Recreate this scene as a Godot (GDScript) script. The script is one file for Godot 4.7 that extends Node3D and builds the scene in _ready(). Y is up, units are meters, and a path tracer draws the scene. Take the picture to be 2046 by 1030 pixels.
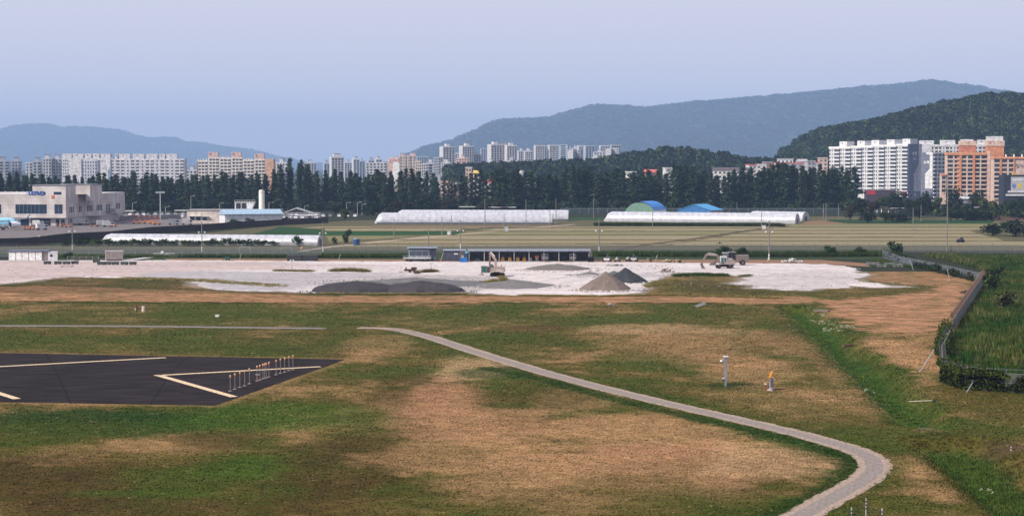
extends Node3D
# An airfield edge seen from a control tower: runway end and mown grass, a works yard, greenhouses and paddies, a row of conifers, tower blocks and hills in haze.

func _ready():
	var cam := Camera3D.new()
	cam.name = "camera"
	cam.fov = 15.0449
	cam.position = Vector3(0, 25.6, 0)
	cam.rotation_degrees = Vector3(-2.7158, 0, 0)
	cam.near = 1.0
	cam.far = 40000.0
	cam.current = true
	add_child(cam)
	var env := Environment.new()
	var sky_mat := ProceduralSkyMaterial.new()
	sky_mat.sky_top_color = lin(0.44, 0.445, 0.55)
	sky_mat.sky_horizon_color = lin(0.535, 0.51, 0.57)
	sky_mat.sky_curve = 0.45
	sky_mat.ground_bottom_color = lin(0.12, 0.12, 0.10)
	sky_mat.ground_horizon_color = lin(0.45, 0.47, 0.56)
	var sky := Sky.new()
	sky.sky_material = sky_mat
	env.background_mode = Environment.BG_SKY
	env.sky = sky
	env.background_energy_multiplier = 1.2
	env.tonemap_mode = Environment.TONE_MAPPER_LINEAR
	env.tonemap_exposure = 1.25
	env.fog_enabled = true
	env.fog_density = 0.000085
	env.fog_light_color = lin(0.43, 0.635, 1.0)
	env.sdfgi_enabled = true
	env.ssao_enabled = true
	env.ssil_enabled = true
	var we := WorldEnvironment.new()
	we.environment = env
	add_child(we)
	var sun := DirectionalLight3D.new()
	sun.name = "sun"
	sun.light_energy = 1.6
	sun.light_color = lin(1.0, 0.93, 0.82)
	sun.light_angular_distance = 0.6
	sun.shadow_enabled = true
	sun.sky_mode = DirectionalLight3D.SKY_MODE_LIGHT_ONLY
	add_child(sun)
	sun.look_at_from_position(Vector3(-0.64, 0.66, 0.42), Vector3.ZERO)
	make_materials()
	make_foliage()
	build_ground()
	build_hills()
	build_city()
	build_right_blocks()
	build_terminal()
	build_farm()
	build_trees()
	build_yard()
	build_fences()
	build_field_things()
	build_grass()

# ---------------------------------------------------------------- helpers
var rng := RandomNumberGenerator.new()
var mats := {}
var used_names := {}

func lin(r: float, g: float, b: float) -> Color:
	return Color(r, g, b).linear_to_srgb()

func rf(a: float, b: float) -> float:
	return rng.randf_range(a, b)

class B:
	# collects faces; corners run counter-clockwise seen from outside
	var v := PackedVector3Array()
	var n := PackedVector3Array()
	var c := PackedColorArray()
	var t := Transform3D.IDENTITY
	var col := Color.WHITE
	func tri(p: Vector3, q: Vector3, r: Vector3):
		p = t * p; q = t * q; r = t * r
		var m := (q - p).cross(r - p).normalized()
		v.append(p); v.append(r); v.append(q)
		n.append(m); n.append(m); n.append(m)
		c.append(col); c.append(col); c.append(col)
	func trin(p: Vector3, q: Vector3, r: Vector3, a: Vector3, b: Vector3, d: Vector3):
		v.append(t * p); v.append(t * r); v.append(t * q)
		n.append((t.basis * a).normalized()); n.append((t.basis * d).normalized()); n.append((t.basis * b).normalized())
		c.append(col); c.append(col); c.append(col)
	func quad(p: Vector3, q: Vector3, r: Vector3, s: Vector3):
		tri(p, q, r); tri(p, r, s)
	func box(mid: Vector3, size: Vector3):
		var h := size / 2.0
		var k := []
		for i in 8:
			k.append(mid + Vector3(h.x if i & 1 else -h.x, h.y if i & 2 else -h.y, h.z if i & 4 else -h.z))
		quad(k[4], k[5], k[7], k[6]); quad(k[1], k[0], k[2], k[3])
		quad(k[5], k[1], k[3], k[7]); quad(k[0], k[4], k[6], k[2])
		quad(k[6], k[7], k[3], k[2]); quad(k[0], k[1], k[5], k[4])
	func bx(x0: float, x1: float, y0: float, y1: float, z0: float, z1: float):
		box(Vector3((x0 + x1) / 2, (y0 + y1) / 2, (z0 + z1) / 2), Vector3(absf(x1 - x0), absf(y1 - y0), absf(z1 - z0)))
	func cyl(p: Vector3, q: Vector3, r0: float, r1: float, seg := 8, caps := true):
		var d := (q - p).normalized()
		var u := d.cross(Vector3(0, 0, 1) if absf(d.z) < 0.9 else Vector3(1, 0, 0)).normalized()
		var w := d.cross(u)
		for i in seg:
			var a := TAU * i / seg
			var b := TAU * (i + 1) / seg
			var ea := u * cos(a) + w * sin(a)
			var eb := u * cos(b) + w * sin(b)
			trin(p + ea * r0, p + eb * r0, q + eb * r1, ea, eb, eb)
			trin(p + ea * r0, q + eb * r1, q + ea * r1, ea, eb, ea)
			if caps:
				if r1 > 0.001: tri(q, q + ea * r1, q + eb * r1)
				if r0 > 0.001: tri(p, p + eb * r0, p + ea * r0)
	func ball(mid: Vector3, r: Vector3, seg := 10, rings := 6, lo := 0.0, hi := 1.0):
		for j in rings:
			var a := PI * (lo + (hi - lo) * j / rings)
			var b := PI * (lo + (hi - lo) * (j + 1) / rings)
			for i in seg:
				var e := TAU * i / seg
				var g := TAU * (i + 1) / seg
				var n1 := Vector3(sin(a) * cos(e), cos(a), sin(a) * sin(e))
				var n2 := Vector3(sin(b) * cos(e), cos(b), sin(b) * sin(e))
				var n3 := Vector3(sin(b) * cos(g), cos(b), sin(b) * sin(g))
				var n4 := Vector3(sin(a) * cos(g), cos(a), sin(a) * sin(g))
				if j < rings - 1 or hi < 1.0: trin(mid + n1 * r, mid + n3 * r, mid + n2 * r, n1, n3, n2)
				else: trin(mid + n1 * r, mid + n4 * r, mid + n2 * r, n1, n4, n2)
				if j < rings - 1 or hi < 1.0: trin(mid + n1 * r, mid + n4 * r, mid + n3 * r, n1, n4, n3)
	func prism(poly: Array, z0: float, z1: float):
		# polygon in x-y (counter-clockwise) swept along z
		var k := poly.size()
		var flat := PackedVector2Array(poly)
		var tris := Geometry2D.triangulate_polygon(flat)
		for i in range(0, tris.size(), 3):
			var p: Vector2 = flat[tris[i]]
			var q: Vector2 = flat[tris[i + 1]]
			var r: Vector2 = flat[tris[i + 2]]
			if (q - p).cross(r - p) < 0:
				var sw := q
				q = r
				r = sw
			tri(Vector3(p.x, p.y, z1), Vector3(q.x, q.y, z1), Vector3(r.x, r.y, z1))
			tri(Vector3(p.x, p.y, z0), Vector3(r.x, r.y, z0), Vector3(q.x, q.y, z0))
		for i in k:
			var p: Vector2 = poly[i]
			var q: Vector2 = poly[(i + 1) % k]
			quad(Vector3(p.x, p.y, z0), Vector3(q.x, q.y, z0), Vector3(q.x, q.y, z1), Vector3(p.x, p.y, z1))
	func mesh() -> ArrayMesh:
		var a := []
		a.resize(Mesh.ARRAY_MAX)
		a[Mesh.ARRAY_VERTEX] = v
		a[Mesh.ARRAY_NORMAL] = n
		a[Mesh.ARRAY_COLOR] = c
		var m := ArrayMesh.new()
		m.add_surface_from_arrays(Mesh.PRIMITIVE_TRIANGLES, a)
		return m

func numbered(called: String) -> String:
	if not used_names.has(called):
		used_names[called] = 0
		return called
	used_names[called] += 1
	return "%s_%03d" % [called, used_names[called]]

func tag(o: Node3D, label: String, category: String, group := "", kind := ""):
	if label: o.set_meta("label", label)
	if category: o.set_meta("category", category)
	if group: o.set_meta("group", group)
	if kind: o.set_meta("kind", kind)
	return o

func thing(called: String, label: String, category: String, at: Vector3, turn := 0.0, group := "") -> Node3D:
	var o := Node3D.new()
	o.name = numbered(called)
	add_child(o)
	o.position = at
	o.rotation.y = turn
	tag(o, label, category, group)
	return o

func part(called: String, shape, m: Material, parent: Node3D, at := Vector3.ZERO, turn := 0.0) -> MeshInstance3D:
	var o := MeshInstance3D.new()
	o.name = called
	o.mesh = shape.mesh() if shape is B else shape
	o.material_override = m
	parent.add_child(o, true)
	o.position = at
	o.rotation.y = turn
	return o

func single(called: String, shape, m: Material, label: String, category: String, at := Vector3.ZERO, turn := 0.0, group := "") -> MeshInstance3D:
	var o := part(numbered(called), shape, m, self, at, turn)
	tag(o, label, category, group)
	return o

func copy(src: Node3D, at: Vector3, turn: float, label: String, scale := Vector3.ONE) -> Node3D:
	var o: Node3D = src.duplicate()
	var base := String(src.name)
	if base.length() > 4 and base[base.length() - 4] == "_" and base.right(3).is_valid_int(): base = base.left(base.length() - 4)
	o.name = numbered(base)
	add_child(o)
	o.position = at
	o.rotation.y = turn
	o.scale = scale
	o.set_meta("label", label)
	return o

func structure(called: String, shape, m: Material) -> MeshInstance3D:
	var o := part(called, shape, m, self)
	o.set_meta("kind", "structure")
	return o

func stuff(called: String, mesh: Mesh, m: Material, where: Array, tints: Array, label: String, category: String) -> MultiMeshInstance3D:
	var mm := MultiMesh.new()
	mm.transform_format = MultiMesh.TRANSFORM_3D
	mm.use_colors = true
	mm.mesh = mesh
	mm.instance_count = where.size()
	for i in where.size():
		mm.set_instance_transform(i, where[i])
		mm.set_instance_color(i, tints[i])
	var o := MultiMeshInstance3D.new()
	o.name = numbered(called)
	o.multimesh = mm
	o.material_override = m
	add_child(o)
	tag(o, label, category, "", "stuff")
	return o

func noise(seed_: int, freq: float, oct := 4) -> FastNoiseLite:
	var q := FastNoiseLite.new()
	q.seed = seed_
	q.noise_type = FastNoiseLite.TYPE_SIMPLEX_SMOOTH
	q.frequency = freq
	q.fractal_octaves = oct
	return q

func tex(seed_: int, freq: float, lo: Color, hi: Color, oct := 5, mid_lo := 0.25, mid_hi := 0.75, size := 512) -> ImageTexture:
	# seamless grain: a tint between lo and hi that multiplies the colour
	var q := noise(seed_, freq, oct)
	var im := q.get_seamless_image(size, size)
	im.convert(Image.FORMAT_L8)
	var src := im.get_data()
	var out := PackedByteArray()
	out.resize(size * size * 3)
	var table := []
	for i in 256:
		var k := smoothstep(mid_lo, mid_hi, i / 255.0)
		table.append([int(lerpf(lo.r, hi.r, k) * 255), int(lerpf(lo.g, hi.g, k) * 255), int(lerpf(lo.b, hi.b, k) * 255)])
	for i in src.size():
		var e: Array = table[src[i]]
		out[i * 3] = e[0]
		out[i * 3 + 1] = e[1]
		out[i * 3 + 2] = e[2]
	return ImageTexture.create_from_image(Image.create_from_data(size, size, false, Image.FORMAT_RGB8, out))

func mat(called: String, r: float, g: float, b: float, rough := 0.85, metal := 0.0, grain = null, scale := 1.0, vertex := false) -> StandardMaterial3D:
	var m := StandardMaterial3D.new()
	m.resource_name = called
	m.albedo_color = lin(r, g, b)
	m.roughness = rough
	if rough > 0.65: m.metallic_specular = 0.16
	m.metallic = metal
	m.vertex_color_use_as_albedo = vertex
	if grain:
		m.albedo_texture = grain
		m.uv1_triplanar = true
		m.uv1_world_triplanar = true
		m.uv1_scale = Vector3.ONE * scale
	mats[called] = m
	return m

func glass(called: String, r: float, g: float, b: float, rough := 0.08) -> StandardMaterial3D:
	var m := mat(called, r, g, b, rough)
	m.metallic_specular = 0.6
	return m

func make_materials():
	rng.seed = 4711
	var grime := tex(3, 0.012, Color(0.88, 0.87, 0.86), Color(1, 1, 1), 4)
	var blotch := tex(5, 0.02, Color(0.62, 0.61, 0.6), Color(1, 1, 1), 6)
	var grain := tex(7, 0.06, Color(0.55, 0.55, 0.53), Color(1, 1, 1), 4)
	var soil := tex(9, 0.045, Color(0.62, 0.60, 0.57), Color(1, 1, 1), 6, 0.2, 0.8, 1024)
	var dirty := tex(11, 0.03, Color(0.45, 0.38, 0.33), Color(1, 1, 1), 6, 0.35, 0.65)
	var streak := tex(13, 0.02, Color(0.72, 0.72, 0.72), Color(1, 1, 1), 5, 0.3, 0.7)
	mats["grime_tex"] = grime
	mats["grain_tex"] = grain
	mat("ground", 1, 1, 1, 0.95, 0.0, soil, 0.11, true)
	mat("asphalt", 0.025, 0.0195, 0.0205, 0.95, 0.0, streak, 0.03)
	mats.asphalt.uv1_scale = Vector3(0.012, 0.03, 0.07)
	mat("asphalt_marks", 0.025, 0.0195, 0.0205, 0.95, 0.0, streak, 0.3, true)
	mat("marking", 0.80, 0.62, 0.42, 0.8, 0.0, blotch, 0.4)
	mat("concrete_road", 1, 1, 1, 0.95, 0.0, grime, 0.3, true)
	mat("yard", 1, 1, 1, 0.9, 0.0, tex(17, 0.02, Color(0.90, 0.87, 0.86), Color(1, 1, 1), 7, 0.2, 0.8, 1024), 0.035, true)
	mats.yard.uv1_scale = Vector3(0.018, 0.03, 0.032)
	mat("tint", 1, 1, 1, 0.85, 0.0, grain, 0.3, true)
	mat("paint", 1, 1, 1, 0.6, 0.0, grime, 0.12, true)
	mat("wall", 1, 1, 1, 0.85, 0.0, grime, 0.05, true)
	mat("muddy", 1, 1, 1, 0.8, 0.0, dirty, 0.6, true)
	mat("leaf", 1, 1, 1, 0.7, 0.0, null, 1.0, true)
	mats["leaf"].backlight_enabled = true
	mats["leaf"].backlight = Color(0.2, 0.2, 0.2)
	mat("stone", 1, 1, 1, 0.95, 0.0, grain, 0.5, true)
	mat("metal", 0.34, 0.36, 0.40, 0.5, 0.6, grime, 0.3)
	mat("galvanised", 0.42, 0.44, 0.48, 0.55, 0.3, grime, 0.3)
	mat("rubber", 0.02, 0.02, 0.022, 0.9)
	mat("dark", 0.012, 0.013, 0.018, 0.7)
	mat("white_paint", 0.78, 0.78, 0.80, 0.55, 0.0, grime, 0.1)
	mat("tile", 1, 1, 1, 0.7, 0.0, grime, 0.02, true)
	mat("gloss", 1, 1, 1, 0.3, 0.0, null, 1.0, true)
	mat("navy", 0.01, 0.03, 0.12, 0.5)
	mat("gravel", 1, 1, 1, 0.95, 0.0, tex(15, 0.11, Color(0.42, 0.42, 0.42), Color(1, 1, 1), 4), 0.3, true)
	glass("teal_glass", 0.02, 0.10, 0.10)
	glass("window_glass", 0.035, 0.05, 0.075)
	glass("dark_glass", 0.015, 0.03, 0.06)
	var film := mat("film", 0.46, 0.47, 0.53, 0.35, 0.0, grime, 0.06)
	film.backlight_enabled = true
	film.backlight = Color(0.25, 0.25, 0.25)
	var mesh_wire := mat("wire_mesh", 0.16, 0.17, 0.18, 0.6)
	mesh_wire.transparency = BaseMaterial3D.TRANSPARENCY_ALPHA
	mesh_wire.albedo_color.a = 0.16

# ---------------------------------------------------------------- ground
const GX0 := -140.0
const GX1 := 140.0
const GZ0 := -470.0
const GZ1 := -105.0
var paint_map := {}
var gw := 0
var gh := 0
var gcol := PackedColorArray()
var glen := PackedFloat32Array()
var warp: FastNoiseLite
var warp2: FastNoiseLite
var fine: FastNoiseLite

const GREEN := Color(0.066, 0.086, 0.011)
const DEEP := Color(0.020, 0.058, 0.007)
const OLIVE := Color(0.118, 0.096, 0.022)
const BROWN := Color(0.078, 0.045, 0.013)
const TAN := Color(0.46, 0.27, 0.135)
const STRAW := Color(0.52, 0.35, 0.19)
const EARTH := Color(0.50, 0.26, 0.15)
const LAWN := Color(0.058, 0.115, 0.010)
const MUD := Color(0.055, 0.036, 0.030)

const DITCH := [Vector2(51.08,-353.62),Vector2(49.77,-321.57),Vector2(46.77,-276.74),Vector2(44.6,-241.66),Vector2(42.73,-216.32),Vector2(41.61,-198.12),Vector2(41.02,-191.96)]
const POND := [Vector2(40.96,-179.08),Vector2(40.61,-169.84),Vector2(39.84,-156.37),Vector2(38.7,-141.74)]
const TRENCH := [Vector2(-100.16,-366.67),Vector2(-72.04,-362.66),Vector2(-29.88,-360.03),Vector2(7.15,-361.34),Vector2(35.01,-361.34),Vector2(51.08,-353.62)]

func seg_dist(p: Vector2, line: Array) -> float:
	var best := 1e9
	for i in line.size() - 1:
		var q := Geometry2D.get_closest_point_to_segment(p, line[i], line[i + 1])
		best = minf(best, p.distance_squared_to(q))
	return sqrt(best)

func ground_y(x: float, z: float) -> float:
	if z < -395.0 or z > -100.0: return 0.0
	var y := 0.0
	var p := Vector2(x, z)
	if x > 35.0:
		var d := seg_dist(p, DITCH)
		y -= 1.9 * (1.0 - smoothstep(0.5, 3.8, d))
		if z > -190.0:
			d = seg_dist(p, POND)
			y -= 1.6 * (1.0 - smoothstep(1.5, 5.5, d))
	if z < -345.0:
		var d := seg_dist(p, TRENCH)
		y -= 0.75 * (1.0 - smoothstep(0.45, 1.0, d))
	return y

func paint(area: Array, c: Color, strength: float, blade: float, ragged := 0.9):
	# area: [x, z, rx, rz] of a patch; ragged by noise so that its edge has an outline of its own
	var r := 1.6
	var i0 := maxi(0, int(area[0] - area[2] * r - GX0))
	var i1 := mini(gw - 1, int(area[0] + area[2] * r - GX0) + 1)
	var j0 := maxi(0, int(area[1] - area[3] * r - GZ0))
	var j1 := mini(gh - 1, int(area[1] + area[3] * r - GZ0) + 1)
	for j in range(j0, j1 + 1):
		for i in range(i0, i1 + 1):
			var x := GX0 + i
			var z := GZ0 + j
			var d := Vector2((x - area[0]) / area[2], (z - area[1]) / area[3]).length()
			d += ragged * (0.55 * warp.get_noise_2d(x, z) + 0.35 * warp2.get_noise_2d(x, z * 0.6))
			var k := strength * (1.0 - smoothstep(0.6, 1.15, d + 0.28 * fine.get_noise_2d(x * 0.8, z * 0.8)))
			if k > 0.0:
				var at := j * gw + i
				gcol[at] = gcol[at].lerp(c, k)
				glen[at] = lerpf(glen[at], blade, k)

func paint_line(line: Array, width: float, c: Color, strength: float, blade: float, ragged := 0.8):
	var lo := Vector2(1e9, 1e9)
	var hi := Vector2(-1e9, -1e9)
	for p in line:
		lo = lo.min(p)
		hi = hi.max(p)
	for j in range(maxi(0, int(lo.y - width * 2 - GZ0)), mini(gh - 1, int(hi.y + width * 2 - GZ0)) + 1):
		for i in range(maxi(0, int(lo.x - width * 2 - GX0)), mini(gw - 1, int(hi.x + width * 2 - GX0)) + 1):
			var p := Vector2(GX0 + i, GZ0 + j)
			var d := seg_dist(p, line) / width + ragged * (0.5 * warp2.get_noise_2d(p.x, p.y) + 0.3 * warp.get_noise_2d(p.x * 2, p.y * 2))
			var k := strength * (1.0 - smoothstep(0.7, 1.15, d))
			if k > 0.0:
				var at := j * gw + i
				gcol[at] = gcol[at].lerp(c, k)
				glen[at] = lerpf(glen[at], blade, k)

func paint_area(poly: Array, c: Color, strength: float, blade: float, soft := 2.0):
	var flat := PackedVector2Array(poly)
	var lo := Vector2(1e9, 1e9)
	var hi := Vector2(-1e9, -1e9)
	for p in poly:
		lo = lo.min(p)
		hi = hi.max(p)
	for j in range(maxi(0, int(lo.y - soft - GZ0)), mini(gh - 1, int(hi.y + soft - GZ0)) + 1):
		for i in range(maxi(0, int(lo.x - soft - GX0)), mini(gw - 1, int(hi.x + soft - GX0)) + 1):
			var p := Vector2(GX0 + i, GZ0 + j)
			var q := p + Vector2(warp2.get_noise_2d(p.x, p.y), warp2.get_noise_2d(p.y + 300, p.x)) * soft * 2.0
			if Geometry2D.is_point_in_polygon(q, flat):
				var at := j * gw + i
				var k := strength * (0.75 + 0.9 * warp2.get_noise_2d(p.x * 1.1, p.y * 2.2) + 0.4 * fine.get_noise_2d(p.x, p.y))
				gcol[at] = gcol[at].lerp(c, clampf(k, 0, 1))
				glen[at] = lerpf(glen[at], blade, clampf(k, 0, 1))

func ground_color(x: float, z: float) -> Color:
	var fx := clampf(x - GX0, 0, gw - 1.001)
	var fz := clampf(z - GZ0, 0, gh - 1.001)
	var i := int(fx)
	var j := int(fz)
	var a := gcol[j * gw + i].lerp(gcol[j * gw + i + 1], fx - i)
	var b := gcol[(j + 1) * gw + i].lerp(gcol[(j + 1) * gw + i + 1], fx - i)
	var s := 1.0 + 0.2 * warp2.get_noise_2d(x * 0.6 + z * 0.2, z * 0.9)
	return a.lerp(b, fz - j) * s

func ground_blade(x: float, z: float) -> float:
	var i := clampi(int(x - GX0 + 0.5), 0, gw - 1)
	var j := clampi(int(z - GZ0 + 0.5), 0, gh - 1)
	return glen[j * gw + i]

func sheet(poly: Array, y: float, b: B):
	var flat := PackedVector2Array(poly)
	var t := Geometry2D.triangulate_polygon(flat)
	for k in range(0, t.size(), 3):
		var p := Vector3(flat[t[k]].x, y, flat[t[k]].y)
		var q := Vector3(flat[t[k + 1]].x, y, flat[t[k + 1]].y)
		var r := Vector3(flat[t[k + 2]].x, y, flat[t[k + 2]].y)
		if (q - p).cross(r - p).y < 0: b.tri(p, r, q)
		else: b.tri(p, q, r)

func ribbon(line: Array, width: float, y: float, b: B, wobble := 0.0):
	# a strip of even width along a line on the ground, with an edge that wanders a little
	var pts := PackedVector2Array()
	for k in line.size() - 1:
		var a: Vector2 = line[maxi(k - 1, 0)]
		var p: Vector2 = line[k]
		var q: Vector2 = line[k + 1]
		var e: Vector2 = line[mini(k + 2, line.size() - 1)]
		for s in 8: pts.append(p.cubic_interpolate(q, a, e, s / 8.0))
	pts.append(line[line.size() - 1])
	var left := []
	var right := []
	for k in pts.size():
		var d := (pts[mini(k + 1, pts.size() - 1)] - pts[maxi(k - 1, 0)]).normalized()
		var s := Vector2(-d.y, d.x) * width / 2.0
		left.append(pts[k] + s * (1.0 + wobble * fine.get_noise_2d(k * 9.0, 1.0)))
		right.append(pts[k] - s * (1.0 + wobble * fine.get_noise_2d(k * 9.0, 90.0)))
	for k in pts.size() - 1:
		var p := Vector3(left[k].x, y, left[k].y)
		var q := Vector3(right[k].x, y, right[k].y)
		var r := Vector3(right[k + 1].x, y, right[k + 1].y)
		var u := Vector3(left[k + 1].x, y, left[k + 1].y)
		if (q - p).cross(r - p).y > 0: b.quad(p, q, r, u)
		else: b.quad(p, u, r, q)

func build_ground():
	gw = int(GX1 - GX0) + 1
	gh = int(GZ1 - GZ0) + 1
	warp = noise(21, 0.035, 4)
	warp2 = noise(22, 0.12, 4)
	fine = noise(23, 0.4, 3)
	gcol.resize(gw * gh)
	glen.resize(gw * gh)
	for j in gh:
		for i in gw:
			var x := GX0 + i
			var z := GZ0 + j
			var k := clampf(0.5 + 0.9 * warp.get_noise_2d(x, z * 0.7) + 0.45 * warp2.get_noise_2d(x, z) + 0.3 * fine.get_noise_2d(x, z), 0, 1)
			gcol[j * gw + i] = GREEN.lerp(OLIVE, smoothstep(0.2, 0.55, k)).lerp(TAN, 0.55 * smoothstep(0.6, 1.0, k))
			glen[j * gw + i] = 0.16
	var done := PackedColorArray(gcol)
	paint_ground()
	# near ground: one sheet with its ditches
	var b := B.new()
	var step := 1.0
	var nx := int((GX1 - GX0) / step)
	var nz := int((GZ1 - GZ0) / step)
	var ys := PackedFloat32Array()
	ys.resize((nx + 1) * (nz + 1))
	var cs := PackedColorArray()
	cs.resize((nx + 1) * (nz + 1))
	var vs := PackedVector3Array()
	vs.resize((nx + 1) * (nz + 1))
	for j in nz + 1:
		for i in nx + 1:
			var x := GX0 + i * step
			var z := GZ0 + j * step
			var at := j * (nx + 1) + i
			vs[at] = Vector3(x, ground_y(x, z), z)
			var m := clampf(1.0 + 0.7 * fine.get_noise_2d(x * 1.3, z * 1.3), 0.5, 1.5)
			var g := ground_color(x, z)
			cs[at] = Color(g.r * m, g.g * m, g.b * m)
	var ns := PackedVector3Array()
	ns.resize(vs.size())
	var idx := PackedInt32Array()
	for j in nz:
		for i in nx:
			var a := j * (nx + 1) + i
			idx.append_array([a, a + 1, a + nx + 2, a, a + nx + 2, a + nx + 1])
	for j in nz + 1:
		for i in nx + 1:
			var at := j * (nx + 1) + i
			var dx := vs[j * (nx + 1) + mini(i + 1, nx)].y - vs[j * (nx + 1) + maxi(i - 1, 0)].y
			var dz := vs[mini(j + 1, nz) * (nx + 1) + i].y - vs[maxi(j - 1, 0) * (nx + 1) + i].y
			ns[at] = Vector3(-dx / (2 * step), 1, -dz / (2 * step)).normalized()
	var a := []
	a.resize(Mesh.ARRAY_MAX)
	a[Mesh.ARRAY_VERTEX] = vs
	a[Mesh.ARRAY_NORMAL] = ns
	a[Mesh.ARRAY_COLOR] = cs
	a[Mesh.ARRAY_INDEX] = idx
	var am := ArrayMesh.new()
	am.add_surface_from_arrays(Mesh.PRIMITIVE_TRIANGLES, a)
	structure("airfield_ground", am, mats.ground)
	# the ground beyond and around it, out to the hills
	b = B.new()
	var big := 20000.0
	b.col = Color(0.035, 0.042, 0.02)
	for r in [[-big, big, -big, GZ0], [-big, GX0, GZ0, 300.0], [GX1, big, GZ0, 300.0], [GX0, GX1, GZ1, 300.0]]:
		b.quad(Vector3(r[0], 0, r[3]), Vector3(r[1], 0, r[3]), Vector3(r[1], 0, r[2]), Vector3(r[0], 0, r[2]))
	structure("ground", b, mats.ground)
	# runway end
	b = B.new()
	sheet([Vector2(-88.39,-267.78),Vector2(-69.92,-265.62),Vector2(-22,-256.68),Vector2(-24.18,-245.25),Vector2(-31.66,-207.25),Vector2(-55.43,-210.34),Vector2(-70.26,-212.6)], 0.03, b)
	structure("runway", b, mats.asphalt)
	b = B.new()
	for l in [[Vector2(-75.89,-241.07),Vector2(-46.19,-259.03)],[Vector2(-43.2,-237.03),Vector2(-24.39,-247.39)],[Vector2(-43.43,-237.6),Vector2(-30.78,-214.91)],[Vector2(-63.37,-227.24),Vector2(-54.33,-213.06)]]:
		ribbon(l, 0.95, 0.042, b)
	structure("runway_marking", b, mats.marking)
	# sealed cracks and old wheel marks in the asphalt
	b = B.new()
	b.col = Color(0.55, 0.5, 0.5)
	for l in [[Vector2(-69.5,-254.05),Vector2(-58.74,-252.76),Vector2(-46.67,-250.84),Vector2(-32.72,-252.76)],[Vector2(-61.22,-223.65),Vector2(-50.85,-226.21),Vector2(-41.55,-223.15),Vector2(-34.71,-216.32)],[Vector2(-63.59,-264.92),Vector2(-57.07,-242.85),Vector2(-47.54,-209.01)],[Vector2(-43.2,-261.08),Vector2(-42.38,-242.85),Vector2(-38.76,-208.13)]]: ribbon(l, 0.22, 0.034, b, 0.6)
	b.col = Color(1.7, 1.7, 1.75)
	for l in [[Vector2(-63.8,-233.13),Vector2(-55.77,-239.91),Vector2(-46.95,-235.91),Vector2(-39.71,-239.91),Vector2(-32.39,-250.2)],[Vector2(-62.77,-229.35),Vector2(-54.36,-236.47),Vector2(-45.69,-232.58),Vector2(-38.53,-236.47),Vector2(-31.43,-247.7)],[Vector2(-53.65,-216.32),Vector2(-48.23,-222.14),Vector2(-42.11,-226.21),Vector2(-36.12,-225.18)],[Vector2(-62.7,-242.85),Vector2(-52.34,-247.09),Vector2(-39.63,-255.36)]]: ribbon(l, 0.5, 0.038, b, 0.5)
	structure("wheel_marks", b, mats.asphalt_marks)
	# perimeter track, in worn concrete
	b = B.new()
	b.col = Color(0.32, 0.25, 0.205)
	ribbon([Vector2(-24.29,-306.68),Vector2(-19.05,-304.79),Vector2(-13,-292.23),Vector2(-4.29,-264.92),Vector2(3.55,-241.66),Vector2(10.22,-224.16),Vector2(15.15,-212.37),Vector2(19.66,-202.38),Vector2(23.78,-193.46),Vector2(27.49,-184.78),Vector2(30.07,-177.47),Vector2(31.26,-171.91),Vector2(31.02,-165.84),Vector2(29.07,-158.89),Vector2(25.98,-152.02),Vector2(21.65,-142.76),Vector2(18.03,-134.93),Vector2(14.69,-127.07)], 2.95, 0.03, b, 0.22)
	b.col = Color(0.235, 0.20, 0.185)
	ribbon([Vector2(-19.02,-304.33),Vector2(-13,-292.23),Vector2(-4.29,-264.92),Vector2(3.55,-241.66),Vector2(10.22,-224.16),Vector2(15.15,-212.37),Vector2(19.66,-202.38),Vector2(23.78,-193.46),Vector2(27.49,-184.78),Vector2(30.07,-177.47),Vector2(31.26,-171.91),Vector2(31.02,-165.84),Vector2(29.07,-158.89),Vector2(25.98,-152.02),Vector2(21.65,-142.76),Vector2(18.03,-134.93),Vector2(14.69,-127.07)], 1.5, 0.036, b, 0.3)
	structure("perimeter_track", b, mats.concrete_road)
	b = B.new()
	b.col = Color(0.20, 0.185, 0.185)
	ribbon([Vector2(-86.47,-310.51),Vector2(-72.1,-310.51),Vector2(-57.55,-309.55),Vector2(-41.31,-307.15),Vector2(-29.32,-305.73)], 2.6, 0.03, b, 0.12)
	structure("service_path", b, mats.concrete_road)

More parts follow.
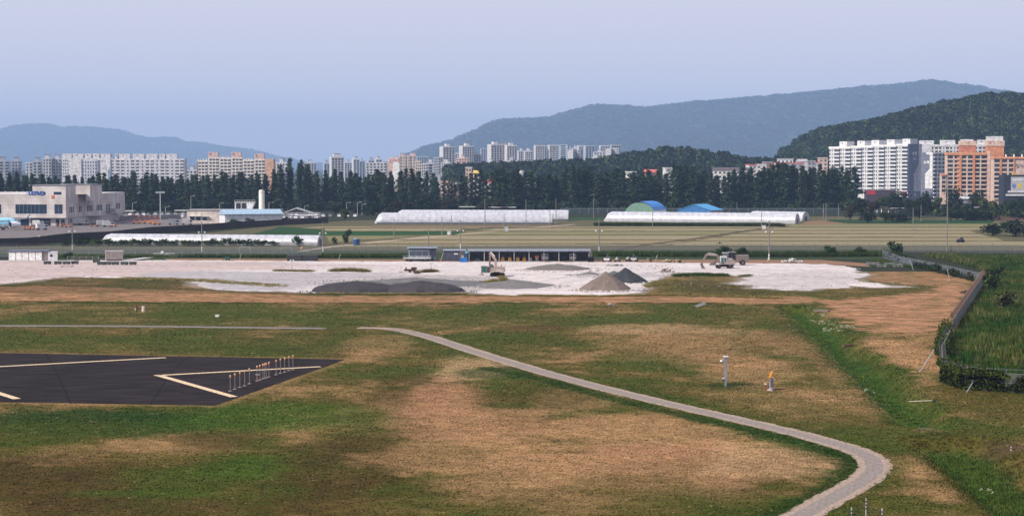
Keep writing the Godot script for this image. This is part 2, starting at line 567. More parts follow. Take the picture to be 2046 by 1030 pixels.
func paint_ground():
	var PA := [[[-59.2,-332.33,35.79,22.34],GREEN,0.5,0.15],[[-10.17,-321.57,41.23,16.7],GREEN,0.55,0.15],[[27.03,-321.57,20.61,14.61],GREEN,0.4,0.15],[[-62.15,-276.74,29.8,13.93],GREEN,0.75,0.14],[[-32.96,-276.74,11.35,17.05],GREEN,0.45,0.14],[[-0.93,-276.74,9.93,31.27],GREEN,0.5,0.14],[[25.42,-276.74,13.48,36.11],TAN,0.45,0.18],[[15.57,-255.36,7.2,17.18],GREEN,0.5,0.15],[[23.84,-302.01,12.39,11.04],STRAW,0.4,0.18],[[29.46,-239.91,7.38,15.17],TAN,0.45,0.18],[[2.92,-306.68,5.5,7.58],BROWN,0.6,0.12],[[-18.72,-276.74,5.68,17.05],TAN,0.35,0.14],[[26.5,-225.18,3.46,5.12],DEEP,0.85,0.2],[[31.46,-211.69,8.14,18.25],TAN,0.4,0.18],[[34.7,-198.91,5.61,14.48],OLIVE,0.5,0.16],[[27.1,-211.69,6.51,9.99],GREEN,0.4,0.15],[[-41.2,-194.22,17.93,10.72],DEEP,0.85,0.18],[[-23.54,-197.33,12.14,13.45],LAWN,0.7,0.18],[[-38.49,-195.76,4.52,8.55],DEEP,0.6,0.18],[[-13.95,-191.22,4.41,9.65],GREEN,0.6,0.16],[[-39.25,-174.34,5.81,4.93],TAN,0.2,0.14],[[-32,-176.52,6.79,5.69],TAN,0.22,0.12],[[-39.43,-165.56,9.34,8.36],BROWN,0.6,0.14],[[-35.88,-153.92,8.68,9.66],BROWN,0.75,0.14],[[-29.13,-145.94,9.73,6.5],BROWN,0.5,0.14],[[-45.6,-187.59,9.62,7.13],GREEN,0.6,0.15],[[-27.63,-180.72,4.17,6.62],BROWN,0.5,0.12],[[-21.31,-164.18,6.74,7.12],LAWN,0.8,0.16],[[-27.82,-160.18,5.75,6.78],GREEN,0.35,0.16],[[-28.29,-151.56,7.38,2.33],LAWN,0.5,0.16],[[-14.22,-165.56,6.79,22.64],BROWN,0.7,0.14],[[-14.27,-148.14,7.6,8.95],BROWN,0.6,0.14],[[-11.56,-221.15,6.24,19.92],BROWN,0.45,0.13],[[-5.25,-245.86,4.41,15.93],STRAW,0.65,0.14],[[-7.97,-216.32,6.1,16.17],EARTH,0.6,0.12],[[-3.11,-191.22,9.81,13.39],EARTH,0.45,0.13],[[-5.48,-172.81,7.09,10.94],TAN,0.5,0.14],[[10.77,-184.09,13.22,17.31],TAN,0.7,0.15],[[13.97,-165.56,13.58,15.7],EARTH,0.55,0.13],[[3.18,-160.18,9.45,15.77],TAN,0.55,0.15],[[6.93,-211.69,6.51,11.81],TAN,0.4,0.13],[[22.27,-166.96,5.99,11.36],STRAW,0.5,0.15],[[2.06,-216.32,8.32,10.43],BROWN,0.4,0.14],[[4.79,-145.94,9.73,7.38],OLIVE,0.5,0.16],[[16.33,-148.14,6.84,5.8],GREEN,0.45,0.16],[[-1.42,-239.91,5.54,6.98],DEEP,0.7,0.18],[[9.16,-156.37,4.81,5.47],OLIVE,0.5,0.16],[[-7.77,-148.14,5.7,5.36],GREEN,0.3,0.15],[[73.75,-369.4,3.79,8.24],OLIVE,0.5,0.15],[[33.76,-164.18,1.94,8.22],TAN,0.7,0.16],[[33.14,-151.56,2.33,6.07],TAN,0.6,0.16],[[29.72,-148.14,3.42,6.7],GREEN,0.6,0.2],[[33.55,-184.09,2.83,6.87],GREEN,0.5,0.16],[[45.51,-239.91,3.69,23.46],OLIVE,0.6,0.2],[[53.08,-262.11,4.7,32.35],TAN,0.75,0.18],[[51.09,-211.69,5.97,15.48],OLIVE,0.7,0.25],[[43.86,-187.59,6.25,7.85],GREEN,0.7,0.2],[[42.88,-177.47,4.1,4.47],MUD,0.7,0.1],[[41.2,-255.36,3.27,33.44],BROWN,0.45,0.15],[[39.75,-231.49,2.37,19.62],TAN,0.35,0.15],[[39.65,-276.74,4.26,31.27],TAN,0.4,0.2]]
	for p in PA: paint(p[0], p[1], p[2], p[3])
	paint_line([Vector2(-3.35,-245.86),Vector2(3.42,-233.13),Vector2(9.86,-216.32),Vector2(14.64,-205.1),Vector2(19.02,-195.76),Vector2(23.07,-187.59),Vector2(26.69,-179.41),Vector2(29.13,-171.91),Vector2(29.17,-165.56),Vector2(26.73,-157.62),Vector2(21.91,-147.03),Vector2(18.66,-139.72)], 1.3, DEEP, 0.85, 0.25)
	paint_line([Vector2(-0.2,-255.36),Vector2(10.5,-230.42),Vector2(20.09,-206.82),Vector2(26.47,-191.22),Vector2(31.55,-180.72),Vector2(33.74,-172.81),Vector2(33.19,-165.56),Vector2(28.05,-151.56),Vector2(22.99,-139.72)], 1.0, GREEN, 0.6, 0.2)
	# bare earth above the drain, and the worn ground by the fence
	paint_area([Vector2(-114.69,-412.28),Vector2(-95.63,-412.28),Vector2(-63.87,-399.04),Vector2(-37.75,-383.65),Vector2(7.53,-380.71),Vector2(56.88,-383.65),Vector2(60.46,-369.4),Vector2(53.58,-361.34),Vector2(7.23,-365.32),Vector2(-35.82,-363.99),Vector2(-77.55,-366.67),Vector2(-103.57,-372.16)], EARTH, 0.8, 0.06, 1.5)
	paint_area([Vector2(-122.81,-441.55),Vector2(-106.08,-447.51),Vector2(-81.99,-441.55),Vector2(-39.26,-399.04),Vector2(-37.75,-383.65),Vector2(-73.53,-395.87),Vector2(-108.85,-391.2)], BROWN, 0.5, 0.12, 2.0)
	paint_area([Vector2(58.14,-366.67),Vector2(77.18,-386.63),Vector2(102.74,-433.85),Vector2(85.62,-369.4),Vector2(66.14,-298.38),Vector2(55.02,-298.38),Vector2(55.14,-321.57)], EARTH, 0.95, 0.05, 2.0)
	paint_area([Vector2(55.02,-298.38),Vector2(66.14,-298.38),Vector2(59.36,-269.23),Vector2(53.54,-239.91),Vector2(46.08,-216.32),Vector2(47.98,-239.91),Vector2(51.05,-269.23)], TAN, 0.6, 0.2, 2.0)
	paint_line([Vector2(-96.79,-391.2),Vector2(-73.24,-394.3),Vector2(-38.05,-386.63)], 2.0, OLIVE, 0.5, 0.15)
	paint_line([Vector2(-38.19,-388.14),Vector2(-10.31,-389.66),Vector2(17.45,-383.65),Vector2(32.48,-386.63),Vector2(52.13,-377.82)], 1.8, GREEN, 0.75, 0.35)
	paint_area([Vector2(27.93,-407.21),Vector2(34.81,-441.55),Vector2(49.07,-447.51),Vector2(56.87,-412.28),Vector2(63.25,-399.04),Vector2(70.82,-407.21),Vector2(79.89,-433.85),Vector2(91.43,-464.2),Vector2(97.72,-433.85),Vector2(83.12,-391.2),Vector2(66.22,-380.71),Vector2(47.02,-383.65),Vector2(30.5,-386.63)], OLIVE, 0.75, 0.2, 2.0)
	paint_area([Vector2(33.48,-424.59),Vector2(44.63,-437.67),Vector2(47.81,-407.21),Vector2(54.18,-392.74),Vector2(38.04,-392.74)], BROWN, 0.5, 0.1, 2.0)
	paint_area([Vector2(79.89,-433.85),Vector2(86.28,-475.28),Vector2(98.29,-499.11),Vector2(108.17,-449.53),Vector2(91.74,-407.21)], EARTH, 0.6, 0.1, 2.0)
	paint_line([Vector2(-84.26,-267.78),Vector2(-70.01,-265.98),Vector2(-22.02,-257.02),Vector2(-24.15,-244.95),Vector2(-31.6,-206.82),Vector2(-55.31,-209.89),Vector2(-66.83,-212.14)], 1.1, TAN, 0.35, 0.07, 2.2)
	var rim := []
	for q in YARD: rim.append(q)
	rim.append(YARD[0])
	paint_line(rim, 1.8, Color(0.42, 0.37, 0.34), 0.5, 0.06, 1.6)
	paint_line(TRENCH, 0.9, MUD, 0.95, 0.04, 0.3)
	paint_line([Vector2(33.04,-269.23),Vector2(45.41,-311.49),Vector2(50.13,-337.99)], 3.0, BROWN, 0.25, 0.15)
	paint_line(DITCH, 4.2, Color(0.055, 0.088, 0.010), 0.85, 0.2)
	paint_line(DITCH, 1.6, DEEP * 1.3, 0.9, 0.3)
	paint_line(POND, 5.0, OLIVE, 0.7, 0.4)
	paint_line(POND, 3.0, DEEP * 1.6, 0.9, 0.5)

# ---------------------------------------------------------------- foliage
var crowns := {}
var trunks := {}

func clump(b: B, at: Vector3, out: Vector3, size: float, c: Color):
	# one spray of leaves: two crossed, bent faces
	var u := Vector3(rf(-1, 1), rf(-0.5, 0.5), rf(-1, 1)).normalized()
	var w := u.cross(Vector3(rf(-0.5, 0.5), 1, rf(-0.5, 0.5))).normalized()
	var k := rf(0.7, 1.35)
	b.col = Color(c.r * k, c.g * k, c.b * k)
	var up := Vector3(0, size * 0.45, 0)
	var m := (out + Vector3(0, 0.35, 0)).normalized()
	var a1 := at - u * size * 0.5
	var a2 := at + u * size * 0.5
	b.trin(a1, a2, at + w * size * 0.6 + up, m, m, m)
	b.trin(a1 - w * 0.2 * size, a2 + up * 0.3, at - w * size * 0.55 - up * 0.6, m, m, m)

func conifer(h: float, r: float, c: Color, dense: float, gaps: float) -> Array:
	var t := B.new()
	t.col = Color(0.055, 0.04, 0.032)
	t.cyl(Vector3(0, -0.3, 0), Vector3(0, h * 0.93, 0), 0.02 * h * 0.75, 0.03, 6, false)
	var b := B.new()
	var y := h * 0.10
	while y < h * 0.97:
		var f := y / h
		var reach := r * pow(1.0 - f, 0.55) * (0.75 + 0.25 * sin(f * 31.0 + h)) * (1.0 if f > 0.2 else 0.55 + 2.2 * f)
		reach *= rf(0.72, 1.12)
		var arms := int(5 + 4 * (1.0 - f))
		for i in arms:
			if rng.randf() < gaps: continue
			var a := rf(0, TAU)
			var d := Vector3(cos(a), 0, sin(a))
			var tip := Vector3(0, y, 0) + d * reach + Vector3(0, reach * rf(0.15, 0.55), 0)
			if f > 0.05: t.cyl(Vector3(0, y - 0.2, 0), tip * 0.8 + Vector3(0, y * 0.2, 0), 0.05, 0.02, 3, false)
			var n := int(dense * (2.0 + 3.0 * reach / r))
			for k in n:
				var s := pow(rng.randf(), 0.7)
				var p := Vector3(0, y, 0).lerp(tip, s) + Vector3(rf(-0.35, 0.35), rf(-0.45, 0.45), rf(-0.35, 0.35))
				clump(b, p, d, rf(0.55, 1.0), c)
		y += h * 0.034
	for k in 14: clump(b, Vector3(rf(-0.3, 0.3), h * rf(0.93, 1.0), rf(-0.3, 0.3)), Vector3(rf(-1, 1), 0, rf(-1, 1)), 0.55, c)
	return [t, b]

func broadleaf(h: float, r: float, c: Color, n: int, leaf: float, low := 0.02) -> Array:
	var t := B.new()
	t.col = Color(0.06, 0.045, 0.035)
	t.cyl(Vector3(0, -0.3, 0), Vector3(0, h * 0.5, 0), 0.035 * h, 0.02 * h, 6, false)
	var b := B.new()
	var lobes := []
	for i in 11:
		var a := i * 2.4 + rf(-0.4, 0.4)
		var q := rf(0.1, 0.6)
		var y := h * rf(low + 0.22, 0.84)
		lobes.append([Vector3(cos(a) * r * q, y, sin(a) * r * q), r * rf(0.42, 0.62) * (1.15 - 0.5 * absf(y / h - 0.5))])
		t.cyl(Vector3(0, h * 0.34, 0), lobes[i][0], 0.014 * h, 0.005 * h, 4, false)
	for i in n:
		var l: Array = lobes[rng.randi() % lobes.size()]
		var d := Vector3(rf(-1, 1), rf(-0.75, 1), rf(-1, 1)).normalized()
		clump(b, l[0] + d * l[1] * pow(rng.randf(), 0.4) * Vector3(1, 0.85, 1), d, leaf * rf(0.7, 1.3), c)
	return [t, b]

func make_foliage():
	rng.seed = 90
	var dark := Color(0.028, 0.054, 0.022)
	for i in 7:
		var k := rf(0.85, 1.2)
		var q := conifer(22.0, [2.6, 2.9, 2.3, 3.2, 2.5, 3.5, 2.2][i], Color(dark.r * k * rf(0.9, 1.3), dark.g * k, dark.b * k), [1.7, 1.9, 1.6, 2.0, 1.3, 2.0, 1.2][i], [0.12, 0.08, 0.15, 0.05, 0.3, 0.05, 0.4][i])
		trunks["conifer%d" % i] = q[0].mesh()
		crowns["conifer%d" % i] = q[1].mesh()
	var tones := [Color(0.022, 0.042, 0.016), Color(0.035, 0.055, 0.018), Color(0.016, 0.034, 0.018), Color(0.050, 0.045, 0.022), Color(0.065, 0.085, 0.022)]
	for i in 5:
		var q := broadleaf(8.0, [4.2, 3.6, 4.8, 3.8, 2.6][i], tones[i], 620, 0.8)
		trunks["broad%d" % i] = q[0].mesh()
		crowns["broad%d" % i] = q[1].mesh()
	for i in 3:
		var q := broadleaf(2.4, 1.7, [Color(0.03, 0.055, 0.016), Color(0.05, 0.075, 0.02), Color(0.07, 0.075, 0.025)][i], 260, 0.42, 0.0)
		trunks["shrub%d" % i] = q[0].mesh()
		crowns["shrub%d" % i] = q[1].mesh()
	for i in 3:
		var b := B.new()
		for k in 90:
			var d := Vector3(rf(-1, 1), rf(-0.3, 1), rf(-1, 1)).normalized()
			clump(b, Vector3(0, 0.55, 0) + d * Vector3(0.5, 0.55, 0.5) * rf(0.75, 1.05) * (1.0 - 0.25 * maxf(d.y, 0) * (1 if i == 2 else 0)), d, 0.34, Color(1, 1, 1))
		crowns["wood%d" % i] = b.mesh()
	var far := B.new()
	for k in 16:
		var d := Vector3(rf(-1, 1), rf(0.0, 1), rf(-1, 1)).normalized()
		clump(far, Vector3(0, 0.3, 0) + d * Vector3(0.5, 0.6, 0.5), d, 0.62, Color(1, 1, 1))
	crowns["far"] = far.mesh()

func tree(called: String, kind: String, at: Vector3, h: float, wide: float, label: String, category: String, group: String) -> Node3D:
	var o := thing(called, label, category, at, rf(0, TAU), group)
	var base := 22.0 if kind.begins_with("conifer") else 2.4 if kind.begins_with("shrub") else 8.0
	o.scale = Vector3(wide, h / base, wide)
	part("trunk", trunks[kind], mats.leaf, o)
	part("crown", crowns[kind], mats.leaf, o)
	return o

# ---------------------------------------------------------------- hills
func profile(line: Array, x: float) -> float:
	if x <= line[0].x: return line[0].y
	for i in line.size() - 1:
		var p: Vector2 = line[i]
		var q: Vector2 = line[i + 1]
		if x <= q.x:
			var k := (x - p.x) / (q.x - p.x)
			return lerpf(p.y, q.y, k * k * (3 - 2 * k) * 0.5 + k * 0.5)
	return line[line.size() - 1].y

func hill_y(line: Array, ridge: float, front: float, x: float, z: float, bumps: FastNoiseLite) -> float:
	# the ridge follows the line; spurs and gullies run down its front
	var top := profile(line, x)
	var s := clampf((z + ridge) / (ridge - front), -1.0, 1.0)
	var y := top * (1.0 - smoothstep(0.0, 1.0, absf(s)))
	return y * (1.0 + 0.30 * bumps.get_noise_2d(x, z) * clampf(absf(s) * 3.0, 0, 1)) - 1.0

func hill(called: String, line: Array, ridge: float, front: float, back: float, step: float, c: Color, bumps: FastNoiseLite):
	var b := B.new()
	var x0: float = line[0].x
	var x1: float = line[line.size() - 1].x
	var nx := int((x1 - x0) / step)
	var nz := int((ridge + back - front) / step)
	b.col = c
	for j in nz:
		for i in nx:
			var q := []
			for k in [[0, 0], [1, 0], [1, 1], [0, 1]]:
				var x: float = x0 + (i + k[0]) * step
				var z: float = -front - (j + k[1]) * step
				q.append(Vector3(x, hill_y(line, ridge, front, x, z, bumps), z))
			b.quad(q[0], q[1], q[2], q[3])
	structure(called, b, mats.tint)

func wood(called: String, label: String, kinds: Array, line: Array, ridge: float, front: float, until: float, gap: float, size: float, tall: float, tones: Array, bumps: FastNoiseLite, chance := 1.0):
	var where := []
	var tints := []
	for k in kinds: where.append([]); tints.append([])
	var x: float = line[0].x
	var patchy := noise(77, 0.006, 3)
	while x < line[line.size() - 1].x:
		var z := -front
		while z > -until:
			if rng.randf() < chance:
				var px := x + rf(-0.5, 0.5) * gap
				var pz := z + rf(-0.5, 0.5) * gap
				var y := hill_y(line, ridge, front, px, pz, bumps)
				if y > 1.0:
					var i := rng.randi() % kinds.size()
					var s := size * rf(0.6, 1.6)
					var h := tall * rf(0.6, 1.45)
					where[i].append(Transform3D(Basis(Vector3.UP, rf(0, TAU)).scaled(Vector3(s, h, s)), Vector3(px, y - h * 0.1, pz)))
					var t: Color = tones[rng.randi() % tones.size()]
					var v := (rf(0.9, 1.1) if kinds[0] == "far" else rf(0.6, 1.5)) * (1.0 + 0.5 * patchy.get_noise_2d(px, pz))
					tints[i].append(Color(t.r * v, t.g * v, t.b * v))
			z -= gap
		x += gap
	for i in kinds.size(): stuff(called, crowns[kinds[i]], mats.leaf, where[i], tints[i], label, "forest")

func build_hills():
	rng.seed = 31
	var greens := [Color(0.022, 0.045, 0.018), Color(0.030, 0.055, 0.018), Color(0.018, 0.038, 0.02), Color(0.04, 0.06, 0.02)]
	var far_l := [Vector2(-5559.17,244.22),Vector2(-5266.84,283.06),Vector2(-4974.69,312.19),Vector2(-4867.05,365.57),Vector2(-4730.43,406.81),Vector2(-4511.65,406.81),Vector2(-4438.97,384.98),Vector2(-4303.09,360.72),Vector2(-4098.73,375.28),Vector2(-3831.59,346.16),Vector2(-3637.63,287.91),Vector2(-3467.63,263.64),Vector2(-3297.33,273.35),Vector2(-3166.36,229.65),Vector2(-3030.21,224.8),Vector2(-2787.29,185.94),Vector2(-2544.25,156.8),Vector2(-2252.78,83.92),Vector2(-2009.74,35.32),Vector2(-1669.27,-3.57)]
	var n1 := noise(41, 0.0007, 4)
	hill("far_mountain", far_l, 19000, 16300, 1400, 120, greens[2], n1)
	wood("far_mountain_forest", "hazy blue forest on the far mountain behind the pale tower blocks", ["far"], far_l, 19000, 16300, 19150, 47, 47, 28, greens, n1)
	var mid := [Vector2(-651.15,11.02),Vector2(-577.99,78.09),Vector2(-446.53,133.46),Vector2(-344.35,153.86),Vector2(-242.17,197.55),Vector2(-96.26,260.15),Vector2(-32.08,273.25),Vector2(224.58,290.71),Vector2(370.34,334.35),Vector2(486.93,360.53),Vector2(603.57,354.71),Vector2(778.56,343.08),Vector2(895.13,360.53),Vector2(1040.84,377.98),Vector2(1244.86,389.61),Vector2(1390.58,398.33),Vector2(1565.38,415.78),Vector2(1711.01,433.22),Vector2(1856.62,450.66),Vector2(2031.37,465.19),Vector2(2206.11,479.72),Vector2(2351.68,494.24),Vector2(2468.33,485.53),Vector2(2585.21,456.47),Vector2(2672.97,427.41),Vector2(2993.98,398.33),Vector2(3373.49,360.53)]
	var n2 := noise(42, 0.0011, 4)
	hill("blue_mountain", mid, 11400, 8200, 1400, 75, greens[2], n2)
	wood("blue_mountain_forest", "dense hazy forest covering the long blue mountain ridge", ["far"], mid, 11400, 8200, 11500, 29, 29, 19, greens, n2)
	var near := [Vector2(229.68,14.6),Vector2(262.73,14.6),Vector2(287.47,22.3),Vector2(312.12,41),Vector2(331.29,54.18),Vector2(345.01,59.13),Vector2(372.49,62.97),Vector2(399.95,68.46),Vector2(427.4,75.05),Vector2(454.84,81.64),Vector2(482.25,89.32),Vector2(509.7,93.7),Vector2(537.17,95.35),Vector2(562.49,93.15),Vector2(608.76,86.57),Vector2(674.86,79.44)]
	var n3 := noise(43, 0.005, 4)
	hill("wooded_hill", near, 2150, 1600, 300, 15, greens[2], n3)
	wood("wooded_hill_forest", "dark green broadleaf forest on the hill behind the apartment blocks", ["wood0", "wood1", "wood2"], near, 2150, 1600, 2210, 5.6, 7.2, 7.5, greens, n3)
	var knoll := [Vector2(-56.72,15.47),Vector2(-29.05,17.31),Vector2(26.28,20.53),Vector2(72.39,20.53),Vector2(93.13,23.76),Vector2(113.87,27.9),Vector2(146.12,32.05),Vector2(173.78,31.13),Vector2(196.85,26.98),Vector2(215.31,23.76),Vector2(233.76,21.92),Vector2(256.79,24.68),Vector2(275.27,20.07),Vector2(312.19,16.39)]
	var n4 := noise(44, 0.01, 3)
	hill("wooded_knoll", knoll, 1800, 1660, 160, 10, greens[2], n4)
	wood("wooded_knoll_forest", "low dark wood rising behind the conifer row in front of the blue mountain", ["wood0", "wood1"], knoll, 1800, 1660, 1830, 5.0, 7.0, 8.5, greens, n4, 0.85)

# ---------------------------------------------------------------- the town
func box_part(called: String, parent: Node3D, c: Color, m: Material, x0: float, x1: float, y0: float, y1: float, z0: float, z1: float) -> MeshInstance3D:
	var b := B.new()
	b.col = c
	b.bx(x0, x1, y0, y1, z0, z1)
	return part(called, b, m, parent)

var unit_boxes := {}
func pane(called: String, parent: Node3D, m: Material, x0: float, x1: float, y0: float, y1: float, z: float, thick := 0.08) -> MeshInstance3D:
	if not unit_boxes.has(m):
		var b := B.new()
		b.box(Vector3.ZERO, Vector3.ONE)
		unit_boxes[m] = b.mesh()
	var o := part(called, unit_boxes[m], m, parent, Vector3((x0 + x1) / 2, (y0 + y1) / 2, z))
	o.scale = Vector3(x1 - x0, y1 - y0, thick)
	return o

func strokes(b: B, lines: Array, at: Vector3, size: float, thick: float):
	# brush-like characters: each stroke a bar from point to point of a unit square, on a wall that faces +z
	for l in lines:
		for i in l.size() - 1:
			var p: Vector2 = l[i] * size
			var q: Vector2 = l[i + 1] * size
			var d := (q - p).normalized() * thick * 0.5
			var s := Vector2(-d.y, d.x)
			p -= d; q += d
			b.prism([p - s + Vector2(at.x, at.y), q - s + Vector2(at.x, at.y), q + s + Vector2(at.x, at.y), p + s + Vector2(at.x, at.y)], at.z, at.z + 0.06)

func facade(o: Node3D, cols: Array, top: float, fh: float, floors: int, win: float, z: float, frame: Color, glass_m: Array, recess := 0.5, band := 0.0):
	# a wall of windows: glass set back between piers and bands that stand proud of it
	var w0: float = cols[0][0]
	var w1: float = cols[cols.size() - 1][1]
	var f := B.new()
	f.col = frame
	var y1 := top
	for k in floors:
		var hi := top - k * fh - (fh - win) * 0.5
		var lo := hi - win
		f.bx(w0, w1, hi, y1, z - recess, z)
		y1 = lo
		for c in cols: pane("window", o, glass_m[rng.randi() % glass_m.size()], c[0], c[1], lo, hi, z - recess + 0.05)
	f.bx(w0, w1, y1 - 0.8, y1, z - recess, z)
	var x := w0
	for i in cols.size() - 1:
		f.bx(cols[i][1], cols[i + 1][0], top - floors * fh, top, z - recess, z + 0.02)
	part("facade_frame", f, mats.wall, o)

func even_cols(x0: float, x1: float, n: int, share: float) -> Array:
	var out := []
	var s := (x1 - x0) / n
	for i in n: out.append([x0 + s * (i + 0.5 - share / 2), x0 + s * (i + 0.5 + share / 2)])
	return out

func tower(called: String, label: String, at: Vector2, w: float, h: float, deep: float, turn: float, wall: Color, n: int, floors: int, share := 0.6, roof := 0.35, dark := Color(0.1, 0.14, 0.2)) -> Node3D:
	# at: middle of the front on the ground
	var o := thing(called, label, "building", Vector3(at.x, 0, at.y), turn, "tower blocks of the town beyond the trees")
	box_part("wall", o, wall, mats.wall, -w / 2, w / 2, 0, h, -deep, -0.6)
	var fh := 2.9 if floors > 0 else 3.0
	var nf := mini(floors, int(h / fh) - 1)
	var glassy := [mats.window_glass, mats.dark_glass]
	if n > 0:
		if floors > 0: facade(o, even_cols(-w / 2 + 0.4, w / 2 - 0.4, n, share), h - 0.6, fh, nf, 1.7, 0.0, wall, glassy, 0.55)
		else:
			for c in even_cols(-w / 2, w / 2, n, share): pane("window_strip", o, glassy[rng.randi() % 2], c[0], c[1], 2.0, h - 2.0, -0.55)
			var f := B.new()
			f.col = wall
			f.bx(-w / 2, w / 2, h - 2.0, h, -0.6, 0)
			var y := h - 2.0 - fh
			while y > h * 0.35:
				f.bx(-w / 2, w / 2, y, y + 0.7, -0.6, -0.25)
				y -= fh
			part("facade_frame", f, mats.wall, o)
	# blind strip windows on the flank that is seen
	for k in 2: pane("flank_window", o, mats.window_glass, w / 2 - 0.05, w / 2 + 0.1, h * 0.3, h - 2.5, -deep * (0.3 + 0.4 * k), deep * 0.12)
	if roof > 0:
		var r := box_part("stair_head", o, wall, mats.wall, -w * roof / 2, w * roof / 2, h, h + 3.4, -deep * 0.75, -deep * 0.2)
		box_part("roof_cap", o, Color(0.32, 0.33, 0.36), mats.wall, -w * roof / 2 - 0.3, w * roof / 2 + 0.3, h + 3.4, h + 3.7, -deep * 0.75 - 0.3, -deep * 0.2 + 0.3)
	return o

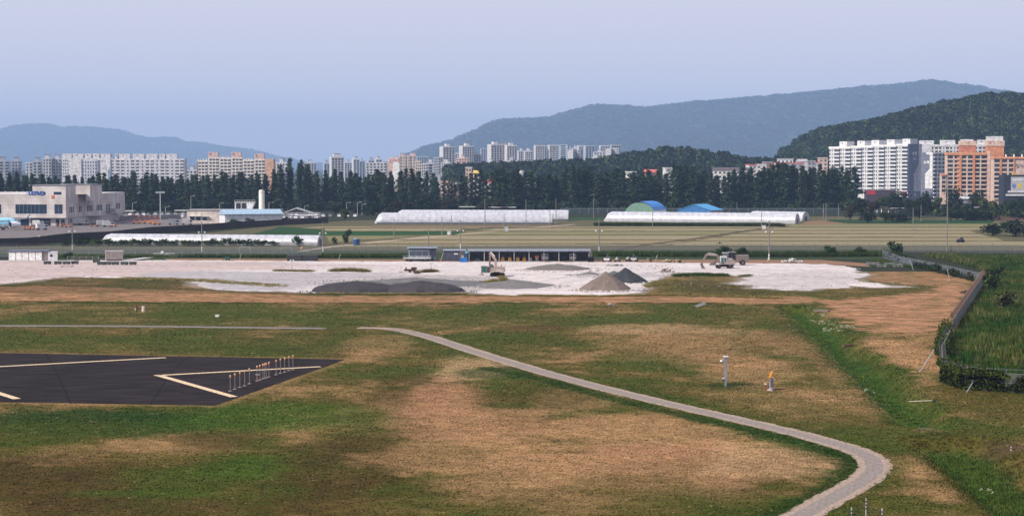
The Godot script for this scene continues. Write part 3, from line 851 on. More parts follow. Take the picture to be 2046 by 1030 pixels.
func build_city():
	rng.seed = 505
	var WHITE := Color(0.52, 0.52, 0.56)
	var GREY := Color(0.36, 0.38, 0.44)
	var PALE := Color(0.50, 0.51, 0.56)
	var CREAM := Color(0.62, 0.53, 0.47)
	var PINK := Color(0.60, 0.44, 0.40)
	var BLUE := Color(0.36, 0.42, 0.52)
	var T := [[Vector2(-496.85,-1900),15.59,33.86,14,0.2,GREY,3,9,0.5,"grey tower block cut by the left edge of the picture"],[Vector2(-487.57,-1920),9.35,33.95,14,0.2,GREY,3,9,0.5,"narrow grey tower block, second from the left edge"],[Vector2(-470.09,-1900),6.82,28.52,12,0.1,WHITE,2,5,0,"low white block squeezed between the grey towers on the far left"],[Vector2(-457.43,-1880),8.68,33.29,14,0.15,GREY,2,9,0.5,"grey tower with pale flank, left of the pair with roof aerials"],[Vector2(-443.04,-1860),8.58,36.07,14,0.15,PALE,3,9,0.5,"left of the twin grey towers beside the white slab block"],[Vector2(-435.84,-1870),8.63,35.88,14,0.15,PALE,3,9,0.5,"right of the twin grey towers, touching the white slab block"],[Vector2(-292.46,-1780),10.5,25.14,14,0,WHITE,3,4,0.3,"low white block in the gap between the white slab and the peach apartments"],[Vector2(-203.75,-1720),13.67,31.98,13,-0.1,PALE,5,7,0.25,"pale grey slab stuck to the right end of the peach apartments"],[Vector2(-279.72,-2700),18.69,33.2,18,0.2,PALE,5,0,0.3,"pale hazy tower right of the tall conifer tips"],[Vector2(-246.39,-2600),8,32.58,14,0.2,BLUE,2,0,0.5,"slim bluish tower in the gap left of the tall white tower"],[Vector2(-200.83,-2250),14.42,39.41,16,0.25,WHITE,4,0,0.5,"tall white tower with grey cap standing alone left of centre"],[Vector2(-259.63,-3100),12.72,34.32,16,0.2,PALE,3,0,0.4,"faint distant block just right of the tall white tower"],[Vector2(-231,-2900),8.92,38.95,16,0.25,PALE,2,0,0.6,"faint slender tower behind the low white offices"],[Vector2(-230.13,-3000),8.46,36.34,16,0.2,BLUE,2,0,0.3,"faint blue-grey block, right neighbour of the slender tower"],[Vector2(-208.71,-2900),8.92,37.47,16,0.2,BLUE,2,0,0.5,"faint bluish tower rising over the low white offices"],[Vector2(-194.17,-2850),8.77,38.72,16,0.2,PALE,2,0,0.6,"faint pale tower left of the building with the red sign"],[Vector2(-138.82,-2000),22.56,28.67,14,0.05,WHITE,6,5,0,"low white offices with dark windows left of the red sign building"],[Vector2(-93.64,-1950),6.5,30.09,12,0,CREAM,3,5,0,"short cream annexe at the foot of the tall cream block"],[Vector2(-84.92,-1900),7.31,27.54,12,0,PALE,3,4,0,"low pale block right of the cream annexe"],[Vector2(-137.15,-3000),17.69,39.41,18,0.1,BLUE,5,0,0,"faint blue-grey slab under the left foot of the mountain"],[Vector2(-85.32,-2050),5.78,32.42,14,0.1,WHITE,1,0,0.5,"white block with one wide column of brownish glazing"],[Vector2(-80.68,-2100),7.54,34.46,14,-0.15,GREY,3,6,0,"blue-grey block with slanting rows of small windows"],[Vector2(-67.87,-2000),9.74,32.25,14,0,WHITE,4,3,0.4,"white grid-fronted block with orange-tinted bays"],[Vector2(-79.06,-2450),15.08,53.16,18,0.3,WHITE,4,0,0.3,"tall blue-glazed tower, leftmost of the three before the mountain"],[Vector2(-73.65,-2700),10.38,42.86,14,0,PALE,3,0,0,"pale block in the gap between the first two tall towers"],[Vector2(-55.26,-2480),15.26,54.14,18,0.3,WHITE,5,0,0.3,"tall blue-glazed tower, middle of the three before the mountain"],[Vector2(-59.29,-2350),16.27,38.22,16,0,PINK,5,4,0.2,"pinkish block low in front of the middle tall tower"],[Vector2(-47.7,-2500),16.03,44.14,16,0,WHITE,5,0,0.2,"white ribbed block right of the middle tall tower"],[Vector2(-42.62,-3200),16.41,53.42,16,0.1,BLUE,4,0,0,"faint bluish block between the middle and right tall towers"],[Vector2(-19.14,-2450),14.45,55.67,18,0.3,WHITE,4,0,0.4,"tall blue-glazed tower, rightmost of the three before the mountain"],[Vector2(-44.53,-1900),29.72,26.57,14,0,WHITE,9,3,0,"long low white block with framed windows above the bare trees"],[Vector2(-24.2,-2250),33.46,33.08,16,0,PALE,10,3,0.1,"long pale low block at the foot of the right tall tower"],[Vector2(-10.37,-2700),6.92,55.29,16,0.1,PINK,2,0,0,"narrow pinkish tower wedged between two white towers"],[Vector2(0,-2500),12.82,55,16,0.2,WHITE,4,0,0.4,"white ribbed tower just right of the pinkish one"],[Vector2(13.24,-2650),8.83,49.32,16,0.1,PALE,3,0,0.3,"pale block, left of two low towers with roof houses"],[Vector2(22.31,-2600),10,48.87,16,0.1,WHITE,4,0,0.3,"white ribbed block, right of two low towers with roof houses"],[Vector2(-0.83,-2150),18.19,34.95,14,0,WHITE,6,2,0.2,"bright white low block in front of the ribbed towers"],[Vector2(38.01,-2650),12.23,53.04,16,0.15,WHITE,5,0,0,"white ribbed slab, first of the row under the blue mountain"],[Vector2(48.06,-2700),6.23,52.87,16,0.15,BLUE,2,0,0,"narrow bluish slab, second of the row under the blue mountain"],[Vector2(57.01,-2650),12.23,53.38,16,0.15,WHITE,6,0,0,"white ribbed slab, third of the row under the blue mountain"],[Vector2(70.01,-2680),12.37,54.04,16,-0.2,BLUE,1,12,0,"blue-grey slab with level balcony bands in the row under the mountain"],[Vector2(81.7,-2750),7.05,53.03,16,0.1,PALE,3,0,0.3,"pale narrow slab behind the stepped block with white gable"],[Vector2(90.48,-2760),7.08,53.83,16,0.1,PALE,2,0,0.3,"small pale slab peeping over the stepped block"],[Vector2(96.12,-2700),8.31,53.22,16,0.1,WHITE,4,0,0,"white ribbed slab right of the stepped block"],[Vector2(80.95,-2450),10.05,45.02,14,-0.25,GREY,3,9,0,"grey balcony block joined to a plain white gable"],[Vector2(72.81,-2440),6.88,44.94,14,-0.25,WHITE,0,0,0,"plain white gable end standing before the slab row"],[Vector2(107.42,-2680),13.06,53.01,16,0.15,BLUE,3,0,0,"blue-grey slab with a dark cross of glazing"],[Vector2(112.05,-2500),15.38,46.7,16,0,PALE,4,6,0.2,"pale balcony block low in front of the slab row"],[Vector2(99.26,-2300),8.85,38.84,12,0,WHITE,2,5,0.4,"slim white block standing forward among the trees"],[Vector2(128.28,-2700),11.77,53.22,16,0.1,PALE,5,0,0,"pale slab near the right end of the row"],[Vector2(125.72,-2550),7.19,47.77,14,-0.2,WHITE,0,0,0,"second plain white gable, by the wooded knoll"],[Vector2(134.74,-2560),9.85,47.86,14,-0.2,PALE,3,9,0,"pale balcony block touching the second white gable"],[Vector2(145.25,-2720),13.25,54.46,16,0.1,GREY,4,0,0,"grey slab at the right end of the row by the wooded knoll"]]
	for t in T:
		var names := {0: "apartment_tower", 1: "apartment_block"}
		tower("apartment_tower" if t[7] == 0 and t[6] > 0 else "apartment_block", t[9], t[0], t[1], t[2] - (3.7 if t[8] > 0 else 0.0), t[3], t[4], t[5], t[6], t[7], 0.55, t[8])
	build_left_slabs()
	build_houses()

func penthouse(o: Node3D, c: Color, x0: float, x1: float, y0: float, y1: float, z0: float, z1: float):
	var p := box_part("roof_house", o, c, mats.wall, x0, x1, y0, y1, z0, z1)
	pane("vent", p, mats.dark_glass, x0 + (x1 - x0) * 0.35, x0 + (x1 - x0) * 0.35 + 0.9, y1 - 2.0, y1 - 1.2, z1 + 0.03)

func build_left_slabs():
	var WHITE := Color(0.56, 0.56, 0.60)
	var G := [mats.window_glass, mats.dark_glass]
	# long white slab
	var d := 1730.0
	var o := thing("apartment_block", "long white slab apartment block with five roof houses and a painted gable", "building", Vector3(-355.8,0,-1730), 0.0, "tower blocks of the town beyond the trees")
	var x1 := 65.65
	var h := 31.35
	box_part("wall", o, WHITE, mats.wall, 0, x1, 0, h, -13, -0.5)
	var cols := []
	for k in 5:
		var x := x1 * (k + 0.1) / 5.0
		var s := x1 / 5.0
		cols.append_array([[x, x + s * 0.12], [x + s * 0.27, x + s * 0.52], [x + s * 0.60, x + s * 0.84]])
	facade(o, cols, h - 0.7, 2.8, 8, 1.25, 0, WHITE, G, 0.4)
	for e in [[3.55,5.77],[7.1,16.86],[19.52,29.28],[31.49,41.25],[43.03,47.91],[49.24,58.55]]: penthouse(o, WHITE, e[0], e[1], h, h + 4.4, -9, -2)
	var gx := 11.53
	box_part("gable_wall", o, Color(0.64, 0.64, 0.68), mats.wall, -gx, -0.05, 0, h, -12, 0.4)
	var s := B.new()
	s.col = Color(0.25, 0.26, 0.3)
	strokes(s, [[Vector2(0.1, 1), Vector2(0.5, 1), Vector2(0.5, 0.7), Vector2(0.1, 0.7), Vector2(0.1, 1)], [Vector2(0.75, 1.05), Vector2(1.1, 0.95), Vector2(0.85, 0.6)], [Vector2(0.9, 0.8), Vector2(1.2, 0.65)]], Vector3(-gx * 0.72, h - 4.8, 0.42), 3.4, 0.28)
	strokes(s, [[Vector2(0.2, 0.0), Vector2(0.6, 1.0), Vector2(0.4, 0.2)], [Vector2(0.6, 1.0), Vector2(0.9, 0.9)], [Vector2(0, 0.2), Vector2(0.35, 0.35)], [Vector2(0.7, 0.5), Vector2(0.8, 0.0), Vector2(1.0, 0.5)]], Vector3(-gx * 0.6, h - 9.5, 0.42), 3.6, 0.26)
	part("gable_lettering", s, mats.wall, o)
	for k in 2: box_part("gable_stripe", o, Color(0.22, 0.36, 0.48), mats.wall, [-gx, -gx * 0.19][k], [-gx * 0.78, -0.06][k], 4, h - [8.0, 9.0][k], 0.4, 0.44)
	# shorter block with the blind gable left of it
	o = thing("apartment_block", "white apartment block with a blind gable, left of the long white slab", "building", Vector3(-385.77,0,-1700), 0.0, "tower blocks of the town beyond the trees")
	h = 30.38
	var w := 24.85
	var g := 10.9
	box_part("wall", o, Color(0.50, 0.51, 0.60), mats.wall, g, w, 0, h, -12, -0.5)
	box_part("gable_wall", o, Color(0.62, 0.61, 0.64), mats.wall, 0, g - 0.05, 0, h + 0.6, -12, 0.6)
	s = B.new()
	s.col = Color(0.35, 0.35, 0.38)
	for k in 5: s.bx(g * 0.3 + k * 1.0, g * 0.3 + k * 1.0 + 0.6, h - 8.2, h - 7.6, 0.6, 0.66)
	for k in 2: s.bx(g * 0.42 + k * 1.2, g * 0.42 + k * 1.2 + 0.8, h - 11.2, h - 10.2, 0.6, 0.66)
	part("gable_lettering", s, mats.wall, o)
	cols = even_cols(g + 0.3, w - 0.3, 6, 0.42)
	facade(o, cols, h - 0.8, 2.8, 8, 1.5, 0, Color(0.50, 0.51, 0.60), G, 0.4)
	# back block whose roof houses show above it
	o = thing("apartment_block", "white block behind the blind gable, only its roof houses showing", "building", Vector3(-405.7,0,-1760), 0.0, "tower blocks of the town beyond the trees")
	h = 32.13
	w = 45.13
	box_part("wall", o, WHITE, mats.wall, 0, w, 0, h, -12, 0)
	for e in [[0,8.57],[9.48,18.95],[20.31,26.17],[27.53,33.39],[34.75,43.32]]: penthouse(o, WHITE, e[0], e[1], h, h + 4.0, -9, -1)
	for k in 5:
		for f in 6: pane("window", o, G[f % 2], 1.0 + k * 1.9, 1.9 + k * 1.9, h - 3.2 - f * 2.8, h - 1.8 - f * 2.8, 0.02)
	# peach apartments with three roof houses
	d = 1700.0
	o = thing("apartment_block", "stepped cream apartment block with three pinkish numbered roof houses", "building", Vector3(-274.31,0,-1700), 0.0, "tower blocks of the town beyond the trees")
	var CREAM := Color(0.66, 0.60, 0.57)
	var PEACH := Color(0.58, 0.36, 0.26)
	var steps := [[0,9.59,29.73],[9.59,19.18,32.56],[19.18,29.64,32.12],[29.64,39.67,32.56],[39.67,49.69,30.38],[49.69,59.28,31.04]]
	for i in steps.size():
		var e: Array = steps[i]
		box_part("wall", o, CREAM, mats.wall, e[0], e[1], 0, e[2], -12, -0.5)
		facade(o, even_cols(e[0] + 0.9, e[1] - 0.1, 3, 0.8), e[2] - 0.7, 2.8, 8, 1.55, 0, CREAM, G, 0.5)
		if i == 1 or i == 3 or i == 5:
			var p := box_part("roof_house", o, Color(0.58, 0.42, 0.40), mats.wall, e[0] + 0.3, e[0] + 8.4, e[2], e[2] + 4.6, -8, -0.6)
			s = B.new()
			s.col = Color(0.25, 0.16, 0.16)
			strokes(s, [[Vector2(0, 0), Vector2(0, 1), Vector2(0.5, 1), Vector2(0.5, 0), Vector2(0, 0)], [Vector2(0, 0.5), Vector2(0.5, 0.5)], [Vector2(0.8, 1), Vector2(0.8, 0)]], Vector3(e[0] + 1.6, e[2] + 2.2, -0.58), 1.5, 0.25)
			part("lettering", s, mats.wall, p)
		else:
			for k in 4: box_part("parapet_fin", o, CREAM, mats.wall, e[0] + 0.5 + k * 2.3, e[0] + 1.4 + k * 2.3, e[2], e[2] + 1.5, -1.4, -0.6)
	var x0 := 59.28
	var xe := 66.69
	box_part("gable_wall", o, PEACH, mats.wall, x0 + 0.05, xe, 0, 31.25, -12, 0.3)
	s = B.new()
	s.col = Color(0.35, 0.22, 0.18)
	s.bx(x0 + 2.2, x0 + 3.2, 26, 27.6, 0.3, 0.36)
	s.bx(x0 + 4.2, x0 + 5.2, 26, 27.6, 0.3, 0.36)
	part("gable_lettering", s, mats.wall, o)
	box_part("corner_wall", o, PEACH, mats.wall, -0.4, 0.02, 0, 29.73 - 0.2, -12, 0.1)
	# tall cream block beside the red sign
	o = thing("apartment_block", "tall cream block with columns of small dark windows beside the red sign", "building", Vector3(-111.87,0,-1950), 0.12, "tower blocks of the town beyond the trees")
	w = 15.5
	h = 35.82
	box_part("wall", o, Color(0.56, 0.49, 0.47), mats.wall, 0, w, 0, h, -14, -0.4)
	facade(o, even_cols(0.3, w - 0.3, 6, 0.4), h - 1.0, 3.0, 8, 1.4, 0, Color(0.56, 0.49, 0.47), G, 0.4)
	box_part("roof_house", o, Color(0.4, 0.38, 0.42), mats.wall, 0.4, 4.0, h, h + 2.4, -9, -2)
	box_part("roof_house", o, Color(0.66, 0.46, 0.46), mats.wall, w - 4.4, w, h, h + 2.0, -10, -1)
	for k in 2: box_part("brick_bay", o, Color(0.26, 0.15, 0.13), mats.wall, w * (0.36 + 0.3 * k), w * (0.40 + 0.3 * k), 0, h - 0.4, -0.3, 0.25)
	# building with a red sign and a white banner
	o = thing("sign_building", "pinkish building with red rooftop lettering and a long white banner", "building", Vector3(-120.93,0,-1900), 0.0, "")
	w = 11.69
	h = 34.35
	box_part("wall", o, Color(0.60, 0.42, 0.38), mats.wall, 0, w, 0, h - 1.5, -14, 0)
	box_part("roof_frame", o, Color(0.5, 0.5, 0.52), mats.wall, w * 0.42, w, h - 1.5, h, -10, -0.2)
	var sg := box_part("sign_board", o, Color(0.72, 0.68, 0.7), mats.wall, 0.6, w - 0.4, h - 5.4, h - 2.0, 0.02, 0.3)
	s = B.new()
	s.col = Color(0.55, 0.05, 0.06)
	for k in 4:
		strokes(s, [[Vector2(0, 1), Vector2(0.8, 1), Vector2(0.7, 0.3)], [Vector2(0, 0.5), Vector2(0.7, 0.55)], [Vector2(0.1, 0.1), Vector2(0.9, 0.15)]] if k % 2 else [[Vector2(0, 1), Vector2(0.3, 0.2), Vector2(0.8, 0.1)], [Vector2(0.7, 1), Vector2(0.7, 0.1)], [Vector2(0.1, 0.6), Vector2(0.9, 0.6)]], Vector3(1.2 + k * 2.5, h - 5.1, 0.3), 2.4, 0.42)
	part("sign_lettering", s, mats.wall, sg)
	box_part("banner", o, Color(0.78, 0.77, 0.78), mats.wall, w * 0.42, w * 0.98, 3, h - 5.6, 0.02, 0.2)

func house(called: String, label: String, at: Vector2, w: float, h: float, deep: float, turn: float, wall: Color, roof: Color, pitched := true):
	var o := thing(called, label, "house", Vector3(at.x, 0, at.y), turn, "houses behind the conifer row")
	box_part("wall", o, wall, mats.wall, -w / 2, w / 2, 0, h, -deep, 0)
	var b := B.new()
	b.col = roof
	if pitched:
		b.t = Transform3D(Basis(Vector3.UP, PI / 2), Vector3.ZERO)
		b.prism([Vector2(-0.4, h), Vector2(deep + 0.4, h), Vector2(deep / 2, h + 2.2)], -w / 2 - 0.4, w / 2 + 0.4)
	else: b.bx(-w / 2 - 0.3, w / 2 + 0.3, h, h + 0.8, -deep - 0.3, 0.3)
	part("roof", b, mats.paint, o)
	var n := maxi(2, int(w / 3.2))
	for f in 3:
		for c in even_cols(-w / 2, w / 2, n, 0.5): pane("window", o, mats.window_glass, c[0], c[1], h - 2.3 - f * 3.0, h - 1.0 - f * 3.0, 0.03)

func build_houses():
	var W := Color(0.62, 0.60, 0.60)
	var RED := Color(0.52, 0.12, 0.09)
	var DK := Color(0.09, 0.06, 0.07)
	var GR := Color(0.38, 0.37, 0.40)
	var BR := Color(0.30, 0.17, 0.14)
	var PKC := Color(0.56, 0.42, 0.38)
	var T := [[Vector2(106.42,-1500),9.23,21.76,BR,RED,true,"brick house with dull red roof at the knoll, left of the long white house"],[Vector2(88.02,-1450),7.44,20.78,W,W,false,"small white flat-roofed house low behind the conifer tips"],[Vector2(131.94,-1620),9.14,23.53,W,W,false,"white flat-roofed house on the knoll among dark trees"],[Vector2(159.48,-1420),25.85,23.42,W,DK,true,"long white house with a dark purple pitched roof"],[Vector2(184.98,-1500),5.77,26.18,W,RED,false,"white house with bright red roof edge, leftmost of the red roofs"],[Vector2(194.26,-1520),7.79,26.38,W,W,false,"pale house right of the leftmost red roof"],[Vector2(204.97,-1560),6.4,28.19,BR,GR,false,"dark brick house standing above the red roofs"],[Vector2(226.55,-1620),13.29,30.99,W,GR,false,"pale house with slanted grey roof highest on the slope"],[Vector2(210.34,-1500),13.46,27.52,W,RED,false,"wide house with bright red roof below the grey roofed one"],[Vector2(218.72,-1480),11.38,27.49,GR,RED,false,"grey concrete house with a red edge, third red roof"],[Vector2(239.32,-1600),7.38,30.1,W,GR,true,"small house with a pointed grey roof near the concrete block"],[Vector2(225.52,-1470),6.03,28.98,GR,GR,false,"plain grey concrete block between the red roofs"],[Vector2(232.79,-1490),3.82,28.08,W,RED,false,"narrow house with the last red roof before the tall white block"],[Vector2(242.34,-1520),6.63,31.43,PKC,PKC,false,"pinkish house partly hidden by the tall white block"],[Vector2(-33.42,-1500),4.62,24.06,PKC,W,false,"small pinkish house with white top behind the sparse conifers"],[Vector2(-25.63,-1450),4.46,21.15,W,Color(0.6,0.42,0.1),true,"little white house with an ochre roof behind the sparse conifers"],[Vector2(-45.99,-1350),6.92,14.54,PKC,BR,true,"pinkish house seen through the sparse conifers, left one"],[Vector2(-37.34,-1350),6.92,13.85,BR,GR,true,"brick house seen through the sparse conifers, middle one"],[Vector2(-17.12,-1350),7.96,15.23,W,RED,true,"white house seen through the sparse conifers, right one"],[Vector2(11.93,-1350),8.65,13.51,W,GR,true,"white house glimpsed between conifers right of the white water tower"],[Vector2(-60.16,-1350),6.23,13.16,PKC,GR,true,"pale pink house low behind the conifers under the cream block"]]
	for t in T: house("house", t[6], t[0], t[1], t[2] - (1.5 if t[5] else 0.5), 10.0, rf(-0.2, 0.2), t[3], t[4], t[5])
	# white water tower above the conifers
	var o := thing("water_tower", "white funnel-shaped water tower rising among the conifers", "tower", Vector3(6.45,0,-1400))
	var b := B.new()
	b.col = Color(0.75, 0.74, 0.74)
	var h := 22.02
	b.cyl(Vector3(0, 0, 0), Vector3(0, h - 5.5, 0), 1.2, 0.9, 12)
	part("shaft", b, mats.wall, o)
	b = B.new()
	b.col = Color(0.75, 0.74, 0.74)
	b.cyl(Vector3(0, h - 5.5, 0), Vector3(0, h - 1.4, 0), 0.9, 2.6, 14)
	b.cyl(Vector3(0, h - 1.4, 0), Vector3(0, h, 0), 2.6, 2.4, 14)
	part("tank", b, mats.wall, o)

# ---------------------------------------------------------------- the apartment blocks on the right
func letters(b: B, glyphs: Array, at: Vector3, size: float, step: float, thick: float):
	for i in glyphs.size(): strokes(b, glyphs[i], at + Vector3(step * i, 0, 0), size, thick)

func flank_print(o: Node3D, x: float, z0: float, z1: float, h: float, dark: Color, light: Color):
	# the painted end wall: dark field above, a light field that steps in below, characters and a number
	var g := Node3D.new()
	g.name = "end_wall"
	o.add_child(g, true)
	g.position = Vector3(x, 0, z0)
	g.rotation.y = PI / 2
	var w := z0 - z1
	var b := B.new()
	b.col = dark
	b.bx(0, w, 0, h, 0, 0.3)
	part("panel", b, mats.wall, g)
	b = B.new()
	b.col = light
	b.prism([Vector2(w * 0.42, 6), Vector2(w - 0.1, 6), Vector2(w - 0.1, h - 0.4), Vector2(w * 0.76, h - 0.4), Vector2(w * 0.76, h * 0.62), Vector2(w * 0.42, h * 0.45)], 0.3, 0.36)
	part("painted_field", b, mats.wall, g)
	b = B.new()
	b.col = Color(0.8, 0.8, 0.82)
	letters(b, [[[Vector2(0, 0.65), Vector2(1, 0.65)], [Vector2(0.5, 1), Vector2(0.45, 0.6), Vector2(0.05, 0)], [Vector2(0.5, 0.6), Vector2(0.95, 0)]], [[Vector2(0.1, 0.9), Vector2(0.25, 0.75)], [Vector2(0.05, 0.1), Vector2(0.25, 0.45)], [Vector2(0.45, 1), Vector2(0.4, 0.1)], [Vector2(0.68, 0.95), Vector2(0.68, 0.1)], [Vector2(0.92, 1), Vector2(0.95, 0)]]], Vector3(w * 0.3, h * 0.80, 0.3), 2.2, 2.7, 0.32)
	letters(b, [[[Vector2(0.3, 1), Vector2(0.3, 0)]], [[Vector2(0, 0), Vector2(0.6, 0), Vector2(0.6, 1), Vector2(0, 1), Vector2(0, 0)]], [[Vector2(0.3, 1), Vector2(0.3, 0)]]], Vector3(w * 0.36, h * 0.71, 0.3), 1.6, 1.3, 0.24)
	letters(b, [[[Vector2(0.3, 1), Vector2(0.3, 0)]], [[Vector2(0, 0), Vector2(0.6, 0), Vector2(0.6, 1), Vector2(0, 1), Vector2(0, 0)]], [[Vector2(0.3, 1), Vector2(0.3, 0)]]], Vector3(w * 0.42, 2.6, 0.3), 1.5, 1.2, 0.22)
	part("characters", b, mats.wall, g)
	b = B.new()
	b.col = Color(0.22, 0.23, 0.27)
	for k in 8:
		var y := 9.0 + k * 1.75
		b.bx(w * 0.62, w * 0.62 + 1.3, y, y + 0.28, 0.36, 0.4)
		if k % 2: b.bx(w * 0.62, w * 0.62 + 1.3, y + 0.9, y + 1.18, 0.36, 0.4)
		b.bx(w * 0.62 + (0 if k % 3 else 1.0), w * 0.62 + 0.28 + (0 if k % 3 else 1.0), y, y + 1.1, 0.36, 0.4)
	part("name_lettering", b, mats.wall, g)

func build_right_blocks():
	rng.seed = 606
	var G := [mats.window_glass, mats.dark_glass, mats.window_glass]
	var WHITE := Color(0.60, 0.60, 0.63)
	var th := deg_to_rad(-50.0)
	var ax := Vector3(cos(th), 0, -sin(th))
	# long white block
	var L := 78.0
	var corner := Vector3(299.61,0,-1477)
	var o := thing("apartment_block", "long white apartment block with painted grey end wall in front of the wooded hill", "building", corner - ax * L, th, "apartment blocks on the right")
	var h := 41.84
	var unit := L / 7.0
	box_part("wall", o, WHITE, mats.wall, 0, L, 0, h - 3.0, -15.9, -1.0)
	for u in 7:
		var x := u * unit
		var top := h - (6 - u) * 0.28
		var cap := B.new()
		cap.col = Color(0.74, 0.73, 0.75)
		cap.bx(x, x + unit - 0.25, top - 1.6, top, -15.5, 0.3)
		part("roof_slab", cap, mats.wall, o)
		facade(o, [[x + 0.3, x + unit * 0.16], [x + unit * 0.26, x + unit * 0.34], [x + unit * 0.46, x + unit * 0.94]], top - 1.6, 2.85, 12, 1.55, 0.0, WHITE, G, 1.0)
		pane("stair_strip", o, mats.dark_glass, x + unit * 0.955, x + unit - 0.02, 6, top - 2, 0.03, 0.06)
	for k in 5:
		var x: float = [8.0, 26.0, 40.0, 55.0, 70.0][k]
		penthouse(o, WHITE, x, x + 7.5, h - 1.8 + k * 0.3, h + 2.4 + k * 0.35, -12, -3)
	flank_print(o, L + 0.01, 0.0, -16.0, h, Color(0.16, 0.18, 0.25), Color(0.46, 0.46, 0.52))
	# its twin behind
	o = thing("apartment_block", "white apartment block behind, only its top floors showing over the orange block", "building", Vector3(325.63,0,-1560), deg_to_rad(-8), "apartment blocks on the right")
	L = 63.2
	h = 42.15
	box_part("wall", o, WHITE, mats.wall, 0, L, 0, h, -12, -1.0)
	var cols := []
	for u in 6:
		var x := 10.0 + u * (L - 12.0) / 6.0
		cols.append_array([[x, x + 0.9], [x + 2.0, x + 4.4], [x + 5.2, x + 7.0]])
	facade(o, cols, h - 1.4, 2.85, 7, 1.6, 0.0, WHITE, G, 0.9)
	box_part("end_pier", o, Color(0.55, 0.55, 0.6), mats.wall, 0.0, 9.6, 0, h + 0.3, -0.99, 0.1)
	box_part("roof_slab", o, WHITE, mats.wall, 9.7, L, h - 1.4, h + 0.1, -12.1, 0.25)
	for e in [[0,11.2,3.2],[16.4,28,3.4],[32.4,42,4],[45.6,52,3.6]]: penthouse(o, WHITE, e[0], e[1], h + 0.1, h + 0.1 + e[2], -9, -2)
	# lower white block with a second painted end wall
	th = deg_to_rad(-62.0)
	o = thing("apartment_block", "lower white block with a painted end wall and shaded balconies, between white and orange blocks", "building", Vector3(293.31,0,-1400), deg_to_rad(-42), "apartment blocks on the right")
	h = 34.91
	var w := 9.6
	box_part("wall", o, WHITE, mats.wall, 0, w, 0, h, -22, -0.2)
	var g := Node3D.new()
	g.name = "end_wall"
	o.add_child(g, true)
	var b := B.new()
	b.col = Color(0.16, 0.17, 0.23)
	b.bx(0, w, 0, h, -0.2, 0.1)
	part("panel", b, mats.wall, g)
	b = B.new()
	b.col = Color(0.62, 0.62, 0.65)
	b.prism([Vector2(w * 0.36, 9), Vector2(w - 0.05, 9), Vector2(w - 0.05, h - 0.1), Vector2(w * 0.4, h - 0.1), Vector2(w * 0.5, h - 1.4), Vector2(w * 0.74, h - 1.6), Vector2(w * 0.74, h * 0.66), Vector2(w * 0.36, h * 0.56)], 0.1, 0.16)
	part("painted_field", b, mats.wall, g)
	b = B.new()
	b.col = Color(0.8, 0.8, 0.82)
	letters(b, [[[Vector2(0, 0.65), Vector2(1, 0.65)], [Vector2(0.5, 1), Vector2(0.45, 0.6), Vector2(0.05, 0)], [Vector2(0.5, 0.6), Vector2(0.95, 0)]], [[Vector2(0.1, 0.9), Vector2(0.25, 0.75)], [Vector2(0.05, 0.1), Vector2(0.25, 0.45)], [Vector2(0.45, 1), Vector2(0.4, 0.1)], [Vector2(0.68, 0.95), Vector2(0.68, 0.1)], [Vector2(0.92, 1), Vector2(0.95, 0)]]], Vector3(w * 0.24, h - 8.0, 0.1), 1.9, 2.3, 0.3)
	part("characters", b, mats.wall, g)
	b = B.new()
	b.col = Color(0.22, 0.23, 0.27)
	for k in 7: b.bx(w * 0.66, w * 0.66 + 1.0, 11.0 + k * 1.5, 11.3 + k * 1.5, 0.16, 0.2)
	part("name_lettering", b, mats.wall, g)
	var side := Node3D.new()
	side.name = "balcony_front"
	o.add_child(side, true)
	side.position = Vector3(w + 0.9, 0, 0)
	side.rotation.y = PI / 2
	facade(side, [[0.5, 5.0], [6.0, 10.5], [11.5, 16], [17, 21.5]], h - 0.6, 2.85, 12, 1.75, 0, WHITE, G, 0.9)
	# orange block
	var OR := Color(0.56, 0.24, 0.13)
	var LO := Color(0.60, 0.45, 0.38)
	o = thing("apartment_block", "orange apartment block with dark balcony windows and a tall stair tower", "building", Vector3(287.45,0,-1290), deg_to_rad(-6), "apartment blocks on the right")
	L = 26.13
	h = 34.18
	box_part("wall", o, LO, mats.wall, 0, L, 0, h - 0.6, -13, -1.0)
	box_part("roof_slab", o, Color(0.62, 0.30, 0.17), mats.wall, -0.3, L, h - 1.8, h, -13.2, 0.5)
	cols = []
	for k in 6: cols.append([L * (k + 0.10) / 6.0, L * (k + 0.90) / 6.0])
	facade(o, cols, h - 1.8, 2.8, 10, 1.9, 0.0, LO, [mats.dark_glass, mats.dark_glass, mats.window_glass], 1.0)
	for k in [2, 4]: box_part("orange_pier", o, OR, mats.wall, L * k / 6.0 - 0.75, L * k / 6.0 + 0.75, 0, h - 1.85, -0.9, 0.35 + 0.02 * k)
	box_part("recess_pier", o, OR, mats.wall, L * 2 / 6.0 - 2.2, L * 2 / 6.0 - 0.76, 0, h - 1.85, -0.98, -0.6)
	var tx := L + 0.02
	var tt := 38.3
	box_part("stair_tower", o, OR, mats.wall, tx, tx + 10.4, 0, tt, -12, 1.4)
	box_part("stair_tower_edge", o, LO, mats.wall, tx - 0.2, tx + 1.6, 0, h + 1.0, 1.4, 1.6)
	var tp := box_part("tower_top", o, LO, mats.wall, tx - 0.3, tx + 10.7, tt, tt + 3.6, -12.3, 1.7)
	for k in 2: pane("vent", tp, mats.dark_glass, tx + 3.2 + k * 5, tx + 3.8 + k * 5, tt + 2.4, tt + 3.0, 1.72)
	b = B.new()
	b.col = Color(0.35, 0.12, 0.1)
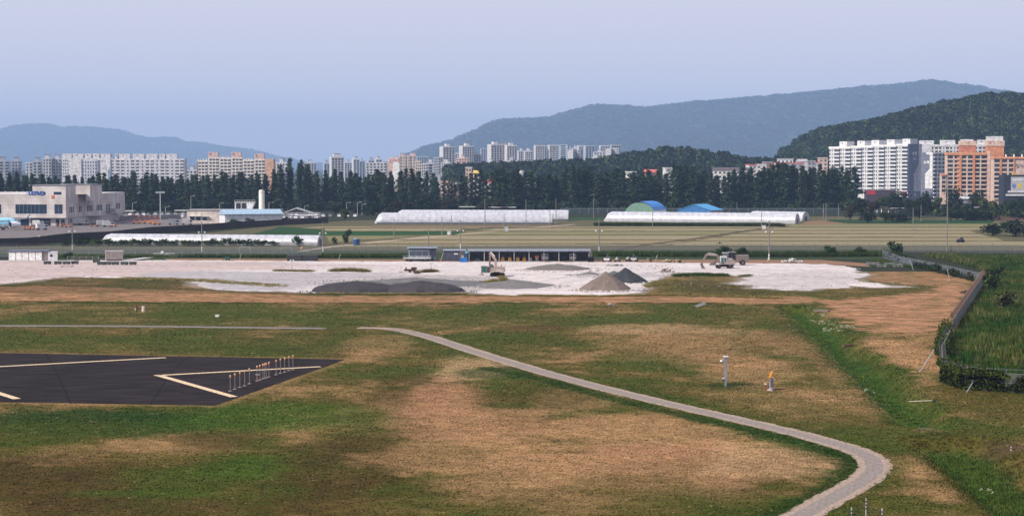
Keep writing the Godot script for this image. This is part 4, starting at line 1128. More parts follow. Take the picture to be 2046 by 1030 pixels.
	strokes(b, [[Vector2(0.5, 1), Vector2(0.2, 0.5)], [Vector2(0.5, 1), Vector2(0.7, 0.55)], [Vector2(0.55, 0.8), Vector2(0.9, 0.8)], [Vector2(0.9, 1), Vector2(0.9, 0.4)], [Vector2(0.2, 0.3), Vector2(0.9, 0.3), Vector2(0.9, 0)]], Vector3(tx + 0.4, tt + 1.0, 1.7), 1.8, 0.22)
	part("character", b, mats.wall, tp)
	box_part("roof_house", o, Color(0.55, 0.55, 0.58), mats.wall, tx + 0.2, tx + 10.0, tt + 3.6, tt + 6.4, -10, 0.4)
	box_part("rear_tower", o, Color(0.42, 0.18, 0.12), mats.wall, 8.93, 19.18, h - 3, h + 4.6, -13.1, -3.2)
	var rt := box_part("rear_tower_top", o, LO, mats.wall, 8.93 - 0.2, 19.18 + 0.2, h + 4.6, h + 7.6, -13.3, -3.0)
	pane("vent", rt, mats.dark_glass, 13.89, 14.55, h + 6.2, h + 6.9, -2.98)
	box_part("low_wing", o, LO, mats.wall, -3.47, -0.32, 0, 19, -11, -0.6)
	box_part("low_wing_roof", o, Color(0.62, 0.28, 0.15), mats.wall, -3.57, -0.33, 19, 19.99, -11.2, 0.1)
	for k in 4: pane("window", o, mats.dark_glass, -3.14, -0.8, 19 - 2.6 - k * 2.8, 19 - 0.7 - k * 2.8, -0.57)
	# second orange block with the written end wall
	o = thing("apartment_block", "pinkish orange block with dark characters on its end wall, cut by the right edge", "building", Vector3(303.69,0,-1230), deg_to_rad(-4), "apartment blocks on the right")
	L = 12.3
	h = 30.95
	box_part("wall", o, LO, mats.wall, 0, L, 0, h - 0.5, -12, -1.0)
	box_part("roof_slab", o, Color(0.64, 0.30, 0.18), mats.wall, -0.3, L + 18, h - 1.2, h, -12.2, 0.5)
	facade(o, [[0.4, 3.6], [4.8, 8.2], [9.2, L - 0.3]], h - 1.2, 2.8, 9, 1.9, 0.0, LO, [mats.dark_glass, mats.window_glass], 1.0)
	for k in 2: box_part("orange_pier", o, OR, mats.wall, [3.6, L - 0.28][k], [4.8, L + 0.5][k], 0, h - 1.25, -0.9, 0.3)
	var ew := box_part("end_wall", o, Color(0.55, 0.40, 0.37), mats.wall, L + 0.52, L + 17, 0, h - 1.25, -11.5, -0.2)
	b = B.new()
	b.col = Color(0.03, 0.03, 0.04)
	letters(b, [
		[[Vector2(0, 0.98), Vector2(0.55, 0.98)], [Vector2(0.3, 0.98), Vector2(0.02, 0.45)], [Vector2(0.3, 0.75), Vector2(0.58, 0.45)], [Vector2(0.78, 1.02), Vector2(0.78, 0.4)], [Vector2(0.78, 0.72), Vector2(0.98, 0.72)], [Vector2(0.3, 0.18), Vector2(0.45, 0.33), Vector2(0.65, 0.33), Vector2(0.8, 0.18), Vector2(0.65, 0.02), Vector2(0.45, 0.02), Vector2(0.3, 0.18)]],
		[[Vector2(0.3, 1.0), Vector2(0.02, 0.45)], [Vector2(0.28, 0.8), Vector2(0.52, 0.45)], [Vector2(0.6, 0.72), Vector2(0.82, 0.72)], [Vector2(0.82, 1.02), Vector2(0.82, 0.4)], [Vector2(0.2, 0.25), Vector2(0.82, 0.25), Vector2(0.82, -0.05)]],
		[[Vector2(0.1, 0.85), Vector2(0.9, 0.85), Vector2(0.85, 0.4)], [Vector2(0, 0.15), Vector2(1.0, 0.15)]]], Vector3(L + 1.3, h - 7.2, -0.2), 2.5, 3.1, 0.3)
	part("characters", b, mats.wall, ew)
	for k in 3:
		var ch := B.new()
		ch.col = Color(0.7, 0.68, 0.68)
		ch.cyl(Vector3(L - 4.0 + k * 5.0, h, -5), Vector3(L - 4.0 + k * 5.0, h + 1.6, -5), 0.5, 0.5, 8)
		part("roof_vent", ch, mats.wall, o)
	# dark shop building with a lit-looking board
	o = thing("shop_building", "dark navy shop building with a silver signboard, at the right edge", "building", Vector3(289.83,0,-1150), 0.0)
	h = 20.01
	w = 15.0
	box_part("wall", o, Color(0.012, 0.016, 0.035), mats.paint, 0, w, 0, h, -12, 0)
	var sb := box_part("signboard", o, Color(0.42, 0.42, 0.46), mats.paint, 4.2, w, 10.59, 18.83, 0.02, 0.4)
	b = B.new()
	b.col = Color(0.16, 0.2, 0.5)
	b.cyl(Vector3(6.0, 13.53, 0.4), Vector3(6.0, 13.53, 0.46), 1.3, 1.3, 16)
	part("round_emblem", b, mats.paint, sb)
	box_part("yellow_emblem", sb, Color(0.6, 0.5, 0.08), mats.paint, 8.0, 10.6, 12.06, 15, 0.4, 0.46)
	b = B.new()
	b.col = Color(0.7, 0.7, 0.72)
	for k in 5: b.bx(5.2 + k * 1.3, 6.1 + k * 1.3, 16.62, 17.65, 0.4, 0.45)
	part("board_lettering", b, mats.paint, sb)
	for k in 2: box_part("white_band", o, Color(0.6, 0.6, 0.62), mats.paint, 2.4 - 1.2 * k, w, [11.76 - 1.6, 8.23][k] - 0.6, [11.76 - 1.6, 8.23][k] + 0.5, 0.02, 0.45 + 0.1 * k)
	box_part("shop_window", o, Color(0.55, 0.55, 0.58), mats.paint, 0.6, w, 0.5, 3.2, 0.02, 0.2)
	box_part("roof_ornament", o, Color(0.55, 0.38, 0.05), mats.paint, 5.4, 7.2, h, h + 1.2, -3, -1)
	# low shops behind the trees
	o = thing("low_shop", "dark low shop with a red sign behind the trees below the white block", "building", Vector3(245.49,0,-1350), 0.0)
	w = 20.08
	h = 8.67
	box_part("wall", o, Color(0.05, 0.035, 0.05), mats.paint, 0, w, 0, h, -10, 0)
	box_part("red_sign", o, Color(0.42, 0.02, 0.03), mats.paint, 0.2, w * 0.3, h - 3.2, h - 0.4, 0.02, 0.3)
	box_part("roof_rail", o, Color(0.55, 0.5, 0.52), mats.paint, -0.4, w * 1.2, h, h + 0.25, -0.2, 0.2)
	o = thing("red_sign", "small bright red board on a post by the shaded end wall", "sign", Vector3(267.75,0,-1330), 0.0)
	box_part("post", o, Color(0.3, 0.3, 0.32), mats.paint, -0.12, 0.12, 0, 4.49, -0.1, 0.1)
	box_part("board", o, Color(0.55, 0.02, 0.05), mats.paint, -1.4, 1.4, 4.49, 7.9, -0.2, 0.2)
	o = thing("pavilion", "white pavilion with swept lettering between trees below the orange block", "building", Vector3(263.32,0,-1150), 0.0)
	w = 6.78
	h = 5.87
	box_part("wall", o, Color(0.2, 0.2, 0.22), mats.paint, 0.5, w - 0.5, 0, h, -6, 0)
	b = B.new()
	b.col = Color(0.75, 0.75, 0.77)
	b.prism([Vector2(-0.6, h), Vector2(w + 0.2, h), Vector2(w + 1.0, h + 1.0), Vector2(w * 0.6, h + 1.4), Vector2(-1.0, h + 0.9)], -6.4, 0.6)
	part("roof", b, mats.paint, o)
	b = B.new()
	b.col = Color(0.75, 0.75, 0.77)
	strokes(b, [[Vector2(0, 0.2), Vector2(0.3, 0.9), Vector2(0.7, 0.8), Vector2(0.4, 0.5), Vector2(0.9, 0.1)], [Vector2(1.0, 0.6), Vector2(1.3, 0.2), Vector2(1.6, 0.7), Vector2(1.8, 0.2)], [Vector2(1.9, 0.9), Vector2(2.0, 0.2), Vector2(2.5, 0.9)]], Vector3(0.4, h + 1.4, 0.2), 2.2, 0.35)
	part("lettering", b, mats.paint, o)
	# curved walkway roof
	o = thing("curved_walkway", "long wavy brown canopy on white columns at the end of the conifer row", "canopy", Vector3(187.6,0,-1060), 0.0)
	b = B.new()
	b.col = Color(0.13, 0.095, 0.085)
	var cy := [[0,4.97],[3.81,5.11],[7.61,4.7],[11.42,3.88],[15.22,2.8],[19.03,2.12],[22.83,1.57],[27.45,1.57]]
	for i in cy.size() - 1:
		var p: Array = cy[i]
		var q: Array = cy[i + 1]
		b.prism([Vector2(p[0], p[1] - 0.55), Vector2(q[0], q[1] - 0.55), Vector2(q[0], q[1]), Vector2(p[0], p[1])], -4, 1)
		if i < 6: box_part("column", o, Color(0.7, 0.7, 0.7), mats.paint, p[0] + 1.6, p[0] + 2.0, 0, minf(p[1], q[1]) - 0.5, -0.2, 0.2)
	part("roof", b, mats.paint, o)
	box_part("plinth", o, Color(0.4, 0.38, 0.38), mats.paint, 1, 11, 0, 1.5, 0.2, 1.2)
	box_part("white_canopy", o, Color(0.7, 0.68, 0.66), mats.paint, 18.5, 25.5, 2.3, 2.5, -2, 2)
	# cars
	var car := make_car()
	var cars := [[Vector3(252.97,0,-1176.02),"blue","bright blue car parked below the lower white block"],[Vector3(252.16,0,-1148.95),"white","white car right of the bright blue one"],[Vector3(263.74,0,-1162.33),"white","white car parked before the pavilion"],[Vector3(237.36,0,-1135.88),"grey","grey car left of the bright blue one"],[Vector3(274.14,0,-1123.11),"white","white van-like car near the green tank stand"],[Vector3(285.45,0,-1148.95),"grey","grey car under the trees before the navy shop"],[Vector3(270.07,0,-1074.75),"red","red and white car on the street by the right edge"]]
	for c in cars: place_car(c[0], c[1], rf(-0.5, 0.5) + (0.0 if rng.randf() < 0.5 else PI / 2), c[2], "cars on the street at the right")
	# tank stand
	o = thing("tank_stand", "green water tank on a white frame beside the trees at the right", "tank", Vector3(245.72,0,-1030.38))
	for sx in [-1, 1]:
		for sz in [-1, 1]: box_part("leg", o, Color(0.6, 0.6, 0.6), mats.paint, sx * 2.6 - 0.1, sx * 2.6 + 0.1, 0, 3.4, sz * 1.6 - 0.1, sz * 1.6 + 0.1)
	box_part("frame", o, Color(0.62, 0.62, 0.62), mats.paint, -2.9, 2.9, 3.4, 3.6, -1.9, 1.9)
	box_part("tank", o, Color(0.03, 0.22, 0.15), mats.paint, -2.3, 0.6, 0.6, 3.0, -1.2, 1.2)
	# brown railing
	o = thing("footbridge_railing", "dark brown wooden railing of a walkway at the right edge", "railing", Vector3(228.74,0,-933.97))
	var e := Vector3(2.36,0,65.06)
	o.rotation.y = -atan2(e.z, e.x)
	var ln := e.length()
	box_part("deck", o, Color(0.10, 0.055, 0.045), mats.paint, 0, ln, 0.1, 0.6, -1.2, 1.2)
	box_part("top_rail", o, Color(0.16, 0.085, 0.07), mats.paint, 0, ln, 1.7, 1.85, 1.0, 1.2)
	box_part("lower_rail", o, Color(0.16, 0.085, 0.07), mats.paint, 0, ln, 1.05, 1.15, 1.05, 1.15)
	for k in int(ln / 1.3): box_part("post", o, Color(0.16, 0.085, 0.07), mats.paint, k * 1.3, k * 1.3 + 0.14, 0, 1.69, 1.03, 1.17)

func make_car() -> Dictionary:
	var b := B.new()
	b.prism([Vector2(-2.2, 0.3), Vector2(2.2, 0.3), Vector2(2.25, 0.75), Vector2(1.3, 0.95), Vector2(-2.15, 1.0)], -0.85, 0.85)
	var r := B.new()
	r.prism([Vector2(-1.9, 0.99), Vector2(1.2, 0.96), Vector2(0.6, 1.45), Vector2(-1.3, 1.48)], -0.74, 0.74)
	var roof := B.new()
	roof.prism([Vector2(-1.32, 1.49), Vector2(0.6, 1.46), Vector2(0.4, 1.53), Vector2(-1.1, 1.55)], -0.72, 0.72)
	var wheel := B.new()
	wheel.cyl(Vector3(0, 0.32, -0.1), Vector3(0, 0.32, 0.1), 0.32, 0.32, 12)
	return {"body": b.mesh(), "cabin": r.mesh(), "roof": roof.mesh(), "wheel": wheel.mesh()}

var car_shapes := {}
func place_car(at: Vector3, tone: String, turn: float, label: String, group: String):
	if car_shapes.is_empty():
		car_shapes = make_car()
		for e in {"white": [0.75, 0.75, 0.77], "grey": [0.22, 0.23, 0.25], "blue": [0.01, 0.16, 0.55], "red": [0.45, 0.03, 0.03], "black": [0.015, 0.015, 0.02], "silver": [0.5, 0.51, 0.53], "navy": [0.02, 0.04, 0.12]}.keys():
			var c: Array = {"white": [0.75, 0.75, 0.77], "grey": [0.22, 0.23, 0.25], "blue": [0.01, 0.16, 0.55], "red": [0.45, 0.03, 0.03], "black": [0.015, 0.015, 0.02], "silver": [0.5, 0.51, 0.53], "navy": [0.02, 0.04, 0.12]}[e]
			mat("car_" + e, c[0], c[1], c[2], 0.35)
	var o := thing("parked_car", label, "car", at, turn, group)
	part("body", car_shapes.body, mats["car_" + tone], o)
	part("windows", car_shapes.cabin, mats.dark_glass, o)
	part("roof", car_shapes.roof, mats["car_" + tone], o)
	for x in [-1.35, 1.35]:
		for z in [-0.8, 0.8]: part("wheel", car_shapes.wheel, mats.rubber, o, Vector3(x, 0, z))

# ---------------------------------------------------------------- trees of the middle distance
const NTH := ["first", "second", "third", "fourth", "fifth", "sixth", "seventh", "eighth", "ninth", "tenth", "eleventh", "twelfth", "thirteenth", "fourteenth", "fifteenth", "sixteenth", "seventeenth", "eighteenth", "nineteenth", "twentieth", "twenty-first", "twenty-second", "twenty-third", "twenty-fourth", "twenty-fifth", "twenty-sixth", "twenty-seventh", "twenty-eighth"]
func build_trees():
	rng.seed = 707
	# tops of the conifer row along its length: [x on the far line, tree height]
	var tops := [Vector2(-318.99,20.3),Vector2(-301.32,20.89),Vector2(-283.64,21.19),Vector2(-265.97,20.3),Vector2(-242.41,20.89),Vector2(-215.9,21.77),Vector2(-201.17,20.6),Vector2(-183.5,19.71),Vector2(-162.88,21.19),Vector2(-142.26,20.6),Vector2(-134.9,23.25),Vector2(-131.07,27.95),Vector2(-124.59,28.54),Vector2(-119.29,26.48),Vector2(-112.81,23.25),Vector2(-95.14,22.07),Vector2(-77.46,22.36),Vector2(-66.57,24.13),Vector2(-61.26,24.13),Vector2(-50.96,21.19),Vector2(-36.23,21.19),Vector2(-18.56,22.66),Vector2(-6.77,22.66),Vector2(0.59,25.89),Vector2(7.95,23.25),Vector2(19.73,22.07),Vector2(37.41,24.72),Vector2(52.13,24.13),Vector2(69.81,23.54),Vector2(87.48,24.42),Vector2(98.08,27.37),Vector2(108.1,23.54),Vector2(122.82,22.66),Vector2(134.61,24.72),Vector2(146.39,24.72),Vector2(155.22,26.78),Vector2(167,26.78),Vector2(178.79,26.19),Vector2(187.62,26.78),Vector2(196.46,24.42),Vector2(202.94,21.19)]
	var zones := [[-324.88,-227.68,"behind the terminal"],[-227.68,-191.75,"behind the car park"],[-191.75,-136.37,"behind the chimney"],[-136.37,-112.81,"right of the chimney"],[-112.81,-45.06,"left of the greenhouse"],[-45.06,-6.77,"in the thin stretch"],[-6.77,63.92,"above the gap"],[63.92,128.71,"behind the blue sheds"],[128.71,217.08,"at the right end"]]
	var x := -313.1
	var k := 0
	var counts := {}
	while x < 201.17:
		for row in 3:
			var d: float = [1120.0, 1150.0, 1185.0][row]
			var px: float = x + [0.0, 1.7, 3.1][row] + rf(-0.9, 0.9)
			var thin := px > -44.48 and px < -11.19
			if thin and (row == 2 or rng.randf() < 0.3): continue
			if row == 2 and rng.randf() < 0.4: continue
			var h: float = profile(tops, px) * rf(0.84, 1.06) * [1.0, 0.97, 0.92][row]
			var kind := rng.randi() % 4
			if thin: kind = [4, 6, 4, 2][kind]
			elif px > -9.72 and rng.randf() < 0.5: kind = 5
			var place := ""
			for z in zones:
				if px >= z[0] and px < z[1]: place = z[2]
			var key := place + str(row)
			counts[key] = counts.get(key, 0) + 1
			var count: int = counts[key]
			var how: String = "sparse dark metasequoia" if thin else "tall narrow dark metasequoia" if h > 24.0 else "dark green metasequoia"
			tree("metasequoia", "conifer%d" % kind, Vector3(px, 0, -d + rf(-6, 6)), h, rf(1.15, 1.9) * (1.35 if px > -20 else 1.15), "%s %s, %s from the left in the %s row" % [how, place, NTH[mini(count - 1, 27)], ["front", "middle", "back"][row]], "tree", "metasequoias " + place)
			k += 1
		x += 4.9
	# undergrowth and dark ground under the row
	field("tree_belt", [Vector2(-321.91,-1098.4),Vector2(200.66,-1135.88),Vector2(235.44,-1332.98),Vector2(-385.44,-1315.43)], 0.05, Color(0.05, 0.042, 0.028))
	var wu := []
	var tu := []
	for i in 1500:
		var h := rf(2.0, 5.5)
		var px := rf(-313.44, 199.41)
		if px > -44.28 and px < -11 and rng.randf() < 0.5: continue
		wu.append(Transform3D(Basis(Vector3.UP, rf(0, TAU)).scaled(Vector3(rf(3, 5), h, rf(3, 5))), Vector3(px, -0.1, -rf(1100, 1200))))
		tu.append(Color(0.026, 0.044, 0.018) * rf(0.7, 1.5))
	stuff("undergrowth", crowns.wood0, mats.leaf, wu, tu, "dark undergrowth beneath the conifer row", "undergrowth")
	# broadleaf trees in front of the row
	var T := [[Vector3(-203.14,0,-1052.1),6.74,5.93,2,"dark round tree left of the light mast behind the car park"],[Vector3(-189.08,0,-1019.85),8.37,6.28,0,"dark spreading tree behind the orange steps"],[Vector3(-184.85,0,-1063.3),6,4.91,2,"dark tree right of the light mast"],[Vector3(-177.98,0,-1110.62),6.83,6.27,0,"dark tree behind the white booth roof"],[Vector3(-168.3,0,-1110.62),6.55,6.27,2,"dark spreading tree left of the rooftop cooling unit"],[Vector3(-165.42,0,-1135.88),5.24,5.24,0,"dark tree just behind the rooftop cooling unit"],[Vector3(-131.85,0,-1110.62),4.27,5.13,0,"dark tree behind the grey gabled roof"],[Vector3(-117.04,0,-1110.62),6.27,5.7,2,"dark tree above the grey gabled roof"],[Vector3(-106.69,0,-1086.44),5.57,5.57,0,"dark tree right of the grey gabled roof"],[Vector3(-92.32,0,-1019.85),5.23,5.23,3,"brownish tree left of the pale green bush"],[Vector3(-76.66,0,-892.22),6.41,3.2,4,"pale green rounded tree beside the car park lamps"],[Vector3(-80.29,0,-1019.85),5.75,5.23,0,"dark tree behind the car park lamps"],[Vector3(-71.25,0,-999.43),6.66,5.64,2,"dark tree left of the greenhouse end"],[Vector3(-63.55,0,-1019.85),9.94,6.8,0,"large dark tree behind the greenhouse end"],[Vector3(-59.72,0,-999.43),7.69,4.61,3,"purplish brown tree behind the greenhouse end"],[Vector3(-54.4,0,-1019.85),6.8,4.71,3,"olive brown tree behind the long greenhouse"],[Vector3(-45.24,0,-1019.85),9.41,6.8,2,"large dark tree behind the long greenhouse"],[Vector3(-42.26,0,-1063.3),7.09,4.36,3,"rusty brown tree behind the long greenhouse"],[Vector3(-35.72,0,-1063.3),7.09,4.91,3,"second rusty brown tree behind the long greenhouse"],[Vector3(-32.17,0,-1063.3),5.45,4.36,0,"dark tree right of the rusty brown trees"],[Vector3(-15.48,0,-1041.13),4.27,5.34,1,"low green tree above the greenhouse roof"],[Vector3(-6.27,0,-1063.3),7.63,4.91,3,"olive tree by the two utility poles"],[Vector3(19.22,0,-1041.13),6.94,5.34,0,"dark tree right of the greenhouse poles"],[Vector3(57.8,0,-1063.3),7.09,3.27,1,"green tree left of the green fronted shed"],[Vector3(179.15,0,-999.43),8.2,5.13,0,"dark tree at the right end of the conifer row"],[Vector3(181.41,0,-979.81),7.03,4.02,3,"brownish tree over the wavy canopy"],[Vector3(210.44,0,-1110.62),7.4,4.56,4,"yellow green tree above the wavy canopy"],[Vector3(207.76,0,-1063.3),9.27,4.91,0,"dark tree behind the wavy canopy"],[Vector3(211.85,0,-1063.3),9.82,4.91,2,"dark tree in front of the shaded end wall"],[Vector3(211.44,0,-1041.13),6.94,4.27,1,"green tree right of the wavy canopy"],[Vector3(197.05,0,-942.79),7.74,5.32,2,"large dark tree in front of the lower white block"],[Vector3(236.07,0,-1110.62),9.68,3.99,0,"dark tree before the second end wall"],[Vector3(232.29,0,-1063.3),8.18,3.27,4,"yellow green tree before the shaded balconies"],[Vector3(245.7,0,-1086.44),11.14,4.46,2,"dark tree left of the pavilion"],[Vector3(252.74,0,-1063.3),10.91,4.36,0,"dark tree right of the pavilion"],[Vector3(246.35,0,-1019.85),7.85,3.66,4,"bright green tree before the orange block"],[Vector3(241.71,0,-979.81),7.54,3.01,4,"yellow green street tree by the railing"],[Vector3(246.18,0,-960.95),7.88,2.71,1,"street tree before the navy shop"],[Vector3(246.37,0,-942.79),9.67,2.9,0,"dark street tree cut by the right edge"],[Vector3(212.49,0,-908.46),5.12,5.59,0,"dark bushy tree left of the tank stand"],[Vector3(204.33,0,-908.46),4.66,4.66,1,"green bushy tree by the tall concrete pole"],[Vector3(160.07,0,-876.55),4.5,3.6,0,"low dark tree behind the green field"],[Vector3(167.94,0,-876.55),4.05,4.05,1,"low green tree by the walkway plinth"],[Vector3(157.73,0,-908.46),6.52,2.33,3,"reddish brown tree beside the poles"],[Vector3(174.68,0,-876.55),3.6,4.05,2,"low dark tree before the white canopy"],[Vector3(176.11,0,-713.53),4.03,4.03,0,"dark tree on the bank cut by the right edge"],[Vector3(181.75,0,-703.47),5.05,4.69,2,"large dark bush at the right edge above the fence"]]
	var wr := []
	var tr := []
	for i in 420:
		var p: Vector3 = Vector3(156.31,0,-900.27).lerp(Vector3(240.76,0,-960.95), rng.randf()) + Vector3(0, 0, -pow(rng.randf(), 1.5) * 190.0)
		var h := rf(1.5, 4.6)
		wr.append(Transform3D(Basis(Vector3.UP, rf(0, TAU)).scaled(Vector3(rf(2.5, 5), h, rf(2.5, 5))), p + Vector3(p.z * -0.06, -0.1, 0)))
		tr.append([Color(0.030, 0.052, 0.018), Color(0.06, 0.085, 0.022), Color(0.04, 0.05, 0.025), Color(0.022, 0.042, 0.018)][rng.randi() % 4] * rf(0.7, 1.4))
	stuff("roadside_shrubbery", crowns.wood1, mats.leaf, wr, tr, "mixed green shrubbery along the road below the apartment blocks", "shrubbery")
	for t in T: tree("broadleaf_tree", "broad%d" % t[3], t[0], t[1] * (1.12 if t[0].x > 150 else 1.0), t[2] / 4.0 * (1.25 if t[0].x > 150 else 1.0), t[4], "tree", "broadleaf trees in front of the row")
	# hedge and shrubs in front of the left greenhouse
	for i in 26:
		var q: Vector3 = Vector3(-141.27,0,-616.47).lerp(Vector3(-76.09,0,-620.31), i / 25.0 + rf(-0.01, 0.01))
		var hh := rf(1.5, 2.6)
		tree("shrub", "shrub%d" % (rng.randi() % 2), q + Vector3(0, 0, rf(-2, 2)), hh, rf(1.1, 1.6), "dark green shrub in the greenhouse hedge on the left, %s from its left end" % NTH[i], "shrub", "hedge along the left greenhouse")
	tree("shrub", "shrub0", Vector3(-67.71,0,-616.47), 3.4, 1.2, "pointed dark shrub by the end of the left greenhouse", "shrub", "")
	tree("broadleaf_tree", "broad0", Vector3(-137.43,0,-624.19), 3.6, 0.5, "dark tree against the boundary wall left of the greenhouse", "tree", "")
	for e in [[Vector3(-116.17,0,-818.99),2.94,"shrub under the boundary wall below the chimney"],[Vector3(-111.7,0,-832.66),2.56,"second shrub under the boundary wall"],[Vector3(-104.95,0,-861.41),2.65,"bushy shrub under the wall corner"],[Vector3(-99.64,0,-861.41),3.09,"dark shrub beside the wall corner"],[Vector3(-58.38,0,-693.68),1.42,"shrub beside the field path"],[Vector3(-54.71,0,-640.23),1.15,"small shrub near the blue barrel"],[Vector3(-57.58,0,-632.11),0.97,"small shrub by the greenhouse mouth"]]:
		tree("shrub", "shrub0", e[0], rf(2.2, 3.2), e[1] / 1.5, e[2], "shrub", "shrubs by the fields")

# ---------------------------------------------------------------- paddies, greenhouses, sheds and poles
func ragged(poly: Array, amount: float, step: float) -> Array:
	var out := []
	for i in poly.size():
		var p: Vector2 = poly[i]
		var q: Vector2 = poly[(i + 1) % poly.size()]
		var n := maxi(1, int(p.distance_to(q) / step))
		for k in n:
			var e := p.lerp(q, float(k) / n)
			var w := Vector2(warp2.get_noise_2d(e.x * 2, e.y * 2), warp2.get_noise_2d(e.y * 2 + 50, e.x * 2)) * amount
			out.append(e + w if k > 0 else e)
	return out

func field(called: String, poly: Array, y: float, c: Color, m: Material = null):
	var b := B.new()
	b.col = c
	sheet(poly, y, b)
	structure(called, b, m if m else mats.tint)

func levee(a: Vector2, c: Vector2, w: float, h: float, b: B):
	var n := int(a.distance_to(c) / 6.0) + 1
	var s := (c - a).orthogonal().normalized() * w / 2
	for k in n:
		var p := a.lerp(c, float(k) / n)
		var q := a.lerp(c, float(k + 1) / n)
		var hp := h * (0.8 + 0.4 * fine.get_noise_2d(p.x, p.y))
		b.quad(Vector3(p.x - s.x, 0, p.y - s.y), Vector3(p.x, hp, p.y), Vector3(q.x, hp, q.y), Vector3(q.x - s.x, 0, q.y - s.y))
		b.quad(Vector3(p.x, hp, p.y), Vector3(p.x + s.x, 0, p.y + s.y), Vector3(q.x + s.x, 0, q.y + s.y), Vector3(q.x, hp, q.y))

func tunnel(o: Node3D, length: float, w: float, h: float, hip: float, skirt: Color):
	# plastic tunnel along local +x from 0; its left end slopes in, its right end is an upright film wall
	var seg := 12
	var b := B.new()
	var rows := []
	var n := int(length / 1.5)
	for i in n + 1:
		var x := length * i / n
		var k := 1.0
		if x < hip: k = sqrt(maxf(0.04, 1.0 - pow(1.0 - x / hip, 2)))
		var ring := []
		for j in seg + 1:
			var a := PI * j / seg
			var sag := 1.0 - (0.012 if i % 2 else 0.0)
			ring.append(Vector3(x, 0.25 + (h - 0.25) * pow(sin(a), 0.8) * k * sag, cos(a) * w / 2 * (0.6 + 0.4 * k)))
		rows.append(ring)
	for i in n:
		for j in seg:
			b.quad(rows[i][j], rows[i + 1][j], rows[i + 1][j + 1], rows[i][j + 1])
	part("film_cover", b, mats.film, o)
	b = B.new()
	for j in seg: b.tri(Vector3(length - 0.02, 0.25, 0), rows[n][j + 1], rows[n][j])
	part("end_film", b, mats.film, o)
	for i in range(1, int(length / 3.0)):
		var hoop := B.new()
		hoop.col = Color(0.45, 0.46, 0.5)
		var x := i * 3.0
		if x < hip: continue
		for j in 6:
			var a := PI * j / 12
			var c := PI * (j + 1) / 12
			hoop.cyl(Vector3(x, 0.25 + (h - 0.22) * pow(sin(a), 0.8), cos(a) * (w / 2 + 0.03)), Vector3(x, 0.25 + (h - 0.22) * pow(sin(c), 0.8), cos(c) * (w / 2 + 0.03)), 0.04, 0.04, 4, false)
		part("hoop", hoop, mats.paint, o)
	box_part("base_skirt", o, skirt, mats.paint, hip * 0.3, length, 0, 0.9, w / 2 - 0.06, w / 2 + 0.06)
	box_part("door", o, Color(0.08, 0.1, 0.12), mats.paint, length - 0.02, length + 0.08, 0.2, 2.1, -1.0, 1.0)

func lamp_pole(at: Vector3, h: float, label: String, lamps: float):
	var o := thing("utility_pole", label, "pole", at, 0.0, "poles in the fields")
	var b := B.new()
	b.col = Color(0.20, 0.19, 0.19)
	b.cyl(Vector3(0, -0.2, 0), Vector3(0, h, 0), 0.17, 0.11, 8)
	part("shaft", b, mats.paint, o)
	if lamps > 0:
		b = B.new()
		b.col = Color(0.2, 0.2, 0.2)
		b.box(Vector3(0, lamps + 0.15, 0), Vector3(1.9, 0.08, 0.08))
		part("crossarm", b, mats.paint, o)
		for s in [-1, 1]:
			b = B.new()
			b.col = Color(0.8, 0.8, 0.8)
			b.ball(Vector3(s * 0.9, lamps - 0.15, 0), Vector3(0.26, 0.22, 0.26), 8, 5)
			part("lamp", b, mats.paint, o)
		b = B.new()
		b.col = Color(0.7, 0.7, 0.68)
		b.cyl(Vector3(0, 0, 0), Vector3(0, 1.6, 0), 0.19, 0.185, 8)
		part("painted_foot", b, mats.paint, o)

